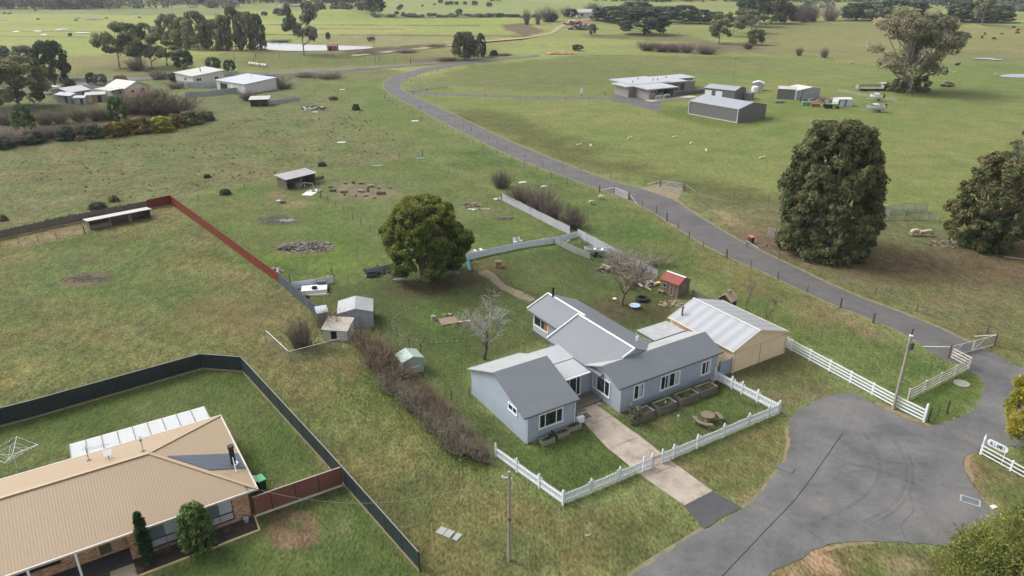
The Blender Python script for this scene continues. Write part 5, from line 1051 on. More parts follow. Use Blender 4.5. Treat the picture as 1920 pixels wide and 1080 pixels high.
def make_crown(kind, seed, Hh, Rr, z0, leaf, pal, dens=1.0, nclump=130, off=(0, 0), spray=0, tip=None, lw=0.55, ry=None, skew=0.0, lobes=0, lr=0.34):
    rng = np.random.RandomState(seed); C, cr = lobed(kind, rng, nclump, lobes, lr) if lobes else shape(kind, rng, nclump); hh = Hh - z0
    lump = 1 + 0.16 * (fbm(np.arctan2(C[:, 1], C[:, 0]) * 1.3 + 7, C[:, 2] * 3, seed) - 0.5) * 2
    P = np.stack([off[0] * C[:, 2] ** 0.5 + C[:, 0] * Rr * lump + skew * Rr * C[:, 2], off[1] + C[:, 1] * (ry or Rr) * lump, z0 + C[:, 2] * hh], 1); CR = cr * Rr
    P[:, 2] = np.clip(P[:, 2], z0 * 0.6, Hh - CR * 0.5)
    area = 4 * math.pi * np.mean(CR) ** 2; per = int(np.clip(dens * 1.5 * area / (leaf * leaf * lw), 10, 240))
    fl = TOP['flat'].get(kind, 0.85); V, T = leaves(rng, P, CR, per, leaf, leaf * lw, pal, spray=spray, tip=tip, flat=fl)
    return V, T, P, CR
def make_trunk(seed, Hh, P, r, col, z0, n=14, lim=0.5, top=0.72, multi=1, off=(0, 0)):
    rnd = random.Random(seed); b = MB(); b.tint = tuple(col)
    for s_ in range(multi):
        lx, ly = rnd.uniform(-1, 1) * r * multi * 0.5, rnd.uniform(-1, 1) * r * multi * 0.5; q = []
        for k in range(6):
            f = k / 5; q.append((lx * (1 + 2 * f) + off[0] * f + rnd.uniform(-.3, .3) * r, ly * (1 + 2 * f) + off[1] * f + rnd.uniform(-.3, .3) * r, Hh * top * f))
        b.tube(q, [r * (1.5 if k == 0 else 1) * (1 - 0.75 * k / 5) for k in range(6)], 8)
    idx = list(range(len(P))); rnd.shuffle(idx)
    for i in idx[:n]:
        p = Vector(P[i]); f = rnd.uniform(0.25, 0.8); zz = min(max(z0 * 0.8, p.z * f), Hh * top * 0.9); a = Vector((off[0] * zz / Hh, off[1] * zz / Hh, zz)); m_ = a.lerp(p, 0.5) + Vector((0, 0, -0.04 * Hh)) + Vector((rnd.uniform(-1, 1), rnd.uniform(-1, 1), 0)) * 0.03 * Hh
        b.tube([a, m_, p], [r * lim, r * lim * 0.6, r * lim * 0.2], 5, False)
    return b
FARLIB = {}
PALS = dict(olive=OLIVE, gum=GUM, dark=DARKC, cyp=CYP, gorse=GORSE, yel=YEL, brown=BROWNL, green=GREEN, purp=PURP, greyg=GREYG)
def far_mesh(kind, pal, seed, lf):
    key = (kind, pal, seed, lf)
    if key not in FARLIB:
        z0 = {'open': 0.22, 'egg': 0.03, 'dome': 0.14, 'cone': 0.04, 'layer': 0.08, 'mound': 0.0, 'column': 0.02}[kind]
        # built at unit height 1 and radius .5
        V, T, P, CR = make_crown(kind, seed, 1.0, 0.5, z0, lf, PALS[pal], dens=1.0, nclump={'column': 40, 'layer': 130}.get(kind, 80))
        col = c3(176, 168, 156, 0.6) if pal in ('gum', 'greyg') else c3(98, 86, 76, 0.6)
        FARLIB[key] = (quadmesh('crown', V, T, LEAF), make_trunk(seed, 1.0, P, 0.022, col, z0, 12, 0.55, 0.7).mesh('trunk', BARK))
    return FARLIB[key]
def far_tree(name, label, kind, pal, bx, by, ytop, xl, xr, seed=1, lf=0.085, group=None, cat='tree', rot=None, ry=1.0):
    p = gp(bx, by); mp_ = mpp(bx, by); hh = hgt(bx, by, ytop); R_ = (xr - xl) * mp_
    t = thing(name, label, cat, p + Vector((((xl + xr) / 2 - bx) * mp_ * 0.8, 0, 0)), 0, group); c, tr = far_mesh(kind, pal, seed % 3, lf)
    for nm, me in (('crown', c), ('trunk', tr)):
        o = obj(nm, me, t); q_ = 1.12 if kind in ('layer', 'open') else 0.92; o.scale = (R_ * q_, R_ * ry * q_, hh); o.rotation_euler = (0, 0, (rot if rot is not None else seed * 2.1))
    return t
def near_tree(name, label, kind, pal, bx, by, ytop, xl, xr, seed, z0f=0.1, leaf=0.4, nclump=160, dens=1.0, trunk=0.3, tcol=(120, 108, 94), spray=0, tip=None, lw=0.5, limbs=16, multi=1, cat='tree', ry=None, skew=0.0, extra=None, depth=0.0, top=0.72, lim=0.5, lobes=0, lr=0.34, rf=0.9):
    p = gp(bx, by); mp_ = mpp(bx, by); hh = hgt(bx, by, ytop); R_ = (xr - xl) / 2 * mp_ * rf
    t = thing(name, label, cat, p); off = (((xl + xr) / 2 - bx) * mp_, depth)
    V, T, P, CR = make_crown(kind, seed, hh, R_, hh * z0f, leaf, pal, dens, nclump, off, spray, tip, lw, ry=R_ * ry if ry else None, skew=skew, lobes=lobes, lr=lr)
    obj('crown', quadmesh('crown', V, T, LEAF), t)
    make_trunk(seed, hh, P, trunk, c3(*tcol, 0.6), hh * z0f, limbs, lim, top, multi, off).build('trunk', BARK, t)
    return t
# --- leafless: real twigs
def twigs(seed, col, tipc, H_=1.0, spread=0.5, stems=60, sub=5, r=0.006, droop=0.1, upb=1.0, n=3):
    rnd = random.Random(seed); b = MB(); z = Vector((0, 0, 1))
    for s_ in range(stems):
        a = rnd.uniform(0, 2 * math.pi); tilt = rnd.uniform(0.05, 1.0) ** 0.8; L = H_ * rnd.uniform(0.55, 1.05) * (1 - 0.28 * tilt)
        base = Vector((math.cos(a), math.sin(a), 0)) * spread * 0.6 * rnd.random(); d = (Vector((math.cos(a) * tilt * spread / H_ * 1.6, math.sin(a) * tilt * spread / H_ * 1.6, upb))).normalized(); p = base; pts = [p]
        for k in range(4):
            d = (d + Vector((rnd.uniform(-.25, .25), rnd.uniform(-.25, .25), rnd.uniform(-.12, .2) - droop * k * tilt * 0.6))).normalized(); p = p + d * L / 4; p.z = max(p.z, 0.02); pts.append(p)
        f = rnd.uniform(0.75, 1.25); b.tint = tuple(np.array(col) * f); b.tube(pts, [r * (1.3 - 0.25 * k) for k in range(5)], n, False)
        for q in range(sub):
            k = rnd.randint(1, 3); o = pts[k].lerp(pts[k + 1], rnd.random()); dd = (d * 0.6 + Vector((rnd.uniform(-1, 1), rnd.uniform(-1, 1), rnd.uniform(-.1, .9)))).normalized(); l = L * rnd.uniform(0.15, 0.38)
            m_ = o + dd * l * 0.5 + Vector((rnd.uniform(-1, 1), rnd.uniform(-1, 1), 0)) * l * 0.08; b.tint = tuple(np.array(tipc) * rnd.uniform(0.7, 1.3)); b.tube([o, m_, o + dd * l + z * l * 0.1], [r * 0.7, r * 0.55, r * 0.3], n, False)
    return b
BUSH = {}
def bare_bush(name, label, bx, by, ytop, xl, xr, var=0, group=None, cat='shrub', tone='purple', dense=1):
    key = (var % 3, tone, dense)
    if key not in BUSH:
        col, tip = {'purple': (c3(98, 88, 82, 0.75), c3(122, 110, 104, 0.8)), 'grey': (c3(104, 96, 84, 0.72), c3(132, 123, 108, 0.75)), 'red': (c3(98, 86, 72, 0.7), c3(124, 108, 92, 0.72))}[tone]
        BUSH[key] = twigs(40 + var % 3 + dense * 7, col, tip, 1.0, 0.5, 170 if dense else 60, 7, 0.0055).mesh('branches', BARK)
    p = gp(bx, by); mp_ = mpp(bx, by); hh = hgt(bx, by, ytop); R_ = (xr - xl) * mp_; o = obj(name, BUSH[key]); o.location = p + Vector((((xl + xr) / 2 - bx) * mp_, 0, -0.03)); o.scale = (R_, R_, hh); o.rotation_euler[2] = var * 1.7
    tag(o, label, cat, group); return o
def bare_tree(name, label, bx, by, ytop, xl, xr, seed, col, tip, r0=0.2, fork=1.2, lev=5, group=None, curl=0.35, kids=3, spread=0.9):
    p = gp(bx, by); mp_ = mpp(bx, by); hh = hgt(bx, by, ytop); R_ = (xr - xl) / 2 * mp_; t = thing(name, label, 'tree', p, 0, group); rnd = random.Random(seed); off = ((xl + xr) / 2 - bx) * mp_
    tr, br = MB(), MB(); tr.tint = tuple(col)
    def grow(o, d, L, r, k):
        pts = [o]; q = o; ns = 4 if k < 3 else 3
        for i in range(ns):
            d = (d + Vector((rnd.uniform(-1, 1), rnd.uniform(-1, 1), rnd.uniform(-.6, .8))) * curl * 0.5).normalized(); q = q + d * L / ns
            cx, cy = (q.x - off * 0.8) / R_, q.y / R_; e = math.hypot(cx, cy)
            if e > 1: d = (d + Vector((-cx, -cy, 0.1)) * 0.5).normalized()
            if q.z > hh * 0.97: d.z *= 0.2
            pts.append(q)
        tgt = tr if k == 0 else br; f = k / lev; tgt.tint = tuple((np.array(col) * (1 - f) + np.array(tip) * f) * rnd.uniform(0.85, 1.15))
        tgt.tube(pts, [r * (1 - 0.45 * i / ns) for i in range(ns + 1)], 8 if k == 0 else (5 if k < 3 else 3), k == 0)
        if k >= lev: return
        c = kids + (1 if k > 1 else 0)
        for j in range(c):
            i = ns if j == 0 else rnd.randint(max(1, ns - 2) if k == 0 else 1, ns); a = rnd.uniform(0, 2 * math.pi); side = Vector((math.cos(a), math.sin(a), rnd.uniform(-0.15, 0.75)))
            grow(pts[i], (d * 0.55 + side * spread * (0.9 if k == 0 else 0.75)).normalized(), L * rnd.uniform(0.66, 0.84), max(r * 0.58, 0.012), k + 1)
    grow(Vector((0, 0, -0.05)), Vector((0.05, 0, 1)), hh * fork, r0, 0)
    tr.build('trunk', BARK, t); br.build('branches', BARK, t); return t

# --- the trees you can tell apart, close to
near_tree('cypress_tree', 'big round golden green cypress standing in the back lawn', 'dome', CYP, 806, 522, 377, 712, 893, 7, 0.13, 0.42, 1000, 1.3, 0.42, (150, 132, 116), 1, c3(150, 140, 66), 0.42, 26, 4, lobes=80, lr=0.19, rf=0.85)
near_tree('gum_tree', 'huge dense dark olive gum beside the bend of the lane', 'egg', OLIVE, 1545, 470, 231, 1434, 1630, 11, 0.02, 0.42, 1300, 1.0, 0.5, (150, 138, 122), 0, None, 0.5, 60, 2, skew=0.06, top=0.85, lim=0.4, lobes=120, lr=0.18, rf=0.99)
near_tree('gum_tree', 'brown olive gum leaning left at the right edge, behind the dry paddock', 'dome', BROWNL, 1838, 462, 292, 1758, 1925, 12, 0.05, 0.42, 800, 0.95, 0.4, (128, 112, 100), 0, None, 0.5, 40, 2, skew=0.22, lobes=70, lr=0.17, rf=0.92)
near_tree('gum_tree', 'tall olive gum cut off by the right edge, behind the brown leaning gum', 'open', GUM, 1925, 410, 240, 1880, 2010, 13, 0.12, 0.7, 260, 0.9, 0.4, (150, 138, 122), 0, None, 0.5, 26, 2)
near_tree('shrub', 'rounded dark green shrub at the foot of the brown leaning gum', 'mound', GREEN, 1852, 462, 398, 1805, 1888, 14, 0.0, 0.5, 90, 0.9, 0.1, (100, 90, 80), 0, None, 0.5, 6, 1, 'shrub')
near_tree('shrub', 'silver grey shrub at the foot of the huge dark gum', 'mound', [c3(150, 156, 156), c3(124, 132, 132), c3(172, 176, 174)], 1548, 484, 438, 1522, 1568, 15, 0.0, 0.4, 40, 0.5, 0.06, (110, 104, 98), 0, None, 0.45, 10, 2, 'shrub')
near_tree('shrub', 'yellow green bushy shrub at the right edge beside the name sign', 'egg', YEL, 1962, 838, 690, 1882, 2060, 16, 0.02, 0.28, 420, 0.8, 0.12, (110, 100, 80), 1, c3(186, 168, 66), 0.4, 12, 3, 'shrub', lobes=30, lr=0.26)
near_tree('shrub', 'clipped green yellow shrub filling the lower right corner', 'mound', [c3(100, 110, 58), c3(86, 98, 54), c3(116, 118, 62)], 1940, 1150, 990, 1795, 2130, 17, 0.0, 0.22, 420, 0.8, 0.1, (100, 90, 70), 1, c3(136, 134, 72), 0.45, 8, 3, 'shrub')
near_tree('columnar_cypress', 'narrow dark green columnar cypress before the brick house', 'column', [c3(48, 74, 46), c3(40, 64, 42), c3(58, 82, 50)], 282, 1056, 962, 268, 292, 18, 0.03, 0.2, 130, 1.0, 0.06, (120, 104, 84), 1, None, 0.4, 4, 1)
near_tree('shrub', 'round green shrub with bronze tips under the brick house windows', 'egg', [c3(70, 100, 56), c3(62, 90, 52), c3(86, 108, 62)], 374, 1030, 950, 338, 410, 19, 0.04, 0.24, 150, 0.95, 0.06, (110, 96, 80), 0, c3(120, 118, 74), 0.5, 8, 2, 'shrub')
near_tree('gum_tree', 'great spreading pale limbed gum on the green paddock, behind the sheds', 'open', [c3(134, 130, 104), c3(120, 120, 94), c3(148, 140, 114), c3(110, 114, 86)], 1694, 172, 14, 1612, 1788, 20, 0.14, 0.95, 230, 0.5, 0.7, (190, 180, 168), 0, None, 0.5, 90, 3, top=0.75, lim=0.5, rf=0.76)
near_tree('shrub', 'dark green suckering bush at the base of the great pale gum', 'mound', OLIVE, 1724, 171, 140, 1706, 1742, 21, 0.0, 0.8, 40, 0.9, 0.1, (100, 90, 80), 0, None, 0.5, 6, 1, 'shrub')
near_tree('shrub', 'olive suckering bush left of the trunk of the great pale gum', 'mound', OLIVE, 1682, 171, 148, 1660, 1704, 22, 0.0, 0.8, 40, 0.9, 0.1, (100, 90, 80), 0, None, 0.5, 6, 1, 'shrub')
SILV, SILT = c3(104, 96, 88, 0.62), c3(186, 182, 176, 0.7)
bare_tree('bare_fruit_tree', 'silvery leafless fruit tree on the lawn behind the left wing', 908, 674, 556, 858, 958, 5, SILV, SILT, 0.2, 0.36, 5, None, 0.55, 3, 1.0)
bare_tree('bare_fruit_tree', 'spreading leafless tree with a rope swing, beside the round blue tub', 1166, 572, 446, 1096, 1232, 9, c3(136, 122, 104, 0.62), c3(166, 158, 146, 0.66), 0.22, 0.4, 5, None, 0.5, 3, 1.2)
bare_tree('bare_sapling', 'thin leafless sapling behind the beige shed, the taller one', 1398, 588, 526, 1375, 1420, 21, c3(130, 118, 100, 0.6), c3(150, 140, 124, 0.6), 0.06, 0.42, 4, None, 0.4, 3, 0.5)
bare_tree('bare_sapling', 'short leafless sapling right of the taller one behind the beige shed', 1432, 600, 552, 1416, 1450, 22, c3(130, 118, 100, 0.6), c3(150, 140, 124, 0.6), 0.05, 0.42, 4, None, 0.4, 3, 0.5)
# bare hedges: every bush is its own
HG = 'bare bushes of the boundary hedge'
for i, (bx, by, yt, xl, xr, tone, lab) in enumerate((
    (566, 650, 588, 525, 606, 'grey', 'grey bare bush inside the small netted pen'), (615, 622, 574, 588, 648, 'grey', 'grey bare bush behind the white roofed fowl house'), (692, 652, 592, 640, 735, 'red', 'reddish bare bush covering the foot of the metal shed'),
    (718, 690, 622, 664, 770, 'red', 'reddish bare bush right of the white roofed fowl house'), (752, 716, 650, 705, 800, 'red', 'bare bush just left of the small green shed'), (735, 735, 688, 700, 770, 'grey', 'low grey bare bush at the paddock foot of the hedge, up from the green shed'),
    (792, 752, 688, 752, 835, 'red', 'bare bush in front of the small green shed'), (775, 768, 716, 742, 810, 'grey', 'low grey bare bush on the paddock side, below the green shed'), (826, 776, 698, 785, 862, 'red', 'tall upright reddish bare bush at the wire fence end'),
    (815, 806, 748, 778, 855, 'grey', 'grey tangled bare bush on the paddock side, mid hedge'), (858, 818, 760, 820, 905, 'grey', 'wide grey bare bush left of the weatherboard wing'), (852, 846, 790, 815, 890, 'grey', 'grey tangled bare bush nearest the white picket side fence'),
    (898, 858, 798, 862, 938, 'grey', 'last brown grey bush of the hedge at the picket fence end'))):
    cx_ = (xl + xr) / 2; o_ = bare_bush('bare_bush', lab, bx, by, by - (by - yt) * ((0.55, 0.75, 0.62, 0.8)[i % 4] if i > 1 else 0.95), cx_ - (cx_ - xl) * (0.62, 0.8)[i % 2], cx_ + (xr - cx_) * (0.62, 0.8)[i % 2], i, HG, 'bush', tone)
    if i > 1: o_.scale = (o_.scale[0] * 1.4, o_.scale[1] * 0.85, o_.scale[2]); o_.rotation_euler[2] = dirz(gp(690, 650), gp(930, 870))
for i, (bx, by, yt, xl, xr, lab) in enumerate(((938, 352, 316, 922, 958, 'slim dark purple bare bush, farthest along the right boundary'), (975, 382, 344, 952, 1000, 'purple bare bush second along the right boundary'), (1008, 398, 342, 985, 1036, 'widest purple bare bush of the right boundary row'), (1035, 410, 362, 1012, 1056, 'purple bare bush fourth along the right boundary, above the white iron'), (1076, 428, 382, 1052, 1098, 'nearest purple bare bush of the right boundary, standing a little apart'))):
    bare_bush('bare_bush', lab, bx, by, yt, xl, xr, i, 'purple bushes along the right boundary', 'bush', 'purple')
for i, (bx, by, yt, xl, xr, lab) in enumerate(((1196, 512, 470, 1150, 1240, 'grey bare thicket behind the spreading leafless tree'), (1150, 496, 462, 1128, 1180, 'grey bare shrub beside the dinghy'), (1190, 535, 505, 1160, 1225, 'low grey brush heap by the iron fence and red roofed hut'), (1232, 500, 472, 1205, 1262, 'thin bare shrub outside the iron fence near the hut'))):
    bare_bush('bare_bush', lab, bx, by, yt, xl, xr, i, None, 'bush', 'grey', 0)
# --- settlement at left
far_tree('tree', 'big dark green tree at the left edge beside the low sheds', 'dome', 'olive', 30, 202, 108, -22, 94, 3, 0.05)
far_tree('tree', 'grey green tree at the left edge behind the big dark tree', 'dome', 'greyg', 12, 150, 88, -20, 36, 4, 0.06); far_tree('tree', 'rounded grey olive tree between the big dark tree and the pine', 'dome', 'greyg', 55, 150, 88, 30, 80, 5, 0.06)
far_tree('pine_tree', 'tall dark pine with a bare lower trunk by the caravan', 'dome', 'dark', 104, 163, 79, 73, 134, 6, 0.07); far_tree('shrub', 'low dark green shrub under the tall pine by the caravan', 'mound', 'dark', 132, 170, 146, 122, 146, 7, 0.1, cat='shrub')
far_tree('conifer', 'yellow green conifer in front of the big dark tree', 'egg', 'green', 47, 246, 197, 28, 70, 8, 0.08); far_tree('conifer', 'dark green conifer below the white and pink house', 'egg', 'green', 222, 226, 182, 204, 241, 9, 0.08)
far_tree('shrub', 'round dark shrub beside the gravel yard, left of the pair', 'dome', 'dark', 172, 158, 137, 163, 182, 10, 0.1, cat='shrub'); far_tree('shrub', 'grey shrub beside the gravel yard, right of the pair', 'dome', 'greyg', 188, 159, 139, 178, 202, 11, 0.1, cat='shrub'); far_tree('shrub', 'purple grey shrub behind the white and pink house', 'dome', 'purp', 226, 155, 142, 214, 238, 12, 0.1, cat='shrub')
far_tree('gum_tree', 'gum with a dark straight trunk at the left of the roadside cluster', 'open', 'gum', 228, 128, 42, 194, 252, 3, 0.07); far_tree('gum_tree', 'broad gum in the middle of the roadside cluster', 'open', 'gum', 268, 128, 40, 235, 300, 4, 0.07); far_tree('gum_tree', 'white trunked gum of the roadside cluster', 'open', 'gum', 284, 130, 46, 262, 312, 5, 0.07); far_tree('gum_tree', 'shorter olive gum at the right of the roadside cluster', 'open', 'olive', 310, 123, 76, 294, 334, 6, 0.08)
far_tree('tree', 'round dark tree on a clear trunk behind the white house', 'dome', 'dark', 341, 128, 96, 327, 366, 7, 0.09); far_tree('shrub', 'left of two round dark green shrubs near the far road', 'dome', 'green', 401, 133, 108, 387, 415, 8, 0.09, cat='shrub'); far_tree('shrub', 'right of two round dark green shrubs near the far road', 'dome', 'green', 431, 135, 113, 420, 442, 9, 0.09, cat='shrub')
far_tree('shrub', 'dark round shrub at the corner of the far white house', 'dome', 'dark', 330, 152, 136, 317, 350, 10, 0.1, cat='shrub')
for i, (bx, by, yt, xl, xr, tone, lab) in enumerate(((255, 132, 105, 240, 272, 'grey', 'pale leafless tree under the roadside gums'), (302, 148, 128, 282, 318, 'grey', 'grey bare shrub left of the far white house'), (330, 166, 152, 316, 346, 'purple', 'purple bare shrub before the sheet fence of the far white house'), (250, 212, 172, 225, 285, 'grey', 'bare grey thicket below the white and pink house, left end'), (292, 214, 158, 255, 330, 'grey', 'widest bare grey thicket in front of the settlement'), (335, 214, 172, 300, 368, 'grey', 'bare grey thicket at the right end below the sheet fence'),
    (20, 232, 202, -10, 48, 'purple', 'bare tree at the left edge behind the dark scrub'), (85, 234, 204, 68, 102, 'grey', 'small bare tree right of the yellow green conifer'), (112, 232, 204, 98, 132, 'grey', 'second small bare tree right of the yellow green conifer'), (148, 228, 200, 132, 166, 'grey', 'third small bare tree right of the yellow green conifer'), (180, 226, 198, 164, 200, 'grey', 'bare tree left of the dark green conifer'), (205, 224, 200, 190, 220, 'grey', 'bare tree close behind the dark green conifer'),
    (30, 268, 238, -20, 70, 'purple', 'low purple scrub at the left edge of the field'), (100, 258, 232, 66, 130, 'purple', 'purple scrub beside the gorse, left part'), (160, 252, 226, 130, 190, 'purple', 'purple scrub beside the gorse, right part'), (500, 162, 136, 478, 534, 'purple', 'big bare purple bush beside the long white farm shed'), (532, 166, 152, 518, 548, 'purple', 'small bare purple bush right of the long white farm shed'), (465, 188, 168, 450, 482, 'purple', 'bare bush before the long white farm shed'), (612, 146, 134, 590, 645, 'red', 'reddish low scrub below the far road'), (575, 144, 134, 552, 596, 'purple', 'low dark scrub at the left end of the far road'))):
    bare_bush('bare_shrub', lab, bx, by, yt, xl, xr, i, None, 'shrub', tone)
for i, (bx, by, yt, xl, xr, pal, lab) in enumerate(((212, 255, 226, 194, 236, 'gorse', 'leftmost gorse bush at the edge of the rough field'), (240, 250, 222, 224, 262, 'gorse', 'gorse bush second from the left at the rough field'), (268, 248, 217, 246, 290, 'gorse', 'taller dull gorse bush third from the left'), (302, 246, 216, 280, 325, 'yel', 'bright yellow flowering gorse bush in the middle of the row'), (332, 238, 212, 312, 352, 'gorse', 'gorse bush just right of the bright yellow one'), (358, 232, 206, 336, 380, 'olive', 'dark gorse bush second from the right end'), (385, 226, 206, 368, 402, 'olive', 'last gorse bush at the right end of the row'),
    (125, 262, 236, 108, 145, 'dark', 'dark green scrub bush left of the gorse row'), (178, 258, 232, 160, 196, 'dark', 'dark green scrub bush touching the gorse row'), (60, 268, 244, 40, 84, 'dark', 'dark scrub bush near the left edge of the field'), (8, 278, 256, -18, 26, 'dark', 'dark scrub bush cut by the left edge'), (150, 264, 254, 143, 158, 'gorse', 'small round gorse tuft out in front of the scrub'), (182, 390, 379, 166, 198, 'dark', 'dark flat bush behind the old paling fence'), (214, 377, 366, 204, 224, 'gorse', 'gorse tuft behind the old paling fence, beside the dark flat bush'), (5, 413, 402, -6, 14, 'gorse', 'yellow gorse tuft at the left edge behind the palings'), (388, 333, 326, 382, 395, 'dark', 'little dark bush out in the rough field'), (424, 364, 354, 412, 434, 'dark', 'dark bush behind the rear boundary, near the red fence'), (604, 311, 303, 596, 612, 'dark', 'dark bush behind the open field shelter'), (667, 206, 194, 660, 675, 'dark', 'dark bush with white rubbish in the left field'), (626, 187, 180, 616, 634, 'purp', 'brown bush on the overgrown fence in the left field'))):
    far_tree('bush', lab, 'mound', pal, bx, by, yt, xl, xr, i, 0.09, cat='bush', group=None)
# --- gum row before the pond
for i, (bx, by, yt, xl, xr, lab) in enumerate(((318, 84, 28, 298, 345, 'leftmost gum of the row on the green plain'), (345, 88, 34, 322, 372, 'second gum of the row on the green plain'), (372, 92, 22, 345, 400, 'third gum, rounded, of the row on the green plain'), (398, 93, 38, 378, 420, 'fourth gum of the row on the green plain'), (420, 94, 30, 402, 440, 'fifth gum of the row, pale trunk, on the green plain'), (440, 94, 13, 425, 462, 'tallest pointed gum of the row on the green plain'), (462, 94, 24, 442, 485, 'seventh gum of the row on the green plain'), (482, 92, 28, 464, 504, 'last gum of the row, next to the pond'))):
    far_tree('gum_tree', lab, 'egg' if i % 3 else 'dome', 'olive' if i % 2 else 'gum', bx, by, yt, xl, xr, i, 0.075, 'gums in a row before the pond')
far_tree('gum_tree', 'lone old gum with a stout trunk at the pond edge', 'open', 'greyg', 573, 103, -2, 543, 596, 8, 0.075)
far_tree('gum_tree', 'broad gum of the trio beyond the far bend of the lane', 'dome', 'olive', 868, 112, 61, 848, 893, 9, 0.08); far_tree('gum_tree', 'lower gum leaning from the trio beyond the far bend', 'dome', 'greyg', 884, 112, 74, 868, 897, 10, 0.09); far_tree('pine_tree', 'slim dark pine right of the gums beyond the far bend', 'egg', 'dark', 903, 107, 64, 892, 912, 11, 0.1); far_tree('bush', 'small dark bush right of the slim pine beyond the far bend', 'mound', 'dark', 925, 105, 93, 917, 934, 12, 0.12, cat='bush')
# far right and far centre
for i, (kind, pal, bx, by, yt, xl, xr, lab) in enumerate((('layer', 'dark', 1205, 64, 14, 1168, 1248, 'largest dark flat topped cypress, standing forward on the far slope'), ('layer', 'dark', 1160, 40, 12, 1112, 1186, 'dark flat topped cypress beside the far farmhouse'), ('layer', 'dark', 1192, 36, 4, 1160, 1222, 'tall dark cypress behind the forward one'), ('layer', 'dark', 1245, 40, 12, 1222, 1270, 'dark cypress right of the forward one'), ('layer', 'dark', 1278, 43, 10, 1254, 1305, 'left cypress of the clipped far row'), ('layer', 'dark', 1310, 44, 18, 1292, 1332, 'middle cypress of the clipped far row'), ('layer', 'dark', 1338, 45, 22, 1322, 1360, 'right cypress of the clipped far row'),
    ('open', 'gum', 1352, 82, 24, 1326, 1368, 'left pale gum by the far creek crossing'), ('open', 'gum', 1374, 68, 18, 1355, 1392, 'pale gum behind the pair at the far creek'), ('open', 'gum', 1402, 62, 18, 1386, 1432, 'slanting pale gum above the far creek'), ('dome', 'olive', 1414, 84, 55, 1400, 1434, 'small olive gum at the far creek bank'), ('dome', 'dark', 1402, 50, -8, 1380, 1440, 'tall dark tree behind the creek gums, left'), ('dome', 'olive', 1440, 45, -12, 1415, 1478, 'tallest dark olive tree behind the creek gums'), ('dome', 'dark', 1472, 44, 8, 1455, 1490, 'dark tree at the right of the creek trees'),
    ('layer', 'dark', 1602, 38, 6, 1580, 1630, 'left cypress of the belt behind the great pale gum'), ('layer', 'dark', 1632, 38, 4, 1608, 1662, 'second cypress of the belt behind the great pale gum'), ('layer', 'dark', 1668, 38, 0, 1645, 1700, 'third cypress of the belt behind the great pale gum'), ('layer', 'dark', 1712, 36, 4, 1690, 1735, 'cypress of the belt right behind the crown of the great gum'), ('open', 'gum', 1645, 43, 8, 1628, 1662, 'slim white trunked gum before the cypress belt'), ('open', 'gum', 1841, 48, -16, 1818, 1862, 'tall white trunked gum before the right cypress group'), ('layer', 'dark', 1808, 41, 4, 1776, 1830, 'left cypress of the group by the cattle'), ('layer', 'dark', 1834, 42, 8, 1812, 1862, 'middle cypress of the group by the cattle'), ('layer', 'dark', 1868, 42, 10, 1845, 1894, 'right cypress of the group by the cattle'),
    ('dome', 'dark', 1036, 41, 26, 1028, 1046, 'little dark tree beside the rounded bare tree on the far slope'), ('dome', 'dark', 1068, 34, 17, 1058, 1084, 'dark tree left of the far farmhouse'), ('dome', 'gum', 1110, 66, 45, 1103, 1118, 'small lone gum below the far farmhouse'), ('dome', 'dark', 1082, 95, 84, 1072, 1093, 'dark bush on the bank at the paddock top'), ('dome', 'dark', 704, 26, -6, 684, 722, 'big dark tree at the foot of the far green hill'), ('dome', 'greyg', 861, 32, 17, 854, 868, 'round grey tree on the hedge below the far hill'), ('egg', 'dark', 934, 33, 25, 930, 939, 'slim dark bush on the hedge below the far hill'), ('dome', 'dark', 615, 75, 61, 611, 620, 'small dark tree beyond the pond'), ('dome', 'greyg', 696, 77, 69, 688, 704, 'small grey tree on the flat beyond the pond'), ('dome', 'dark', 496, 30, 22, 490, 502, 'dark tree at the left foot of the grassy knoll'), ('dome', 'dark', 526, 29, 16, 512, 540, 'pair of dark crowns beside the grassy knoll'), ('dome', 'dark', 132, 68, 62, 128, 136, 'tiny lone tree on the wet plain'))):
    far_tree('tree', lab, kind, pal, bx, by, yt, xl, xr, i, 0.09)
for i, (bx, by, w_) in enumerate(((826, 6, 9), (838, 10, 9), (846, 9, 9), (856, 9, 8), (872, 9, 8), (890, 10, 11), (917, 13, 11), (752, 15, 9), (748, 19, 9), (792, 12, 5), (815, 10, 5), (744, 28, 9), (756, 28, 7), (923, 3, 10), (935, 2, 10))):
    far_tree('hill_tree', 'small dark round tree dotted on the far green hill', 'dome', 'dark', bx, by, by - w_ * 0.75, bx - w_ / 2, bx + w_ / 2, i, 0.12, 'round trees on the far green hill')
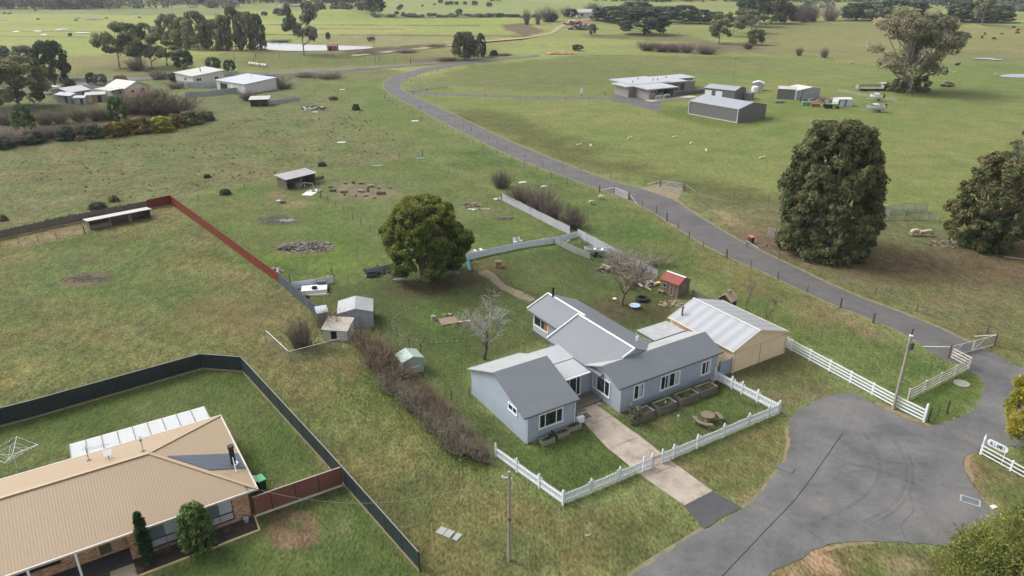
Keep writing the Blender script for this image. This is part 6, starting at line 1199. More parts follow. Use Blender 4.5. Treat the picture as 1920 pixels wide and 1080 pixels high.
for i, (bx, by, yt, xl, xr, tone, lab) in enumerate(((1028, 41, 9, 1012, 1046, 'grey', 'rounded bare tree on the far slope'), (987, 46, 12, 981, 994, 'grey', 'left bare poplar on the far slope'), (1008, 46, 14, 1003, 1014, 'grey', 'right bare poplar on the far slope'), (1060, 30, 10, 1052, 1074, 'purple', 'bare tree behind the far farmhouse, left'), (1112, 22, 3, 1098, 1126, 'purple', 'bare tree right behind the far farmhouse'), (1490, 40, 4, 1478, 1502, 'purple', 'first bare tree left of the far cypress belt'), (1506, 42, 4, 1494, 1520, 'purple', 'second bare tree left of the far cypress belt'), (1522, 40, 6, 1510, 1535, 'purple', 'third bare tree left of the far cypress belt'), (1556, 39, 8, 1540, 1572, 'purple', 'fourth bare tree, apart, left of the far cypress belt'), (1544, 108, 86, 1538, 1552, 'grey', 'thin bare tree on the rough strip left of the great gum'), (1498, 104, 86, 1492, 1504, 'grey', 'faint bare sapling on the rough strip'),
    (1212, 95, 74, 1196, 1232, 'purple', 'first purple thicket at the paddock top'), (1238, 97, 78, 1224, 1256, 'purple', 'second purple thicket at the paddock top'), (1264, 97, 78, 1248, 1280, 'purple', 'third purple thicket at the paddock top'), (1290, 99, 79, 1276, 1300, 'purple', 'fourth purple thicket at the paddock top'), (1322, 101, 82, 1304, 1342, 'purple', 'last wide purple thicket at the paddock top'), (1402, 92, 78, 1394, 1412, 'red', 'dark bare bush under the small olive gum'), (815, 88, 81, 795, 838, 'purple', 'low dark scrub in the gully beyond the pond, left'), (760, 98, 90, 738, 785, 'purple', 'low dark scrub in the gully beyond the pond, mid'), (690, 100, 94, 668, 715, 'purple', 'low dark scrub on the near pond bank'), (520, 79, 73, 504, 545, 'purple', 'low scrub on the far bank of the pond'), (840, 114, 106, 820, 860, 'red', 'brown scrub left of the trio beyond the far bend'), (945, 104, 99, 930, 962, 'red', 'brown low scrub along the far bend fence'))):
    bare_bush('bare_tree', lab, bx, by, yt, xl, xr, i, None, 'tree', tone)
# far-off woods that read as one mass
def wood(name, label, spec, seed):
    rng = np.random.RandomState(seed); Vs, Ts = [], []
    for (x0, x1, y0, y1, n, hpx, wpx, pal) in spec:
        for i in range(n):
            x = rng.uniform(x0, x1); y = rng.uniform(y0, y1); p = gp(x, y); mp_ = mpp(x, y); hh = hpx * mp_ * rng.uniform(0.7, 1.25); R_ = wpx * mp_ * 0.5 * rng.uniform(0.75, 1.3)
            V, T, P, CR = make_crown('egg' if pal != 'purp' else 'dome', rng.randint(1e6), hh, R_, hh * 0.05, 1.9, PALS[pal], 0.55, 26); Vs.append(V + np.array(p)); Ts.append(T)
    V = np.concatenate(Vs); T = np.concatenate(Ts); o = obj(name, quadmesh(name, V, T, LEAF)); o['kind'] = 'stuff'; o['label'] = label; o['category'] = 'wood'; return o
wood('far_wood', 'dark purple and green wood along the far left edge of the plain', [(-60, 225, 9, 17.5, 90, 26, 28, 'purp'), (-60, 225, 4, 12, 40, 26, 28, 'dark'), (225, 340, 9, 16, 10, 16, 22, 'greyg'), (300, 440, 3, 9, 44, 24, 22, 'dark'), (340, 440, 10, 16, 8, 14, 24, 'purp'), (380, 500, 0, 7, 40, 24, 22, 'dark')], 5)
wood('far_wood', 'dark wood along the top edge left of the far green hill', [(500, 700, 2, 7, 56, 20, 20, 'dark'), (590, 680, 16, 20, 14, 10, 14, 'dark'), (640, 700, 10, 16, 8, 9, 14, 'greyg')], 6)
wood('far_wood', 'dark pine wood along the top edge at the centre right', [(1120, 1400, -4, 4, 80, 16, 18, 'dark'), (1400, 1620, -6, 5, 64, 18, 20, 'dark'), (1440, 1580, 12, 22, 8, 14, 20, 'greyg')], 7)
wood('far_wood', 'grey green wood along the top edge at the far right', [(1620, 1990, -6, 8, 84, 18, 22, 'greyg'), (1700, 1990, 0, 12, 44, 18, 22, 'dark'), (1880, 1990, 16, 24, 10, 12, 18, 'greyg')], 8)
wood('far_hedge', 'low dark hedgerow across the foot of the far green hill', [(900, 1010, 31, 33, 14, 4, 9, 'dark'), (700, 960, 29, 32.5, 44, 3, 8, 'purp'), (960, 1040, 31, 35, 8, 4, 10, 'purp')], 9)
# ================================================================ OTHER BUILDINGS
def simple(name, label, cat, pA, pB, D, he, rh=None, ridge='x', wm=None, rm=None, ov=0.25, he2=None, cap=None, group=None, th=0.08, pos=None, walls=True, frame_=None, W=None):
    A, rz, L = frame_ or frame(pA, pB); W = W or L; b = Bld(name, label, cat, A, rz, W, D, group)
    if rh is None:
        if walls: b.walls(wm, he, h2=he2)
        s = ((he2 or he) - he) / D; k = MB(); b.slab([(-ov, -ov, he - s * ov + 0.05), (W + ov, -ov, he - s * ov + 0.05), (W + ov, D + ov, (he2 or he) + s * ov + 0.05), (-ov, D + ov, (he2 or he) + s * ov + 0.05)], rm, mb=k, th=th); k.build('roof', rm, b.t)
    else:
        if walls: b.walls(wm, he, ridge=ridge, rh=rh, pos=pos, h2=he2)
        (gable_roof_x(b, W, D, he, rh, pos or D / 2, ov, ov, rm, cap, he2) if ridge == 'x' else gable_roof_y(b, W, D, he, rh, pos or W / 2, ov, ov, rm, cap, he2))
    return b
WHW = mat('white_wall', S(214, 214, 210, 0.7), 0.6, 0.06); PINK = mat('pink_wall', S(222, 164, 142, 0.85), 0.7, 0.06); CREAMR = ribmat('pale_iron_roof', S(206, 204, 200, 0.58), 0.15, 0.015, 0.5, 0.1, 0.08, 'X', col2=S(184, 178, 170, 0.68)); BLUER = ribmat('pale_blue_roof', S(198, 206, 216, 0.6), 0.15, 0.015, 0.45, 0.06, 0.08, 'X')
STONE = ribmat('grey_board_wall', S(146, 143, 137, 0.74), 0.2, 0.01, 0.7, 0.06, 0.12, 'X'); MODR = ribmat('modern_pale_roof', S(196, 200, 206, 0.56), 0.2, 0.015, 0.4, 0.04, 0.06, 'X', spec=0.45); RED = ribmat('red_tile_roof', S(172, 94, 86, 0.6), 0.12, 0.02, 0.8, 0.12, 0.3, 'X', col2=S(160, 84, 76, 0.75), vs=2.0)
MOSS = ribmat('mossy_white_roof', S(184, 178, 168, 0.74), 0.1, 0.012, 0.8, 0.2, 0.12, 'X', col2=S(132, 122, 106, 0.75), vs=1.3); GREENI = ribmat('pale_green_iron', S(164, 182, 174, 0.78), 0.1, 0.012, 0.5, 0.1, 0.14, 'X', col2=S(184, 196, 190, 0.8))
# small sheds in the yard
b = simple('metal_shed', 'galvanised garden shed with a low gable roof, half hidden by the bare hedge', 'shed', (636, 617), (701, 612), 3.4, 1.85, 2.35, 'y', GALV, ribmat('shed_roof_dull', S(176, 176, 178, 0.68), 0.12, 0.012, 0.5, 0.12, 0.1, 'X', col2=S(150, 148, 148, 0.66)), 0.08)
k = MB(); k.bar((b.W * 0.62, -0.03, 0.05), (b.W * 0.62, -0.03, 1.8), 0.04); k.bar((b.W * 0.36, -0.03, 0.05), (b.W * 0.36, -0.03, 1.8), 0.04); k.box(b.W * 0.36, b.W * 0.62, -0.025, -0.005, 0.05, 1.78); k.build('door', GALV, b.t)
b = simple('green_shed', 'small pale green iron shed behind the bare hedge', 'shed', (757, 706), (795, 696), 1.9, 1.55, 1.95, 'y', GREENI, GREENI, 0.08); k = MB(); k.box(0.2, b.W - 0.4, -0.05, -0.01, 0.7, 0.85); k.build('shelf', WHITE, b.t); k = MB(); k.box(b.W * .3, b.W * .75, -0.03, -0.01, 0.05, 1.45); k.build('door', GREENI, b.t)
b = simple('fowl_house', 'white fowl house with a stained white roof at the end of the netted pen', 'fowl house', (606, 637), (652, 640), 2.2, 1.25, None, wm=WHW, rm=MOSS, ov=0.12, he2=1.7); k = MB(); k.box(0.95, 1.6, -0.03, 0.0, 0.15, 1.1); k.build('doorway', DARK, b.t)
b = simple('dark_shed', 'little dark timber shed beyond the fowl house, with a timber arm beside it', 'shed', (597, 607), (616, 604), 1.3, 1.3, None, wm=WOODG, rm=BLUER, ov=0.1, he2=1.5)
k = MB(); k.bar((0, 0, 0.9), (1.5, 0.6, 2.0), 0.07); k.bar((0, 0, 0), (0, 0, 0.95), 0.07); k.bar((0, 0, 0.9), (-0.5, -0.2, 1.3), 0.06); o = k.build('propped_timber', mat('orange_timber', S(190, 146, 84, 0.8), 0.8)); o.location = gp(619, 605); tag(o, 'orange timber arm propped beside the little dark shed', 'timber')
# netted pen
pen = wire_fence('netted_pen', 'netted pen of galvanised pipe rails holding a grey bare bush', [(543, 677), (501, 637), (560, 616), (606, 612)], 3.0, 1.1, GALV, 2, 0.03, seed=31)
pen2 = wire_fence('netted_pen', 'front netting panel of the pen, running to the fowl house', [(543, 678), (590, 664), (640, 652)], 2.5, 1.25, GALV, 2, 0.03, seed=32)
for q_, (x0, x1) in ((pen2, ((543, 678), (640, 652))), (pen, ((543, 677), (501, 637)))):
    a, c = gp(*x0) - gp(*((543, 678) if q_ is pen2 else (543, 677))), gp(*x1) - gp(*((543, 678) if q_ is pen2 else (543, 677))); k = MB(); k.face([a, c, c + Vector((0, 0, 1.15)), a + Vector((0, 0, 1.15))]); k.build('netting', meshmat('pen_netting', S(140, 148, 138, 0.6), 0.1, 0.07), q_); k = MB(); k.tube([a + Vector((0, 0, 1.15)), c + Vector((0, 0, 1.15))], 0.03, 6); k.build('top_rail', PICK, q_)
# open lean-tos
def leanto(label, pA, pB, D, hf, hb, bays, wm, rm, ov=0.35):
    b = simple('field_shelter', label, 'shelter', pA, pB, D, hf, None, wm=wm, rm=rm, ov=ov, he2=hb, walls=False); W = b.W; k = MB()
    k.box(0, W, D - 0.06, D, 0, hb); k.build('back_wall', wm, b.t)
    for x in (0.0, W - 0.06): k = MB(); k.prism([(x, 0, 0), (x, D, 0), (x, D, hb), (x, 0, hf)], (0.06, 0, 0)); k.build('side_wall', wm, b.t)
    for i in range(1, bays): k = MB(); x = W * i / bays; k.box(x - 0.07, x + 0.07, 0, 0.14, 0, hf); k.build('post', WOODB, b.t)
    return b
b = leanto('timber field shelter with a dusty roof on the rear boundary', (539, 356), (592, 343), 3.0, 1.95, 2.2, 2, WOODG, ribmat('dusty_roof', S(172, 172, 174, 0.7), 0.1, 0.012, 0.7, 0.12, 0.1, 'X', col2=S(140, 134, 126, 0.7)))
k = MB(); k.box(b.W + 0.1, b.W + 2.2, 0.3, 0.36, 0.2, 0.95); k.build('side_boards', WOODG, b.t); k = MB(); k.box(b.W * .35, b.W * .6, 0.6, 1.6, 0, 0.7); k.build('manger', WOODB, b.t)
b = leanto('long low lean-to with a pale roof in front of the old palings', (170, 432), (284, 409), 2.2, 1.5, 1.25, 3, WOODG, CREAMR, 0.25); k = MB(); k.box(0.1, b.W / 3, 0.05, 0.1, 0.1, 0.75); k.build('front_boards', WOODG, b.t); k = MB(); k.box(b.W * 0.62, b.W * 0.68, 0.02, 0.1, 0, 1.4); k.build('front_boards', WOODG, b.t)
k = MB(); k.bar((0, 0, 0.02), (2.2, 1.2, 0.12), 0.06); o = k.build('loose_pole', BLACK); p = gp(212, 404); o.location = (p.x, p.y, 1.36); o.rotation_euler[2] = 0.5; tag(o, 'dark loose pole lying on the pale lean-to roof', 'pole')
# cubby hut with red roof, dovecote
b = simple('timber_hut', 'weathered timber hut with a small red roof and a square window', 'hut', (1238, 548), (1270, 560), 2.3, 1.85, 2.45, 'x', WOODG, RED, 0.14, cap=WHITE); b.win('front', 0.25, 0.85, 0.7, 0.65, 1, frame=WOODB, glass=DARK); b.win('front', 1.35, 0.1, 0.62, 1.6, 1, rows=3, frame=WOODB, glass=mat('hut_door', S(104, 84, 62, 0.8), 0.9), name='door'); b.win('right', 0.8, 0.8, 0.6, 0.7, 1, frame=WOODB, glass=mat('hut_board', S(120, 100, 76, 0.8), 0.9))
k = MB(); k.box(0, 0.75, -0.42, -0.12, 0.36, 0.42); k.box(0.05, 0.12, -0.4, -0.15, 0, 0.36); k.box(0.62, 0.69, -0.4, -0.15, 0, 0.36); o = k.build('hut_bench', WOODB); o.location = b.t.location; o.rotation_euler = b.t.rotation_euler; tag(o, 'little timber bench against the front of the red roofed hut', 'bench')
b = simple('dovecote', 'small dark timber dovecote with a pale shingled roof behind the beige shed', 'dovecote', (1346, 578), (1368, 586), 1.3, 1.45, 2.1, 'y', mat('dark_board', S(72, 70, 68, 0.7), 0.9, 0.2, 3), mat('shingle_pale', S(170, 154, 128, 0.75), 0.9, 0.25, 3.0), 0.15)
for u in (0.12, 0.62): b.win('left', u, 0.8, 0.4, 0.42, 1, frame=WHITE, glass=DARK, fw=0.07)
k = MB(); k.box(b.W / 2 - 0.2, b.W / 2 + 0.2, 0.45, 0.85, 2.1, 2.45); k.build('cupola', WOODB, b.t)
# modern house on the green paddock
A, rz, L = frame((1216, 187.5), (1271, 182)); mh_A = A
mb_ = Bld('modern_house', 'low modern grey house with wide pale flat roofs and an open carport', 'house', A, rz, L, 10)
def z_(px, py, z=3.3): q = at(px, py, z) - A; c, s = math.cos(-rz), math.sin(-rz); return (q.x * c - q.y * s, q.x * s + q.y * c)
wl = z_(1176, 187, 0)[0]
def blk(x0, x1, y0, y1, h_, name='wall'): mb_.walls(STONE, h_, box=(x0, x1, y0, y1), name=name)
cx0 = z_(1231, 187, 0)[0]; cx1 = z_(1264, 183, 0)[0]
x_l = -7.5
blk(0, cx0, 0, 7.0, 3.0); mb_.walls(STONE, 3.0, box=(cx0, cx1 + 0.3, 6.5, 7.0), name='carport_back'); mb_.walls(STONE, 3.0, box=(cx1, cx1 + 0.4, 0, 6.6), name='carport_pier'); blk(-2.5, 3, 7, 14, 3.0); blk(3, 14, 7, 19, 3.1); blk(cx1 + 0.5, cx1 + 16, 8.5, 14, 3.0); blk(cx1 + 8, cx1 + 19, 13, 19, 3.0)
k = MB()
for (x0, x1, y0, y1, z) in ((-0.9, cx1 + 0.9, -0.9, 8, 3.06), (-3.3, 6, 7, 15, 3.0), (0, 15, 8, 21, 3.3), (cx1 - 2, cx1 + 12, 7.4, 15, 3.12), (cx1 + 4, cx1 + 20, 12.5, 20, 3.2)): k = MB(); mb_.slab([(x0, y0, z + 0.28), (x1, y0, z + 0.28), (x1, y1, z + 0.42), (x0, y1, z + 0.42)], MODR, mb=k, th=0.3); k.build('roof', MODR, mb_.t)
for i, (x, y) in enumerate(((2, 11), (8, 16), (11, 12), (cx1 + 3, 12), (cx1 + 9, 15))): k = MB(); k.tube([(x, y, 3.4), (x, y, 4.3)], 0.14, 8); k.build('roof_vent', mat('vent_grey', S(110, 112, 118), 0.5), mb_.t)
mb_.win('front', 0.5, 1.9, 2.6, 0.7, [0.5], fw=0.06)
for u in (cx1 + 4.5, cx1 + 7.2, cx1 + 10):
    q = Bld.__new__(Bld); q.t = mb_.t; q.P = lambda face, uu, z, off=0.0: (uu, 8.5 - off, z); Bld.win(q, 'front', u, 0.4, 1.3, 2.0, 1, frame=TRIMD)
k = MB(); k.box(cx1 + 1.5, cx1 + 15, 2.0, 2.2, 0, 1.3); k.build('courtyard_wall', DGREY, mb_.t); k = MB(); k.box(-1.5, cx1 + 7, -3.2, -0.05, 0.0, 0.1); k.box(cx0, cx1, 0, 6.4, 0.0, 0.08); k.build('apron', mat('pale_apron', S(206, 196, 184, GK), 0.9), mb_.t)
for x in (2.2, 3.6, 5.0):
    o = MB(); o.box(x, x + 0.9, -0.75, -0.35, 0.1, 1.15); q = o.build('heat_pump', WHITE); q.location = A; q.rotation_euler[2] = rz; tag(q, 'white outdoor heat pump unit against the modern house wall', 'heat pump', 'heat pumps on the modern house'); o = MB(); o.lathe([(0.3, 0), (0.32, 0.02)], 12); f_ = o.build('fan_grille', mat('grille_dark', S(80, 82, 84)), q); f_.location = (x + 0.42, -0.76, 0.65); f_.rotation_euler = (math.pi / 2, 0, 0)
# cars under the carport
CARW = mat('car_white', S(226, 228, 230, 0.9), 0.25, 0.03, spec=0.6); CARD = mat('car_dark', S(70, 76, 84, 0.7), 0.25, 0.05, spec=0.6); TYR = mat('tyre_rubber', S(40, 40, 42), 0.9); RIM = mat('wheel_rim', S(160, 162, 166), 0.35, metal=0.6); LAMP = mat('headlight', S(220, 224, 230), 0.15)
def car(label, loc, rz, paint, ute=False, parent=None):
    t = thing('parked_car', label, 'car', loc, rz); k = MB(); L, W = 4.8, 1.85
    prof = [(-2.3, 0.35), (-2.38, 0.7), (-2.2, 0.98), (-1.2, 1.08), (-0.55, 1.66), (0.95, 1.68), (1.35, 1.1) if ute else (2.05, 1.12), (2.35, 1.05), (2.4, 0.4)]
    k.prism([(x, -W / 2, z) for x, z in prof], (0, W, 0)); b_ = k.build('body', paint, t); 
    for v in b_.data.vertices:
        if v.co.z > 1.3: v.co.y *= 0.82
    for sx in (-1, 1):
        k = MB(); y = sx * (W / 2 * 0.92); k.prism([(-0.95, y, 1.14), (-0.5, y * 0.9, 1.58), (0.85, y * 0.9, 1.58), (1.1, y, 1.14)], (0, sx * 0.03, 0)); k.build('side_window', GLASS, t)
    k = MB(); k.prism([(-1.22, -0.75, 1.1), (-1.22, 0.75, 1.1), (-0.62, 0.68, 1.62), (-0.62, -0.68, 1.62)], (-0.04, 0, 0.02)); k.build('windscreen', GLASS, t)
    for sx in (-1, 1): k = MB(); k.box(-2.4, -2.3, sx * 0.72 - 0.18, sx * 0.72 + 0.18, 0.72, 0.9); k.build('headlight', LAMP, t)
    for x in (-1.45, 1.45):
        for sx in (-1, 1):
            k = MB(); k.tube([(x, sx * 0.98, 0.34), (x, sx * 0.74, 0.34)], 0.34, 14); w_ = k.build('wheel', TYR, t); k = MB(); k.tube([(x, sx * 0.985, 0.34), (x, sx * 0.9, 0.34)], 0.2, 10); k.build('rim', RIM, w_)
    k = MB(); k.box(-2.42, -2.3, -0.55, 0.55, 0.45, 0.68); k.build('grille', BLACK, t); return t
def mw(x, y, z=0): return A + Vector((x * math.cos(rz) - y * math.sin(rz), x * math.sin(rz) + y * math.cos(rz), z))
cw_ = (cx1 - cx0); car('white car parked nose out at the left of the modern carport', mw(cx0 + cw_ * 0.27, 2.6, 0.09), rz + math.pi / 2, CARW); car('dark bonneted white utility parked at the right of the modern carport', mw(cx0 + cw_ * 0.72, 2.8, 0.09), rz + math.pi / 2, CARW, True)
# its sheds
b = simple('machinery_shed', 'big charcoal grey steel shed with a pale roof in front of the modern house', 'shed', (1291, 213.5), (1382, 230.5), 12.0, 3.5, 4.7, 'x', DGREY, LGREY, 0.12)
for x in (0.0, b.W): k = MB(); k.box(x - 0.12, x + 0.02, -0.14, -0.0, 0, 3.45); k.build('corner_flashing', PICK, b.t)
k = MB(); k.box(-0.1, b.W + 0.1, -0.25, -0.02, 0.0, 0.18); k.build('kerb', mat('concrete_kerb', S(186, 176, 164, 0.8)), b.t)
b = simple('garage_shed', 'charcoal garage with three white roller doors behind the big charcoal shed', 'shed', (1319, 184), (1376, 190.5), 8.0, 3.2, 3.9, 'x', DGREY, LGREY, 0.15)
for u in (0.5, 5.2, 9.6):
    if u + 3 < b.W + 0.5: k = MB(); k.box(u * b.W / 13.5, (u + 2.9) * b.W / 13.5, -0.06, -0.01, 0.05, 2.6); k.build('roller_door', PICK, b.t)
def tank(label, px, py, r, h_, m, cone=0.4): o = MB(); o.lathe([(r, 0), (r, h_), (r * 0.92, h_ + cone * 0.3), (0.12, h_ + cone)], 20); q = o.build('water_tank', m); q.location = gp(px, py); return tag(q, label, 'water tank')
tank('grey round water tank with a pale domed top right of the garage shed', 1401, 185, 2.0, 1.9, mat('tank_grey', S(120, 124, 130, 0.75), 0.5)); tank('small pale round water tank beside the garden shed', 1415, 173, 1.1, 1.7, PICK)
simple('garden_shed', 'small grey shed with a white roof behind the round tanks', 'shed', (1410, 170), (1431, 171), 3.2, 2.4, 3.0, 'y', GALV, WHW, 0.12)
b = simple('container_shed', 'dark grey flat shed at the left of the paired sheds on the paddock', 'shed', (1456, 185), (1490, 187), 5.0, 3.0, None, wm=DGREY, rm=CREAMR, ov=0.1, he2=3.2); k = MB(); k.box(1.0, 3.4, -0.04, -0.01, 0.05, 2.4); k.build('door', DGREY, b.t)
b = simple('open_shed', 'pale galvanised shed at the right of the paired sheds on the paddock', 'shed', (1492, 187.5), (1536, 183), 6.0, 2.8, 3.4, 'y', GALV, WHW, 0.1, pos=6.5); k = MB(); k.box(0.6, 2.8, -0.04, -0.01, 0.05, 2.3); k.build('door', GALV, b.t)
b = simple('small_shed', 'little grey shed half hidden by the great pale gum', 'shed', (1652, 169), (1664, 169), 2.5, 2.0, None, wm=DGREY, rm=CREAMR, ov=0.1, he2=2.2); k = MB(); k.box(.3, 1.2, -0.04, -0.01, 0.05, 1.7); k.build('door', DGREY, b.t)
BLUE = mat('blue_tarp', S(58, 96, 160, 0.8), 0.6, 0.1); b = simple('tarp_shelter', 'white and blue tarpaulin shelter on the paddock by the firewood', 'shelter', (1571, 200.5), (1597, 200), 3.5, 2.1, 2.4, 'x', WHW, WHW, 0.1)
for x in (0.0, b.W * 0.48): k = MB(); k.bar((x, -0.06, 0), (x + 0.3, -0.06, 2.1), 0.45, 0.06, up=(0, 1, 0)); k.build('blue_band', BLUE, b.t)
k = MB(); k.box(0, b.W * 0.5, -0.1, -0.04, 1.9, 2.15); k.build('blue_trim', BLUE, b.t)
# settlement on the left
b = simple('village_house', 'white and pink gabled house with a pale iron roof at the left', 'house', (238, 184), (281, 177.5), 9.5, 3.0, 4.6, 'y', WHW, CREAMR, 0.4)
k = MB(); k.box(0.02, b.W - 0.02, -0.05, -0.0, 0.3, 2.7); k.build('pink_cladding', PINK, b.t)
b.win('front', b.W * 0.2, 1.1, 1.5, 1.3, [0.5], off=0.05); b.win('front', b.W * 0.62, 1.2, 1.5, 1.3, [0.5], off=0.05); b.win('left', 2, 1.0, 1.2, 1.4, 1); b.win('left', 6, 1.0, 1.6, 1.4, [0.5])
k = MB(); mbk = MB(); b.slab([(-4.5, 1.0, 2.7), (-0.1, 1.0, 2.9), (-0.1, 9, 2.9), (-4.5, 9, 2.7)], CREAMR, mb=k, th=0.1); k.build('porch_roof', CREAMR, b.t)
for y in (1.2, 5, 8.8): k = MB(); k.box(-4.4, -4.28, y, y + 0.12, 0, 2.65); k.build('porch_post', WHITE, b.t)
b = simple('village_house', 'white weatherboard house with a skillion roof and flue near the far road', 'house', (331, 154), (364, 161.5), 11, 3.3, None, wm=WHW, rm=CREAMR, ov=0.5, he2=4.3)
b.win('right', 1.0, 1.4, 2.0, 1.2, [0.5]); b.win('right', 7.5, 1.4, 1.6, 1.2, [0.5]); b.win('front', b.W * 0.5, 1.2, 1.8, 1.2, [0.5]); k = MB(); k.tube([(b.W * .6, 5.5, 3.8), (b.W * .6, 5.5, 5.4)], 0.15, 8); k.build('flue', TRIMD, b.t)
panel_fence('sheet_fence', 'pale sheet fence before the far white house', [(333, 160), (352, 164.5), (384, 165.5), (412, 164)], 1.9, GALV, None, 3, 0.06, None, GALV)
panel_fence('sheet_fence', 'long pale sheet fence below the far white house', [(348, 183), (400, 179), (448, 173)], 1.6, GALV, None, 3, 0.06, None, GALV); panel_fence('sheet_fence', 'low pale sheet fence out in the left field beside the tin hut', [(507, 196), (535, 192), (563, 189)], 1.1, GALV, None, 3, 0.06, None, GALV)
panel_fence('road_fence', 'pale rail fence along the far road at the left', [(95, 156), (142, 153), (168, 153)], 1.2, GALV, None, 3, 0.06, None, GALV); panel_fence('road_fence', 'pale fence along the far road behind the white house', [(392, 146), (445, 139)], 1.2, WHF, None, 3, 0.06, None, WHF)
b = simple('farm_shed', 'long white farm shed with a pale blue roof at the left', 'shed', (408, 167.5), (461, 176), 12, 3.0, None, wm=WHW, rm=BLUER, ov=0.3, he2=3.8); k = MB(); k.box(2, 6, -0.05, 0.0, 0.1, 2.3); k.build('door', DARK, b.t); k = MB(); k.box(8, 9.2, -0.05, 0, 0.1, 2.2); k.build('door', WHITE, b.t)
for (lab, pA, pB, D, he, rh, wm, rm) in (('brown walled low house with a wide pale roof at the far left', (133, 190), (172, 184), 9, 2.6, 3.6, STONE, CREAMR), ('small pale shed with a blue doorway at the far left', (107, 192), (134, 194.5), 4, 2.3, 2.8, GALV, BLUER), ('tiny pale shed between two larger sheds at the far left', (141, 196.5), (160, 196), 3, 2.0, 2.4, GALV, BLUER), ('pink ended shed with a pale roof at the far left', (163, 193), (199, 191), 4, 2.3, 2.8, STONE, CREAMR)):
    b = simple('village_shed', lab, 'shed', pA, pB, D, he, rh, 'x', wm, rm, 0.25); k = MB(); k.box(b.W * 0.6, b.W * 0.8, -0.05, -0.01, 0.05, he * 0.85); k.build('doorway', mat('blue_doorway', S(60, 84, 130, 0.7)) if 'blue' in lab else DARK, b.t)
    if 'pink' in lab: k = MB(); k.box(0.02, b.W * 0.3, -0.06, -0.01, 0.05, he * 0.95); k.build('pink_end', PINK, b.t)
t = thing('caravan', 'white caravan parked beside the low sheds at the left', 'caravan', gp(100, 177), -0.1); k = MB(); k.prism([(-2.6, -1.1, 0.5), (2.6, -1.1, 0.5), (2.75, -1.1, 1.4), (2.4, -1.1, 2.6), (-2.3, -1.1, 2.65), (-2.75, -1.1, 1.7)], (0, 2.2, 0)); k.build('body', WHW, t); k = MB(); k.box(-1.8, -0.6, -1.14, -1.1, 1.4, 2.1); k.build('window', GLASS, t)
for y in (-1.05, 0.85): k = MB(); k.tube([(0.2, y, 0.33), (0.2, y + 0.2, 0.33)], 0.33, 12); k.build('wheel', TYR, t)
k = MB(); k.bar((-2.6, 0, 0.5), (-4.0, 0, 0.5), 0.1); k.build('drawbar', BLACK, t)
b = leanto('rusty tin hut with an open front out in the left field', (470, 200), (504, 199), 4, 2.0, 2.3, 2, RUST, CREAMR)
# far farmhouse on the rise, brick pump house at the pond
b = simple('farmhouse', 'far white farmhouse with a pale roof between dark cypresses', 'house', (1082, 33), (1118, 32), 12, 4.0, 6.0, 'x', WHW, CREAMR, 0.6); b.win('front', 3, 1.2, 3, 1.8, 1); b.win('front', 14, 1.2, 3, 1.8, 1)
b = simple('small_shed', 'small white shed left of the far farmhouse', 'shed', (1071, 31), (1078, 31), 4, 4.0, 5.2, 'y', WHW, CREAMR, 0.3); k = MB(); k.box(1, 2.6, -0.08, -0.01, 0.1, 2.4); k.build('door', DARK, b.t)
b = simple('pump_house', 'small red brick pump house at the edge of the pond', 'pump house', (614, 95.5), (631, 95.5), 4.5, 2.3, 3.0, 'x', brickmat('red_brick', S(150, 92, 74, 0.8), S(128, 78, 64, 0.8), S(150, 130, 116, 0.7)), mat('brown_roof', S(128, 96, 84, 0.75), 0.85), 0.3); k = MB(); k.box(1, 2, -0.05, -0.01, 0.05, 1.9); k.build('door', DARK, b.t)
# ================================================================ SMALL THINGS
def put(o, px, py, rz=0.0, label=None, cat=None, group=None, dz=0.0):
    p = gp(px, py); o.location = (p.x, p.y, p.z + dz); o.rotation_euler[2] = rz
    if label: tag(o, label, cat, group)
    return o
def skin(name, joints, edges, m, sub=2):
    """one continuous body grown on a skeleton: joints {name: (co, radius or (rx, ry))}"""
    names = list(joints); me = bpy.data.meshes.new(name); me.from_pydata([joints[n][0] for n in names], [(names.index(a), names.index(b)) for a, b in edges], [])
    o = bpy.data.objects.new(name, me); COL.objects.link(o); md = o.modifiers.new('skin', 'SKIN'); md.use_smooth_shade = True
    if not me.skin_vertices: 
        bpy.context.view_layer.objects.active = o; bpy.ops.mesh.customdata_skin_add() if bpy.ops.mesh.customdata_skin_add.poll() else None
    for i, n in enumerate(names):
        r = joints[n][1]; r = r if hasattr(r, '__len__') else (r, r); me.skin_vertices[0].data[i].radius = r; me.skin_vertices[0].data[i].use_root = (i == 0)
    s2 = o.modifiers.new('sub', 'SUBSURF'); s2.levels = sub; s2.render_levels = sub
    dg = bpy.context.evaluated_depsgraph_get(); m2 = bpy.data.meshes.new_from_object(o.evaluated_get(dg)); m2.name = name; m2.materials.clear(); m2.materials.append(m)
    bpy.data.objects.remove(o); return m2
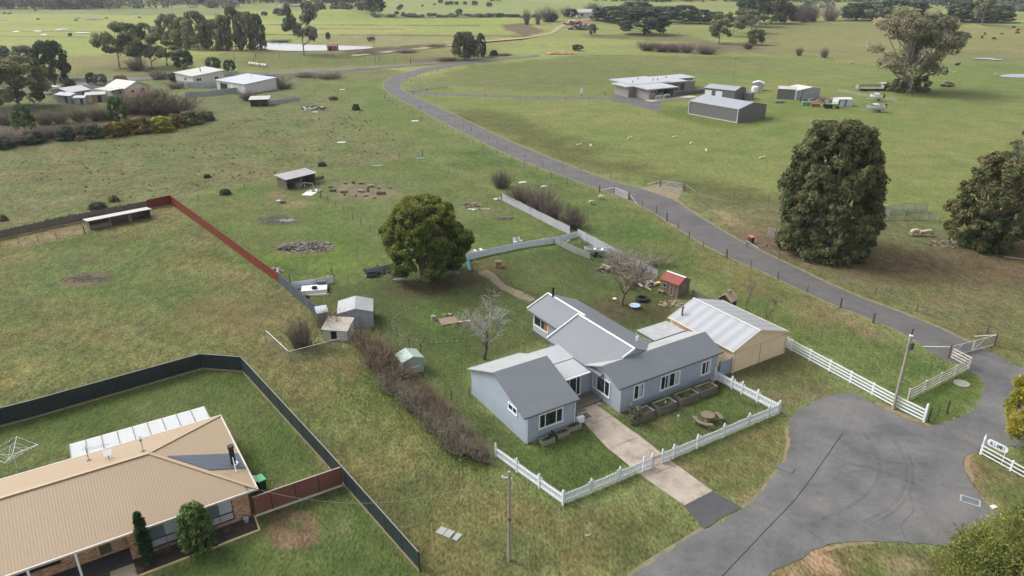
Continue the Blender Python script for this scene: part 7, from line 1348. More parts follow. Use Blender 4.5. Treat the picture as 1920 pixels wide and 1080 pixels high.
def quad_joints(s, graze=False, lying=False, leg=1.0):
    """sheep / cow skeleton, nose towards +x, s = shoulder height"""
    z = s * 0.68; lz = 0.06 * s; hx = s * 0.92; J = {'loin': ((-0.15 * s, 0, z * 1.02), (0.27 * s, 0.25 * s)), 'rump': ((-0.55 * s, 0, z), (0.23 * s, 0.24 * s)), 'chest': ((0.28 * s, 0, z), (0.27 * s, 0.24 * s)), 'neck': ((0.55 * s, 0, z * (0.92 if graze else 1.18)), (0.15 * s, 0.13 * s)),
         'poll': ((hx * 0.86, 0, z * 0.55 if graze else z * 1.42), (0.1 * s, 0.09 * s)), 'muzzle': ((hx * 1.02, 0, z * 0.14 if graze else z * 1.3), (0.06 * s, 0.06 * s)), 'tail': ((-0.76 * s, 0, z * 0.8), 0.04 * s)}
    E_ = [('loin', 'rump'), ('loin', 'chest'), ('chest', 'neck'), ('neck', 'poll'), ('poll', 'muzzle'), ('rump', 'tail')]
    for sy in (-1, 1):
        n = 'L' if sy > 0 else 'R'; y = sy * 0.16 * s
        J['el' + n] = ((0.32 * s, y, z * 0.55), 0.09 * s); J['kn' + n] = ((0.35 * s, y, z * 0.28), 0.055 * s); J['ft' + n] = ((0.34 * s, y, lz), 0.05 * s)
        J['st' + n] = ((-0.5 * s, y, z * 0.58), 0.11 * s); J['hk' + n] = ((-0.66 * s, y, z * 0.34), 0.055 * s); J['hf' + n] = ((-0.6 * s, y, lz), 0.05 * s)
        J['er' + n] = ((hx * 0.82, sy * 0.17 * s, (z * 0.62 if graze else z * 1.46)), 0.03 * s)
        E_ += [('chest', 'el' + n), ('el' + n, 'kn' + n), ('kn' + n, 'ft' + n), ('rump', 'st' + n), ('st' + n, 'hk' + n), ('hk' + n, 'hf' + n), ('poll', 'er' + n)]
    if lying:
        for n in list(J):
            c, r = J[n]; dz = 0.42 * s
            J[n] = ((c[0] * (1.0 if n[:2] not in ('ft', 'kn') else 1.15), c[1] * 1.25, max(c[2] - dz, 0.07 * s)), r)
    return J, E_
FLEECE = mat('fleece', S(210, 198, 172, 0.68), 0.95, 0.12, 6.0); COWHIDE = mat('cow_hide', S(42, 40, 40, 0.8), 0.7, 0.1); HORSEY = mat('pale_horse_coat', S(226, 206, 180, 0.85), 0.8, 0.08)
SHEEP = [skin('sheep', *quad_joints(0.82, gz, ly), FLEECE) for gz, ly in ((True, False), (False, False), (False, True))]; COW = [skin('cow', *quad_joints(1.45, gz, ly), COWHIDE) for gz, ly in ((True, False), (False, False), (False, True))]
for i, (x, y, v, rz, lab, sc) in enumerate(((1128, 374, 0, -0.5, 'grazing sheep standing nearest the mesh gate, the larger of two', 1.1), (1110, 383, 0, 0.1, 'grazing sheep behind the larger one, nearer the purple bushes', 1.0), (1085, 273, 2, 0.2, 'sheep lying at the left end of the line on the green paddock', 1.0), (1108, 274, 2, 2.0, 'sheep lying second from the left on the green paddock', 0.9), (1180, 262, 1, 0.4, 'sheep standing beyond the line on the green paddock, on the left', 0.9), (1264, 258, 2, 0.3, 'faint sheep lying farthest out on the green paddock', 0.9), (1295, 270, 2, 1.2, 'sheep lying alone below the big charcoal shed', 1.0), (1324, 286, 1, 1.6, 'sheep standing facing away right of the lane gate', 1.0), (1428, 297, 2, 0.4, 'sheep lying left of the huge dark gum', 1.0), (1573, 120, 1, 0.1, 'single far sheep left of a pair, on the upper paddock', 1.0), (1594, 120, 1, 0.3, 'left sheep of the far pair on the upper paddock', 1.0), (1598, 119, 1, 0.0, 'right sheep of the far pair on the upper paddock', 1.0), (1763, 136, 1, 0.0, 'far sheep right of the great pale gum', 1.0), (1789, 138, 1, 0.5, 'far sheep between the great gum and the right pond', 1.0), (1866, 141, 1, 0.2, 'far sheep right beside the right pond', 1.0))):
    o = obj('sheep', SHEEP[v]); put(o, x, y, rz, lab, 'sheep', 'sheep in the paddocks'); o.scale = (sc,) * 3
for i, (x, rz, lab) in enumerate(((1716, 0.2, 'left of two pale ponies grazing nose to nose in the dry paddock'), (1736, math.pi, 'right of two pale ponies grazing nose to nose in the dry paddock'))):
    o = obj('pony', SHEEP[0]); put(o, x, 442 + i, rz, lab, 'pony', 'pale ponies in the dry paddock'); o.scale = (1.75, 1.6, 1.5)
for i, (x, y, v, rz, lab) in enumerate(((1779, 70, 2, 0.1, 'black cow at the left end of the herd by the great gum'), (1786, 71, 2, 2.5, 'black cow lying second in the herd'), (1791, 68, 1, 0.3, 'black cow standing behind the lying one in the herd'), (1800, 70, 0, 0.1, 'black cow grazing at the middle of the herd'), (1814, 67, 1, 2.8, 'black cow standing above the grazing pair'), (1810, 75, 0, 0.5, 'left cow of the grazing pair, nearest the gum'), (1817, 72, 0, 3.0, 'right cow of the grazing pair'), (1841, 72, 0, 0.8, 'black cow grazing alone in mid paddock'), (1846, 66, 1, 1.3, 'black cow standing uphill in mid paddock'), (1863, 75, 0, 0.1, 'black cow grazing lowest on the right'), (1878, 65, 2, 0.3, 'black cow lying on the far right slope'), (1900, 53, 0, 0.2, 'farthest black cow on the right'), (1908, 59, 1, 0.1, 'upper cow of the right edge pair'), (1907, 64, 0, 0.0, 'lower cow of the right edge pair'), (1795, 122, 2, 0.2, 'black cow lying right of the great gum, alone'), (72, 38, 0, 0, 'dark cow grazing on the left wet plain'), (143, 40, 0, 1.0, 'dark cow among the puddles of the left plain'), (200, 36, 0, 0.3, 'dark cow farther out among the puddles'), (20, 27, 1, 0, 'far dark cow at the left end of the plain herd'), (16, 27.5, 0, 2, 'far dark cow second in the plain herd'), (9, 26.5, 0, 0.3, 'far dark cow at the edge of the plain herd'), (67, 22, 0, 0.1, 'farthest dark cow under the far left wood'), (262, 35, 0, 0.1, 'dark cow alone right of the long puddle'))):
    put(obj('cow', COW[v]), x, y, rz, lab, 'cow', 'black cattle').scale = (1.2,) * 3
# raised planters under the front windows
PLK = ribmat('planter_board', S(122, 118, 112, 0.75), 0.17, 0.02, 0.9, 0.16, 0.4, 'Y', col2=S(100, 98, 92, 0.7)); SOIL = mat('soil', S(92, 82, 68, 0.75), 0.95, 0.35, 4.0, bmp=0.05); PLI2 = mat('planter_liner', S(178, 176, 172, 0.75), 0.8, 0.15)
def planter(loc, rz, L, W, h_, label, cat='planter', m=PLK, plant=None, group=None, seed=0, fill=0.8):
    t = thing('planter_box', label, cat, loc, rz, group); k = MB(); w = 0.06
    k.box(0, L, 0, w, 0, h_); k.box(0, L, W - w, W, 0, h_); k.box(0, w, w, W - w, 0, h_); k.box(L - w, L, w, W - w, 0, h_); k.build('box', m, t)
    k = MB(); k.box(w, L - w, W - w - 0.02, W - w, 0.1, h_ - 0.01); k.box(L - w - 0.02, L - w, w, W - w - 0.02, 0.1, h_ - 0.01); k.build('liner', PLI2, t)
    k = MB(); k.box(w, L - w, w, W - w, 0.05, h_ * fill); k.build('soil', SOIL, t)
    for (x, y) in ((0, 0), (L - 0.08, 0), (0, W - 0.08), (L - 0.08, W - 0.08)): k = MB(); k.box(x - 0.012, x + 0.092, y - 0.012, y + 0.092, 0, h_ + 0.02); k.build('corner_post', m, t)
    if plant:
        rng = np.random.RandomState(seed); n = plant; P = np.stack([rng.uniform(0.2, L - 0.2, n), rng.uniform(0.18, W - 0.2, n), np.full(n, h_ * fill + 0.04)], 1); V, T = leaves(rng, P, np.full(n, 0.11), 22, 0.12, 0.05, GREEN, up=0.8); obj('plants', quadmesh('plants', V, T, LEAF), t)
    return t
for i, (x, L, lab, n, f) in enumerate(((0.25, 2.0, 'grey timber planter nearest the drive, half empty', 6, 0.82), (2.75, 2.15, 'second grey timber planter from the drive, with seedlings and a white marker', 16, 0.8), (5.5, 2.25, 'third grey timber planter, full of green plants', 60, 0.88), (8.05, 2.1, 'grey timber planter next to the birdbath', 12, 0.84))):
    planter(hp(x, -2.15), HZ, L, 1.1, 0.75, lab, 'planter', PLK, n, None, i, f)
k = MB(); k.lathe([(0.04, 0), (0.07, 0.1), (0.03, 0.24)], 8); o = k.build('plant_marker', WHITE); o.location = hp(4.0, -1.6, 0.6); tag(o, 'small white ornament standing in the second planter', 'ornament')
for i, (x, y, lab, n) in enumerate(((-8.75, -0.75, 'low concrete trough below the wing window, nearest the corner', 22), (-7.05, -0.55, 'middle concrete trough below the wing window', 18), (-5.6, -0.3, 'concrete trough below the wing window, nearest the drive', 20))):
    planter(hp(x, y + 0.25), HZ, 1.25, 0.6, 0.45, lab, 'planter', mat('trough_stone', S(146, 140, 128, 0.75), 0.9, 0.2, 3.0), n, None, 20 + i, 0.86)
bx_ = near_tree('shrub', 'small dark bush between the concrete troughs', 'mound', DARKC, 1034, 824, 806, 1027, 1042, 51, 0, 0.12, 40, 0.9, 0.02, cat='shrub', limbs=2)
near_tree('shrub', 'airy grey green potted shrub at the first planter', 'open', [c3(96, 100, 84), c3(84, 88, 72), c3(110, 112, 100)], 1186, 794, 757, 1174, 1204, 52, 0.1, 0.13, 90, 0.6, 0.03, (110, 96, 84), cat='shrub', limbs=14)
k = MB(); k.lathe([(0.16, 0), (0.22, 0.3), (0.24, 0.34), (0.2, 0.35), (0.19, 0.3), (0.02, 0.29)], 14); put(k.build('plant_pot', mat('dark_pot', S(84, 80, 74, 0.8), 0.7)), 1186, 797, 0, 'dark round plant pot holding the airy shrub by the drive', 'plant pot')
t = thing('bird_bath', 'stone birdbath on a pedestal behind the last planter', 'bird bath', hp(10.35, -1.3)); k = MB(); k.lathe([(0.2, 0), (0.17, 0.08), (0.07, 0.16), (0.06, 0.75), (0.12, 0.9)], 12); k.build('pedestal', mat('pale_stone', S(176, 170, 160, 0.75), 0.9, 0.15), t); k = MB(); k.lathe([(0.1, 0.9), (0.33, 0.98), (0.36, 1.06), (0.31, 1.06), (0.06, 0.98)], 16); k.build('basin', mat('dark_stone', S(122, 112, 104, 0.75), 0.9, 0.2), t)
k = MB(); k.box(0, 0.75, 0, 0.3, 0.12, 0.72); o = k.build('heat_pump', WHITE); o.location = hp(-4.42, 0.45); o.rotation_euler[2] = HZ; tag(o, 'white heat pump unit at the corner of the left wing', 'heat pump')
# round stone table and curved benches
TST = mat('stone_table', S(146, 132, 112, 0.5), 0.9, 0.16, 3.0, S(130, 120, 104, 0.7)); tb = thing('picnic_table', 'round stone garden table on the front lawn', 'table', gp(1326, 790)); k = MB(); k.lathe([(0.56, 0.66), (0.62, 0.69), (0.62, 0.74), (0.02, 0.75)], 24); k.build('tabletop', TST, tb); k = MB(); k.lathe([(0.24, 0), (0.2, 0.06), (0.1, 0.14), (0.12, 0.35), (0.2, 0.62), (0.26, 0.67)], 12); k.build('pedestal', TST, tb)
def cbench(label, a0, a1, loc):
    t = thing('curved_bench', label, 'bench', loc, 0, 'curved stone benches round the table'); k = MB(); n = 10; r0, r1 = 0.98, 1.34; T_ = [a0 + (a1 - a0) * i / n for i in range(n + 1)]
    for i in range(n):
        q = [(r * math.cos(a), r * math.sin(a)) for r, a in ((r0, T_[i]), (r1, T_[i]), (r1, T_[i + 1]), (r0, T_[i + 1]))]; k.prism([(x, y, 0.4) for x, y in q], (0, 0, 0.07))
    k.build('seat', TST, t)
    for f in (0.12, 0.88): a = a0 + (a1 - a0) * f; k = MB(); k.lathe([(0.16, 0), (0.09, 0.1), (0.12, 0.3), (0.17, 0.4)], 8, (1.16 * math.cos(a), 1.16 * math.sin(a), 0), 1, 1); k.build('leg', TST, t)
tc_ = gp(1326, 790); cbench('curved stone bench left of the round table', math.pi * 0.95, math.pi * 1.55, tc_); cbench('curved stone bench right of the round table', -0.25, 0.75, tc_)
k = MB(); k.lathe([(0.02, 0), (0.015, 0.45), (0.07, 0.46), (0.08, 0.65), (0.01, 0.7)], 8); put(k.build('garden_stake', mat('pale_blue_plastic', S(150, 206, 226, 0.85), 0.5)), 1271, 790, 0, 'pale blue marker on a stake in the front lawn', 'marker')
# back lawn
def tyre(label, px, py, R_, h_, m=TYR, rz=0, dz=0.0, parentless=True):
    k = MB(); r = R_ * 0.62; k.lathe([(r, h_ * 0.1), (R_ * 0.9, 0), (R_, h_ * 0.2), (R_, h_ * 0.8), (R_ * 0.9, h_), (r, h_ * 0.9), (r, h_ * 0.12)], 22); return put(k.build('tyre', m), px, py, rz, label, 'tyre', None, dz)
tyre('huge tractor tyre lying on the lawn, used as a sandpit', 1204, 563, 0.85, 0.42); 
t = thing('blue_tub', 'round tub with a pale blue rim standing on the lawn', 'tub', gp(1190, 577)); k = MB(); k.lathe([(0.42, 0.0), (0.48, 0.3)], 20); k.build('body', mat('tub_dark', S(70, 76, 84), 0.6), t); k = MB(); k.lathe([(0.4, 0.3), (0.64, 0.3), (0.66, 0.34), (0.62, 0.36), (0.38, 0.32)], 24); k.build('rim', mat('rim_blue', S(176, 196, 226, 0.85), 0.4), t); k = MB(); k.lathe([(0.39, 0.31), (0.02, 0.315)], 20); k.build('water', mat('tub_water', S(90, 100, 116, 0.6), 0.15), t)
t = thing('rope_swing', 'white disc swing hanging from the spreading bare tree', 'swing', gp(1152, 566)); k = MB(); k.lathe([(0.02, 0.42), (0.24, 0.43), (0.24, 0.48), (0.02, 0.49)], 14); k.build('seat', mat('swing_cream', S(226, 212, 190, 0.85), 0.6), t); k = MB(); k.tube([(0, 0, 0.45), (0.05, 0, 2.4)], 0.015, 4); k.build('rope', WOODB, t)
t = thing('dinghy_trailer', 'rusty low boat trailer under the white dinghy', 'trailer', gp(1117, 480), -0.3); k = MB()
for y in (-0.5, 0.5): k.bar((-1.6, y * 0.9, 0.42), (1.3, y, 0.42), 0.07, 0.08)
k.bar((-1.6, -0.45, 0.42), (-1.6, 0.45, 0.42), 0.07); k.bar((1.2, -0.5, 0.42), (1.2, 0.5, 0.42), 0.07); k.build('frame', mat('trailer_steel', S(92, 92, 90, 0.7), 0.7), t)
for y in (-0.62, 0.62): k = MB(); k.tube([(0, y - 0.08, 0.26), (0, y + 0.08, 0.26)], 0.26, 12); k.build('wheel', TYR, t)
def hull(L, W, D, m_out, m_in, seats, parent):
    k = MB(); n = 12; S1, S2 = [], []
    for i in range(n + 1):
        f = i / n; w_ = W / 2 * (1 - max(0, (f - 0.35) / 0.65) ** 2.2 * 0.97) * (0.88 + 0.12 * min(1, f * 3)); x = -L / 2 + L * f; sh = D * (1 + 0.28 * f * f); S1.append([(x, -w_, sh), (x - 0.05 * f, -w_ * 0.72, D * 0.28 + 0.2 * D * f ** 3), (x - 0.1 * f, 0, 0.0 + 0.35 * D * f ** 4), (x - 0.05 * f, w_ * 0.72, D * 0.28 + 0.2 * D * f ** 3), (x, w_, sh)]); S2.append([(x + (0.05 if i == 0 else 0), -w_ * 0.9, sh), (x + (0.05 if i == 0 else 0), -w_ * 0.62, D * 0.38 + 0.2 * D * f ** 3), (x, 0, D * 0.16 + 0.4 * D * f ** 4), (x + (0.05 if i == 0 else 0), w_ * 0.62, D * 0.38 + 0.2 * D * f ** 3), (x + (0.05 if i == 0 else 0), w_ * 0.9, sh)])
    for i in range(n):
        for j in range(4): k.face([S1[i][j], S1[i][j + 1], S1[i + 1][j + 1], S1[i + 1][j]][::-1])
        k.face([S1[i][4], S2[i][4], S2[i + 1][4], S1[i + 1][4]][::-1]); k.face([S2[i][0], S1[i][0], S1[i + 1][0], S2[i + 1][0]][::-1])
    k.face(S1[0]); hb = k.build('hull', m_out, parent); k = MB()
    for i in range(n):
        for j in range(4): k.face([S2[i][j], S2[i][j + 1], S2[i + 1][j + 1], S2[i + 1][j]])
    k.face(S2[0][::-1]); k.build('interior', m_in, parent)
    for f in seats: k = MB(); x = -L / 2 + L * f; w_ = W / 2 * 0.8 * (1 - max(0, (f - 0.35) / 0.65) ** 2.2); k.box(x - 0.16, x + 0.16, -w_, w_, D * 0.72, D * 0.78); k.build('seat', m_out, parent)
t = thing('dinghy', 'white open dinghy resting on the rusty trailer by the iron fence', 'boat', gp(1117, 478) + Vector((0, 0, 0.46)), math.pi - 0.25); hull(3.4, 1.45, 0.55, PICK, mat('boat_grey', S(150, 156, 164, 0.8), 0.6), (0.25, 0.55), t)
# play things near the cypress
SLB = mat('slide_turquoise', S(96, 180, 196, 0.62), 0.35, 0.06); SLD = mat('slide_steel_blue', S(112, 132, 168, 0.8), 0.35, 0.08); FR = mat('play_frame', S(84, 88, 92, 0.75), 0.5)
def slide(label, pt, pb, ht, m, wd=0.42):
    a, b_ = gp(*pt), gp(*pb); t = thing('slide', label, 'slide', a, dirz(a, b_)); L = (b_ - a).length; k = MB(); q = [(0, ht), (0.12 * L, ht * 0.97), (0.8 * L, ht * 0.2), (L, ht * 0.12)]
    for i in range(3):
        (x0, z0), (x1, z1) = q[i], q[i + 1]; k.bar((x0, 0, z0), (x1, 0, z1), wd, 0.03)
        for s_ in (-1, 1): k.bar((x0, s_ * wd / 2, z0 + 0.06), (x1, s_ * wd / 2, z1 + 0.06), 0.035, 0.14)
    k.build('chute', m, t); k = MB()
    for s_ in (-1, 1): k.bar((-0.25, s_ * 0.24, 0), (0, s_ * 0.2, ht + 0.25), 0.05)
    for i in range(5): f = 0.15 + 0.17 * i; k.bar((-0.25 + 0.25 * f, -0.22, ht * f), (-0.25 + 0.25 * f, 0.22, ht * f), 0.04)
    k.build('ladder', FR, t)
slide('turquoise slide in front of the pale blue iron fence', (871, 489), (881, 508), 1.2, SLB); slide('steel blue slide with a dark frame under the right side of the cypress', (836, 500), (861, 515), 1.15, SLD, 0.5)
t = thing('garden_swing_seat', 'grey garden swing seat under the left side of the cypress', 'swing seat', gp(748, 527), 0.25); k = MB()
for s_ in (-0.85, 0.85): k.bar((s_, -0.5, 0), (s_, 0, 1.6), 0.05); k.bar((s_, 0.5, 0), (s_, 0, 1.6), 0.05)
k.bar((-0.85, 0, 1.6), (0.85, 0, 1.6), 0.05); k.build('frame', FR, t); k = MB(); k.box(-0.75, 0.75, -0.25, 0.2, 0.42, 0.47); k.obox((0, 0.26, 0.75), (0.75, 0, 0), (0, 0.03, 0), (0, 0.08, 0.28)); k.build('seat', mat('swing_slat', S(124, 128, 130, 0.75), 0.8), t); k = MB(); k.box(-0.75, 0.75, -0.32, -0.26, 0.36, 0.44); k.build('front_board', WHITE, t)
BRK = brickmat('old_brick', S(176, 124, 92, 0.8), S(150, 98, 74, 0.8), S(150, 136, 120, 0.7)); t = thing('brick_barbecue', 'square brick barbecue with a pale top on the back lawn', 'barbecue', gp(934, 501), 0.1); k = MB(); k.box(-0.4, 0.4, -0.4, 0.4, 0, 0.85); k.build('base', BRK, t); k = MB(); k.box(-0.45, 0.45, -0.45, 0.45, 0.85, 0.92); k.build('top', TST, t)
rnd = random.Random(8)
def heap(name, label, cat, px, py, rx, ry, n, m_list, sz=(0.1, 0.3), flat=0.4, hmax=0.4, seed=1, slab=0.0):
    """a heap of broken pieces that reads as one mass"""
    rnd = random.Random(seed); k = MB()
    for i in range(n):
        a = rnd.uniform(0, 2 * math.pi); q = math.sqrt(rnd.random()); x, y = q * math.cos(a) * rx, q * math.sin(a) * ry; s = rnd.uniform(*sz); z = hmax * (1 - q) * rnd.random(); k.cur = rnd.randrange(len(m_list)); u = Vector((math.cos(a * 3), math.sin(a * 3), rnd.uniform(-.3, .3))).normalized(); v = u.cross(Vector((0, 0, 1))).normalized(); w = u.cross(v)
        if slab: k.obox((x, y, z + s * 0.2), u * s * rnd.uniform(0.5, 2.0), v * s * 0.35, w * s * slab)
        else: k.blob((x, y, z + s * flat * 0.5), s, s * rnd.uniform(0.6, 1), s * flat, rnd.randrange(9999), 6, 4, 0.25)
    o = k.build(name, m_list); put(o, px, py, 0, label, cat); o['kind'] = 'stuff'; return o
ASHL = mat('ash_pale', S(168, 164, 160, 0.6), 0.95, 0.2, 5.0); ASHD = mat('ash_dark', S(70, 66, 62, 0.8), 0.95, 0.3, 5.0); CHAR = mat('charred', S(48, 44, 42), 0.95, 0.2); STN = mat('stone', S(170, 162, 148, 0.58), 0.9, 0.2, 3.0); STD = mat('stone_dark', S(122, 114, 104, 0.6), 0.9, 0.2, 3.0); LOG = mat('log_bark', S(150, 132, 112, 0.8), 0.9, 0.2, 3.0)
heap('ash_heap', 'big pale ash heap left by a bonfire on the back paddock', 'ash heap', 576, 463, 4.0, 2.5, 620, [ASHL, ASHL, ASHL, STD, ASHD], (0.05, 0.2), 0.3, 0.4, 3, 0.25); heap('ash_heap', 'charred end of the bonfire heap', 'ash heap', 545, 466, 1.8, 0.9, 80, [CHAR, ASHD], (0.1, 0.3), 0.3, 0.2, 4, 0.25)
heap('ash_heap', 'flat old ash patch with a few pale stones on the back paddock', 'ash heap', 524, 414, 4.6, 1.7, 240, [ASHD, STD, g_m := mat('ash_green', S(100, 104, 84, 0.75), 0.95, 0.2)], (0.04, 0.16), 0.15, 0.05, 5); heap('ash_heap', 'white ash inside the flat old fire patch', 'ash heap', 538, 413, 1.7, 0.7, 60, [ASHL, STN], (0.1, 0.24), 0.2, 0.06, 6)
heap('ash_heap', 'dark burnt patch with pale ash in the left paddock', 'ash heap', 158, 523, 3.2, 1.4, 260, [ASHD, CHAR, ASHD], (0.04, 0.16), 0.15, 0.06, 7); heap('ash_heap', 'pale ash beside the dark burnt patch in the left paddock', 'ash heap', 176, 524, 2.0, 0.9, 130, [STD, ASHD], (0.04, 0.14), 0.2, 0.06, 8)
# log seats round the dusty ring
for i, (x, y, L, r, a, w_, lab) in enumerate(((648, 345, .8, .28, .2, 0, 'short pale log at the back left of the dusty ring'), (663, 344, .6, .3, 1.2, 1, 'upright pale log block at the back of the dusty ring'), (677, 345, 1.1, .3, .1, 0, 'long pale log at the back of the dusty ring'), (696, 351, 1.4, .34, .1, 0, 'whitest long log right of the dusty ring'), (624, 359, 1.5, .36, -.2, 0, 'dark ended log at the left of the dusty ring'), (645, 361, 1.6, .4, .1, 1, 'pale thick log at the front left of the ring'), (677, 360, 1.7, .3, -.3, 0, 'brown log lying inside the ring'), (646, 366, .5, .22, .5, 0, 'small dark log at the front of the ring'), (667, 368, .6, .26, .8, 1, 'small pale log at the front middle of the ring'), (686, 368, 1.2, .22, .1, 0, 'grey log at the front right of the ring'), (715, 364, 2.2, .34, .1, 0, 'long pale log pair at the right of the ring'), (710, 354, .6, .26, .9, 1, 'white log block right of the ring'), (731, 353, .7, .24, .3, 0, 'small log farthest right of the ring'), (620, 352, 1.0, .2, .0, 0, 'thin pale log at the far left of the ring'), (702, 372, .7, .2, .2, 0, 'little log out in front of the ring'))):
    k = MB(); k.tube([(-L / 2, 0, r), (0, 0.04, r * 1.02), (L / 2, 0, r)], [r, r * 1.05, r * 0.95], 9); o = k.build('log', (STN, STD, LOG)[i % 3]); o.scale = (0.78,) * 3; put(o, x, y, a, lab, 'log', 'logs round the dusty ring')
k = MB(); k.tube([(0, 0, 0), (0, 0, 0.85)], [0.26, 0.22], 10); put(k.build('stump', STD), 690, 359, 0, 'dark upright stump in the middle of the dusty ring', 'stump')
def sheetbox(name, label, cat, px, py, rz, a, b_, c, m, dz=0.0, tilt=0.0): k = MB(); k.obox((0, 0, c / 2 + abs(math.sin(tilt)) * b_ / 2), (a / 2, 0, 0), (0, b_ / 2 * math.cos(tilt), b_ / 2 * math.sin(tilt)), (0, -c / 2 * math.sin(tilt), c / 2 * math.cos(tilt))); return put(k.build(name, m), px, py, rz, label, cat, None, dz)
BLS = mat('turquoise_sheet', S(88, 176, 186, 0.6), 0.45, 0.05)
sheetbox('plastic_sheet', 'turquoise plastic sheet lying on the rear boundary, left one', 'sheet', 708, 310.5, 0.25, 1.9, 0.55, 0.06, BLS); sheetbox('plastic_sheet', 'turquoise plastic sheet lying near the far corner of the paddock', 'sheet', 788, 297, 0.25, 1.8, 0.6, 0.06, BLS)
sheetbox('metal_sheet', 'white metal sheet lying in front of the field shelter', 'sheet', 580, 363, -0.2, 1.9, 2.3, 0.05, PICK); heap('rubbish_heap', 'small heap of pale rubbish beside the white sheet', 'rubbish', 591, 359, 1.6, 0.7, 26, [STN, STD, PICK], (0.1, 0.32), 0.4, 0.2, 9, 0.3)
k = MB(); k.bar((-1.3, 0, 0.05), (-0.1, 0.3, 0.9), 0.05); k.bar((-0.1, 0.3, 0.9), (1.4, 0, 0.75), 0.05); k.bar((1.4, 0, 0.75), (1.5, -0.2, 0), 0.05); k.bar((-0.1, 0.3, 0.9), (0, 0.4, 0), 0.05); put(k.build('pipe_frame', PICK), 572, 352, 0.2, 'bent white pipe frame before the field shelter', 'frame')
for x, lab in ((522.5, 'pale pink topped crate on the back paddock'), (531.5, 'green topped crate beside the pale one on the back paddock')): k = MB(); k.box(-0.35, 0.35, -0.3, 0.3, 0, 0.5); k.box(-0.38, 0.38, -0.33, 0.33, 0.42, 0.52); put(k.build('crate', mat('crate_pink', S(196, 176, 164, 0.8), 0.8) if x < 525 else mat('crate_green', S(92, 120, 96, 0.8), 0.8)), x, 381, 0.1, lab, 'crate')
# stacked sheets, bath, tyre by the short iron fence
sheetbox('panel_stack', 'stack of white insulated panels with turquoise edging behind the red fence', 'panels', 590, 546, 0.2, 3.1, 1.7, 0.5, PICK); sheetbox('panel_strip', 'turquoise strip lying on the white panels', 'strip', 587, 536, 0.2, 1.7, 0.3, 0.06, BLS, 0.5); k = MB(); k.box(-0.5, 0.5, -0.4, 0.4, 0, 0.85); k.box(-0.55, 0.55, -0.45, 0.45, 0.85, 0.9); put(k.build('old_cabinet', STD), 604, 538, 0.2, 'dark old cabinet at the right end of the white panels', 'cabinet')
tyre('car tyre lying on the front of the white panels', 590.5, 548, 0.36, 0.24, TYR, 0, 0.5); tyre('dark tyre on the grass right of the white panels', 612, 543, 0.42, 0.24)
sheetbox('plank', 'pale plank on the ground in front of the white panels', 'plank', 592, 552, 0.15, 2.6, 0.3, 0.06, mat('pale_plank', S(214, 200, 182, 0.85), 0.8)); sheetbox('plank', 'grey board half under the pale plank before the panels', 'plank', 585, 554, 0.12, 4.2, 0.6, 0.05, STD)
heap('rubbish_heap', 'pale rubbish heap at the foot of the red fence', 'rubbish', 515, 509, 1.3, 0.8, 30, [STN, STD, PICK], (0.1, 0.35), 0.4, 0.3, 10, 0.3); tyre('black tyre leaning by the slate fence', 575, 558, 0.34, 0.22)
t = thing('old_bath', 'old white bath with a dark inside at the short grey iron fence', 'bath', gp(700, 519), 0.2); hull(1.7, 0.75, 0.5, mat('bath_outside', S(96, 96, 96, 0.8), 0.6), CHAR, (), t); k = MB(); k.tube([(-0.9, -0.3, 0.4), (-0.95, 0, 0.1), (-0.9, 0.3, 0.4)], 0.06, 6); k.build('rim', PICK, t)
heap('brush_heap', 'brown brush heap between the old bath and the cypress', 'brush heap', 722, 511, 1.3, 0.6, 60, [LOG, STD], (0.08, 0.3), 0.4, 0.45, 11, 0.2); heap('scrap_heap', 'dark scrap timber behind the short grey iron fence', 'scrap', 700, 506, 1.4, 0.5, 40, [STD, CHAR], (0.1, 0.4), 0.4, 0.6, 12, 0.15)
# white chairs and litter behind the pale blue fence
for i, (x, y, rz, lab) in enumerate(((966, 458, 0.3, 'white plastic chair lying behind the pale blue fence, left of two'), (976, 456, 1.1, 'white plastic chair standing behind the pale blue fence, right of two'))):
    t = thing('plastic_chair', lab, 'chair', gp(x, y), rz, 'white plastic chairs'); k = MB(); k.box(-0.25, 0.25, -0.24, 0.24, 0.4, 0.44); k.build('seat', PICK, t); k = MB(); k.obox((0, 0.27, 0.68), (0.26, 0, 0), (0, 0.02, 0), (0, 0.05, 0.26)); k.build('backrest', PICK, t)
    for sx in (-.22, .22):
        for sy in (-.2, .2): k = MB(); k.bar((sx, sy, 0), (sx * .9, sy * .9, 0.4), 0.05); k.build('leg', PICK, t)
heap('rubbish_heap', 'pink and white rubbish against the pale blue fence near the cypress', 'rubbish', 906, 474, 2.2, 0.7, 50, [STN, mat('pink_brick', S(190, 150, 132, 0.8), 0.9), PICK, LOG], (0.1, 0.35), 0.4, 0.3, 13, 0.3); heap('rubbish_heap', 'scattered rubbish along the pale blue fence, right end', 'rubbish', 1010, 453, 4.5, 0.8, 40, [STN, STD, PICK, LOG], (0.08, 0.28), 0.4, 0.1, 14, 0.3); heap('timber_heap', 'heap of pale scrap timber on the slope right of the cypress crown', 'timber heap', 884, 385, 2.0, 1.4, 90, [STN, STD, LOG], (0.08, 0.26), 0.4, 0.5, 15, 0.15)
heap('timber_heap', 'thin line of pale scrap trailing down from the timber heap', 'timber heap', 897, 393, 1.8, 0.5, 24, [STN, PICK], (0.1, 0.35), 0.3, 0.1, 16, 0.15); heap('stone_heap', 'little stone heap by stakes in the right of the back paddock', 'stones', 950, 410, 1.2, 0.6, 26, [STN, STD], (0.1, 0.32), 0.6, 0.25, 17); heap('rubbish_heap', 'pale rubbish at the far end of the white iron fence', 'rubbish', 938, 374, 0.9, 0.5, 16, [STN, PICK], (0.15, 0.35), 0.4, 0.2, 18, 0.3)
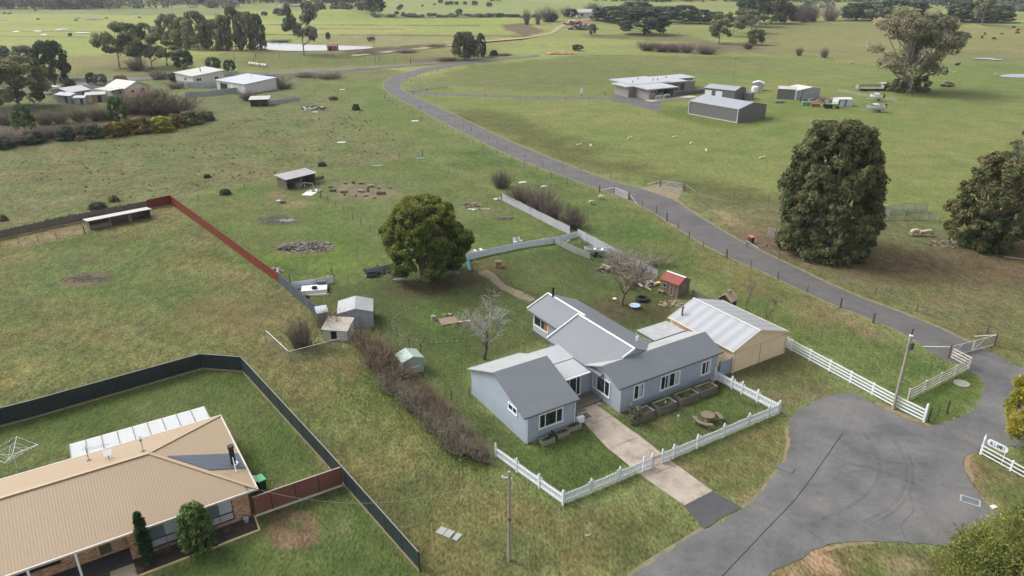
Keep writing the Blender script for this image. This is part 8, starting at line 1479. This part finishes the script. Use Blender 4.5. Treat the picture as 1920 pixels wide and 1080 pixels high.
heap('brick_edge', 'loose bricks along the foot of the iron fence by the dinghy', 'bricks', 1100, 455, 2.6, 0.5, 44, [mat('loose_brick', S(160, 112, 86, 0.8), 0.9), STN, STD], (0.08, 0.18), 0.5, 0.08, 19); heap('rubbish_heap', 'heap of branches and boards between bare tree and iron fence', 'brush heap', 1160, 505, 3.0, 1.1, 130, [STD, LOG, CHAR], (0.1, 0.5), 0.3, 0.35, 20, 0.12); heap('rubbish_heap', 'grey rubbish and sheets beside the red roofed hut', 'rubbish', 1216, 533, 1.6, 0.8, 60, [PICK, STN, STD], (0.12, 0.5), 0.3, 0.35, 21, 0.15)
sheetbox('yellow_sheet', 'yellow plastic sheet next to the red roofed hut', 'sheet', 1232, 534, 0.3, 0.8, 0.5, 0.04, mat('yellow_plastic', S(226, 190, 70, 0.9), 0.5), 0.3); sheetbox('leaning_boards', 'brown timber panel leaning by the iron fence near the hut', 'panel', 1216, 524, -0.5, 1.7, 0.9, 0.06, WOODB, 0.0, 1.2)
k = MB(); a, b_ = gp(1130, 496), gp(1222, 545); 
for i in range(8): p, q = a.lerp(b_, i / 8), a.lerp(b_, (i + 0.9) / 8); k.bar(p - a + Vector((0, 0, 0.07)), q - a + Vector((0, rnd.uniform(-.1, .1), 0.07)), 0.16, 0.14)
o = k.build('log_edging', mat('pale_log', S(190, 164, 140, 0.8), 0.9, 0.2, 3.0)); o.location = a; tag(o, 'pale log edging from the dinghy to the red roofed hut', 'edging')
heap('stone_edging', 'curved edging of pale stones before the beige shed', 'stones', 1262, 570, 1.8, 0.9, 50, [STN, mat('stone_tan', S(186, 164, 138, 0.8), 0.9)], (0.1, 0.24), 0.5, 0.1, 22)
# old garden circle
P = [gp(830 + 0, 604)]; c0 = gp(828, 604); k = MB(); n = 30
for i in range(n): a = 2.2 + 3.0 * i / n; k.blob((math.cos(a) * 5.6, math.sin(a) * 5.0, 0.03), 0.2, 0.1, 0.06, i, 6, 4, 0.3)
o = k.build('garden_ring', mat('ring_stone', S(140, 136, 104, 0.6), 0.95, 0.2)); o.location = c0; tag(o, 'low curved ring of pale edging stones on the left of the back lawn', 'edging')
k = MB(); k.tube([(0, 0, 0), (0, 0, 0.55)], [0.3, 0.27], 12); put(k.build('stump', STN), 813, 600, 0, 'pale round stump inside the garden ring', 'stump'); sheetbox('timber_deck', 'old brown board platform lying inside the garden ring', 'platform', 841, 603, 0.4, 2.0, 1.7, 0.14, ribmat('old_boards', S(146, 126, 108, 0.75), 0.16, 0.012, 0.9, 0.2, 0.3)); sheetbox('plank', 'pale plank beside the old board platform', 'plank', 866, 603, 0.3, 2.1, 0.18, 0.06, mat('pale_plank', S(214, 200, 182, 0.85), 0.8)); heap('stone_heap', 'few stones behind the board platform', 'stones', 838, 590, 0.5, 0.3, 10, [STD, LOG], (0.14, 0.26), 0.6, 0.1, 23)
planter(gp(1018, 636), R(-48), 1.6, 0.5, 0.35, 'low pale trough bed against the rear wing wall', 'planter', STN, 24, None, 30, 0.8)
k = MB(); k.tube([(0, 0, 0), (0, 0, 1.2)], 0.02, 6); k.box(-0.12, 0.12, -0.02, 0.02, 1.1, 1.2); put(k.build('garden_tap', STD), 983, 662, 0, 'thin garden tap standpipe on the lawn behind the link roof', 'tap')
# kerb side things
GRATE = ribmat('drain_grate', S(122, 132, 142, 0.65), 0.08, 0.02, 0.5, 0.08, 0.6, 'X'); 
def drain2(label, px, rz, m):
    t = thing('drain_grate', label, 'drain', gp(*px), rz); k = MB(); k.box(-0.55, 0.55, -0.33, 0.33, 0.035, 0.06); k.build('grate', GRATE, t); k = MB()
    for (x0, x1, y0, y1) in ((-0.68, 0.68, -0.45, -0.34), (-0.68, 0.68, 0.34, 0.45), (-0.68, -0.56, -0.34, 0.34), (0.56, 0.68, -0.34, 0.34)): k.box(x0, x1, y0, y1, 0.02, 0.07)
    k.build('surround', m, t)
drain2('grey stormwater grate at the grass edge of the road, left', (1472, 878), R(-38), STD); drain2('stormwater grate with a white surround on the right of the turning circle', (1819, 940), R(-32), mat('white_concrete', S(196, 192, 184, 0.5), 0.8))
k = MB()
for i in range(3): k.box(-0.36, 0.36, i * 0.62, i * 0.62 + (0.56 if i else 0.42), 0, 0.06)
put(k.build('pit_cover', mat('pale_lid', S(190, 196, 192, 0.5), 0.7, 0.1)), 862, 1009, R(62), 'row of three pale pit lids in the grass by the verge pole', 'pit lid')
k = MB(); k.lathe([(0.72, 0), (0.72, 0.1), (0.68, 0.13), (0.02, 0.17)], 24); k.lathe([(0.34, 0.17), (0.33, 0.2), (0.02, 0.2)], 16); put(k.build('manhole_lid', mat('manhole_concrete', S(168, 162, 150, 0.6), 0.9, 0.12)), 1803, 720, 0, 'round concrete manhole lid on the grass island', 'manhole'); sheetbox('water_meter', 'little white water meter lid on the right verge', 'meter lid', 1863, 951, 0.3, 0.4, 0.3, 0.08, PICK)
for (x, y, s, lab) in ((1102, 1004, 0.22, 'small pale stone on the front verge'), (1020, 350, 0.6, 'big flat white stone in the verge paddock above the purple bushes'), (980, 343, 0.75, 'flat white slab in the verge paddock behind the purple bushes')): k = MB(); k.blob((0, 0, s * 0.1), s, s * 0.5, s * 0.22, 3, 10, 6, 0.15); put(k.build('stone', STN if s < 0.5 else PICK), x, y, 0.2, lab, 'stone')
# wheelie bins
def wbin(label, px, py, body, lid, rz, sc=1.0):
    t = thing('wheelie_bin', label, 'bin', gp(px, py), rz); t.scale = (sc,) * 3; k = MB(); vs = [(-.24, -.28, .05), (.24, -.28, .05), (.24, .26, .05), (-.24, .26, .05), (-.29, -.34, .95), (.29, -.34, .95), (.29, .34, .95), (-.29, .34, .95)]; k.add(vs, [(0, 3, 2, 1), (4, 5, 6, 7), (0, 1, 5, 4), (1, 2, 6, 5), (2, 3, 7, 6), (3, 0, 4, 7)]); k.build('body', body, t)
    k = MB(); k.prism([(-.31, -.38, .96), (.31, -.38, .96), (.31, .36, 1.02), (.2, .4, 1.04), (-.2, .4, 1.04), (-.31, .36, 1.02)], (0, 0, 0.07)); k.build('lid', lid, t)
    for x in (-.25, .25): k = MB(); k.tube([(x - 0.03, .28, .1), (x + 0.03, .28, .1)], 0.1, 10); k.build('wheel', TYR, t)
wbin('green wheelie bin with a bright green lid behind the red brown fence', 491, 917, mat('bin_green', S(30, 74, 50, 0.8), 0.5), mat('bin_lid_green', S(96, 184, 138, 0.85), 0.4), BZ + 0.2); wbin('wheelie bin with a cream lid beside the brick house, next to the green bin', 478, 920, mat('bin_dark', S(60, 58, 54, 0.8), 0.5), mat('bin_lid_cream', S(206, 190, 160, 0.85), 0.4), BZ + 0.2)
wbin('dark wheelie bin with a pink red lid at the yards beside the huge gum', 1408, 456, mat('bin_dark', S(60, 58, 54, 0.8), 0.5), mat('bin_lid_red', S(206, 96, 100, 0.9), 0.4), 0.4)
k = MB(); k.tube([(0, 0, 0.9), (1.6, -0.9, 0.05)], 0.05, 6); put(k.build('white_stay', PICK), 1398, 462, 0, 'white leaning stay pole beside the pink lidded bin', 'pole')
# rotary clothes hoist
t = thing('clothes_hoist', 'silver rotary clothes hoist on the lawn behind the brick house', 'clothes line', gp(33, 880)); MET = mat('hoist_metal', S(206, 216, 220, 0.85), 0.35); k = MB(); k.tube([(0, 0, 0), (0, 0, 2.25)], 0.035, 8); k.build('mast', MET, t)
for i in range(4):
    a = 0.35 + i * math.pi / 2; k = MB(); k.tube([(0, 0, 1.45), (math.cos(a) * 1.9, math.sin(a) * 1.9, 1.95)], 0.025, 6); k.tube([(0, 0, 2.2), (math.cos(a) * 1.2, math.sin(a) * 1.2, 1.78)], 0.012, 4); k.build('arm', MET, t)
k = MB(); A4 = [(math.cos(0.35 + i * math.pi / 2), math.sin(0.35 + i * math.pi / 2)) for i in range(4)]
for f in (0.4, 0.65, 0.97):
    for i in range(4): p, q = A4[i], A4[(i + 1) % 4]; z = 1.45 + 0.5 * f; k.tube([(p[0] * 1.9 * f, p[1] * 1.9 * f, z), (q[0] * 1.9 * f, q[1] * 1.9 * f, z)], 0.008, 3)
k.build('line', WHITE, t); k = MB(); r_ = random.Random(2)
for i in range(22): j = r_.randrange(4); f = r_.random(); p, q = A4[j], A4[(j + 1) % 4]; x, y = (p[0] * (1 - f) + q[0] * f) * 1.84, (p[1] * (1 - f) + q[1] * f) * 1.84; k.box(x - 0.02, x + 0.02, y - 0.02, y + 0.02, 1.86, 1.95)
k.build('pegs', PICK, t)
k = MB(); k.lathe([(0.16, 0), (0.2, 0.3), (0.21, 0.34), (0.02, 0.33)], 12); put(k.build('plant_pot', mat('pot_grey', S(160, 168, 176, 0.8), 0.6)), 462, 978, 0, 'pale grey plant pot in the mulch at the brick house corner', 'plant pot'); near_tree('shrub', 'small dark plant growing in the pale grey pot', 'mound', GREYG, 462, 972, 964, 457, 467, 61, 0, 0.1, 30, 0.8, 0.02, cat='plant', limbs=2)
for i, (x, y, yt, lab) in enumerate(((300, 1040, 1026, 'bare thin seedling stick nearest the columnar cypress'), (318, 1038, 1018, 'bare forked seedling under the left brick house window'), (430, 1000, 986, 'bare seedling stick in the mulch right of the round shrub'), (262, 1076, 1060, 'bare twiggy seedling at the path end of the mulch'))): bare_bush('seedling', lab, x, y, yt, x - 7, x + 7, i, None, 'plant', 'grey', 0)
# stock yards beside the gums
YRD = mat('yard_rail', S(150, 154, 160, 0.72), 0.5, 0.15, 2.0)
rail_fence('stock_yard', 'weathered steel stock yard panels between the two gums', [(1652, 414), (1665, 412), (1694, 412), (1722, 412), (1740, 414), (1752, 413)], 1.7, 6, YRD, step=2.2, pw=0.1, railw=0.07); rail_fence('stock_yard', 'rear rails of the stock yard between the two gums', [(1656, 404), (1690, 398), (1736, 398)], 1.7, 6, YRD, step=2.2, pw=0.1, railw=0.07); rail_fence('stock_yard', 'small loading yard at the left foot of the huge dark gum', [(1440, 443), (1452, 447), (1470, 446)], 1.5, 5, YRD, step=1.6, pw=0.12, railw=0.08)
heap('leaf_litter', 'fallen branches and bark at the foot of the brown leaning gum', 'branches', 1795, 458, 4.5, 1.6, 90, [LOG, STD], (0.08, 0.45), 0.3, 0.25, 31, 0.12); heap('leaf_litter', 'brown bark litter at the left foot of the huge dark gum', 'bark litter', 1470, 462, 4.0, 1.4, 120, [LOG, STD, mat('bark_red', S(124, 92, 76, 0.75), 0.95)], (0.06, 0.3), 0.3, 0.25, 32, 0.15)
k = MB(); k.tube([(-1.6, 0.5, 0.1), (-0.4, -0.2, 0.2), (0.8, -0.2, 0.1), (1.8, -0.6, 0.1)], [0.09, 0.11, 0.08, 0.05], 6); put(k.build('fallen_branch', STN), 1908, 486, -0.1, 'pale fallen branch on the dry grass at the right edge', 'branch')
# things on the far green paddock
heap('firewood_heap', 'spread heap of split firewood between the grey sheds and the tarpaulin', 'firewood', 1545, 189, 6.5, 2.6, 300, [STN, LOG, CHAR, STD], (0.2, 0.5), 0.4, 0.9, 33, 0.4)
def boat(label, px, py, rz, L=5.2, cab=True):
    t = thing('motor_boat', label, 'boat', gp(px, py) + Vector((0, 0, 0.7)), rz); hull(L, 2.0, 1.0, PICK, mat('boat_grey', S(150, 156, 164, 0.8), 0.6), (), t); k = MB(); k.prism([(0.3, -0.8, 1.05), (0.9, -0.7, 1.5), (-0.6, -0.7, 1.55), (-0.9, -0.8, 1.05)], (0, 1.5, 0)); k.build('cabin', PICK, t); k = MB(); k.prism([(0.92, -0.55, 1.08), (0.92, 0.55, 1.08), (0.72, 0.5, 1.5), (0.72, -0.5, 1.5)], (0.03, 0, 0.02)); k.build('windscreen', GLASS, t); k = MB(); k.box(-L / 2 - 0.5, -L / 2 - 0.05, -0.2, 0.2, 0.3, 1.5); k.build('outboard_motor', BLACK, t)
    k = MB(); k.bar((-L / 2, -0.6, -0.2), (L / 2 + 1.5, 0, -0.2), 0.12); k.bar((-L / 2, 0.6, -0.2), (L / 2 + 1.5, 0, -0.2), 0.12); k.build('trailer_frame', GALV, t)
    for y in (-0.95, 0.95): k = MB(); k.tube([(-0.8, y - 0.1, -0.36), (-0.8, y + 0.1, -0.36)], 0.33, 12); k.build('trailer_wheel', TYR, t)
boat('white motor boat with a dark stripe on its trailer, on the green paddock', 1640, 210, math.pi); boat('small white boat with a blue cover behind the nearer boat', 1642, 189, 2.6, 3.6)
t = thing('old_trailer', 'old pale flat trailer near the great gum', 'trailer', gp(1630, 170)); k = MB(); k.box(-4.2, 4.2, -1.2, 1.2, 0.7, 0.85); k.box(-4.2, -4.0, -1.2, 1.2, 0.85, 1.9); k.box(4.0, 4.2, -1.2, 1.2, 0.85, 1.9); k.box(-4, 4, 1.1, 1.2, 1.3, 1.8); k.build('bed', STN, t); k = MB(); k.box(-3.6, 3.6, -1.22, -1.12, 0.25, 0.7); k.build('skirt', CHAR, t)
for x in (-2, 2):
    for y in (-1.1, 1.1): k = MB(); k.tube([(x, y - .12, .4), (x, y + .12, .4)], .4, 12); k.build('wheel', TYR, t)
t = thing('tractor', 'green tractor implement with dark wheels on the green paddock', 'tractor', gp(1556, 203), -0.15); GRN = mat('tractor_green', S(120, 158, 92, 0.8), 0.5); k = MB(); k.box(-0.2, 2.2, -0.45, 0.45, 0.6, 1.25); k.prism([(-0.2, -0.45, 0.6), (-1.2, -0.5, 0.7), (-1.0, -0.5, 1.5), (-0.2, -0.45, 1.25)], (0, 0.95, 0)); k.build('body', GRN, t); k = MB(); k.box(0.6, 1.9, -0.5, 0.5, 1.7, 1.8); k.bar((0.7, -.45, 1.2), (0.7, -.45, 1.7), .06); k.bar((0.7, .45, 1.2), (0.7, .45, 1.7), .06); k.build('canopy', GRN, t)
for x, r in ((-1.2, .62), (-0.1, .62), (1.9, .4)):
    for y in (-.75, .75): k = MB(); k.tube([(x, y - .15, r), (x, y + .15, r)], r, 14); k.build('wheel', TYR, t)
sheetbox('farm_trailer', 'green tipping bin with a pale lid left of the green tractor', 'bin', 1515, 198, -0.15, 3.6, 1.6, 1.1, mat('bin_teal', S(90, 140, 116, 0.8), 0.6)); sheetbox('red_implement', 'rusty red implement beside the green tipping bin', 'implement', 1528, 200, -0.1, 2.2, 1.3, 0.9, mat('rust_red', S(150, 82, 66, 0.8), 0.8)); sheetbox('steel_trough', 'dark low trough in front of the paired sheds', 'trough', 1462, 193, 0, 2.6, 0.8, 0.5, STD)
k = MB(); k.tube([(0, 0, 0), (0, 0, 3.6)], 0.09, 6); k.tube([(-0.1, 0, 0), (-0.1, 0, 1.6)], 0.22, 6); put(k.build('rusty_post', mat('rust_dark', S(92, 66, 58, 0.8), 0.9)), 1501.5, 191, 0, 'tall rusty post before the pale galvanised shed', 'post')
k = MB(); k.blob((0, 0, .6), 2.2, 1.4, .9, 5, 10, 6, .3); put(k.build('hay_feeder', STD), 1775, 162, 0, 'dark hump of old feed on the green paddock right of the great gum', 'feed'); panel_fence('mesh_fence', 'pale netting fence line running right from the tarpaulin shelter', [(1571, 172), (1612, 180), (1640, 184), (1680, 190)], 1.0, meshmat('pale_netting', S(176, 186, 170, 0.6), 0.3, 0.12), None, 6, 0.03, None, GALV)
t = thing('lane_sign', 'white sign board at the fence gap on the paddock driveway', 'sign', gp(1090, 181)); k = MB(); k.box(-0.5, 0.5, -0.04, 0.04, 1.0, 2.6); k.build('board', PICK, t); k = MB(); k.box(-0.06, 0.06, 0.04, 0.14, 0, 2.0); k.build('post', CHAR, t)
for i in range(7):
    k = MB(); k.tube([(-0.62, 0, 0.65), (0.62, 0, 0.65)], 0.65, 14); o = k.build('hay_bale', mat('bale_wrap', S(196, 200, 180, 0.8), 0.6, 0.1)); p = gp(470, 122).lerp(gp(499, 126), i / 6); o.location = p; o.rotation_euler[2] = dirz(gp(470, 122), gp(499, 126)); tag(o, 'pale green wrapped bale in the row left of the far road', 'hay bale', 'wrapped bales in a row')
rail_fence('entry_rails', 'white entry rails at the junction of lane and paddock driveway', [(768, 172), (785, 169), (835, 163)], 1.5, 4, GREYR, step=4)
heap('bonfire_heap', 'unlit bonfire heap of white boards in the field by the tin hut', 'rubbish heap', 587, 204, 3.2, 1.4, 90, [PICK, CHAR, STD], (0.2, 0.7), 0.3, 0.9, 34, 0.12); sheetbox('board', 'white board on the grass in front of the unlit bonfire heap', 'board', 591, 210, 0.1, 1.5, 0.7, 0.06, PICK)
for (x, y, lab) in ((642, 168, 'white scrap sheet beside the overgrown fence'), (778, 227, 'small white sheet on the verge left of the lane'), (640, 267, 'pale scrap on the rough field')): sheetbox('scrap_sheet', lab, 'scrap', x, y, 0.2, 1.8, 0.8, 0.08, PICK)
heap('log_heap', 'dark log heap on the bare earth below the far farmhouse, lower one', 'log heap', 1094, 55, 9, 5, 90, [STD, CHAR, STN], (0.6, 1.6), 0.5, 4.5, 35, 0.3); heap('log_heap', 'dark log heap on the bare earth below the far farmhouse, upper one', 'log heap', 1078, 46, 7, 4, 60, [STD, CHAR], (0.6, 1.4), 0.5, 3.0, 36, 0.3); heap('dirt_mound', 'tan mound of earth at the top fence of the paddock', 'earth mound', 1052, 101, 6.5, 2.5, 60, [mat('tan_earth', S(186, 152, 116, 0.8), 0.95, 0.15)], (0.6, 1.6), 0.4, 0.9, 37)
# tussocks: rough grass standing in the paddocks (nobody could count them)
def tussocks(name, label, polys, seed, hgt_=(0.15, 0.4), cols=None, wid=0.5, blades=9):
    rng = np.random.RandomState(seed); Vs, Ts = [], []
    cols = np.array(cols or [c3(112, 112, 66, 0.7), c3(128, 120, 78, 0.7), c3(92, 102, 54, 0.7), c3(104, 106, 62, 0.7)])
    for pts, n in polys:
        poly = [(gp(x, y).x, gp(x, y).y) for x, y in pts]; xs = [p[0] for p in poly]; ys = [p[1] for p in poly]; m = n * 4; x = rng.uniform(min(xs), max(xs), m); y = rng.uniform(min(ys), max(ys), m); k = pip(x, y, poly) & (fbm(x / 6, y / 6, seed) > 0.45); x, y = x[k][:n], y[k][:n]; q = len(x)
        if not q: continue
        h_ = rng.uniform(*hgt_, q); i = np.repeat(np.arange(q), blades); a = rng.rand(len(i)) * 2 * math.pi; r = wid * 0.5 * rng.rand(len(i)) * h_[i] / hgt_[1]; b0 = np.stack([x[i] + np.cos(a) * r * 0.4, y[i] + np.sin(a) * r * 0.4, np.zeros(len(i))], 1); tip = b0 + np.stack([np.cos(a) * r * 1.6, np.sin(a) * r * 1.6, h_[i] * (0.6 + 0.5 * rng.rand(len(i)))], 1); s = np.stack([-np.sin(a), np.cos(a), np.zeros(len(i))], 1) * (0.05 + 0.07 * rng.rand(len(i)))[:, None]
        Vs.append(np.stack([b0 - s, b0 + s, tip + s * 0.25, tip - s * 0.25], 1)); Ts.append(cols[rng.randint(0, len(cols), q)][i] * (0.8 + 0.4 * rng.rand(len(i), 1)))
    o = obj(name, quadmesh(name, np.concatenate(Vs), np.concatenate(Ts), LEAF)); o['kind'] = 'stuff'; o['label'] = label; o['category'] = 'grass'
tussocks('weeds', 'small dark weeds dotted over the rough field', [([(0, 300), (200, 270), (420, 235), (640, 180), (780, 275), (330, 365), (0, 435)], 190)], 5, (0.12, 0.32), [c3(98, 104, 64, 1.1), c3(108, 106, 72, 1.1)], 0.7, 14)
# ---------------------------------------------------------------- air
k = MB(); k.box(-1700, 1700, -60, 3000, -2.0, 60.0); hz_ = k.build('haze', (hm := bpy.data.materials.new('haze_air'))); hm.use_nodes = True; n_ = hm.node_tree; n_.nodes.clear(); pv = n_.nodes.new('ShaderNodeVolumePrincipled'); pv.inputs['Color'].default_value = (0.86, 0.91, 1.0, 1); pv.inputs['Density'].default_value = 0.00010; pv.inputs['Anisotropy'].default_value = 0.2; ow = n_.nodes.new('ShaderNodeOutputMaterial'); n_.links.new(pv.outputs[0], ow.inputs['Volume']); hz_['kind'] = 'stuff'
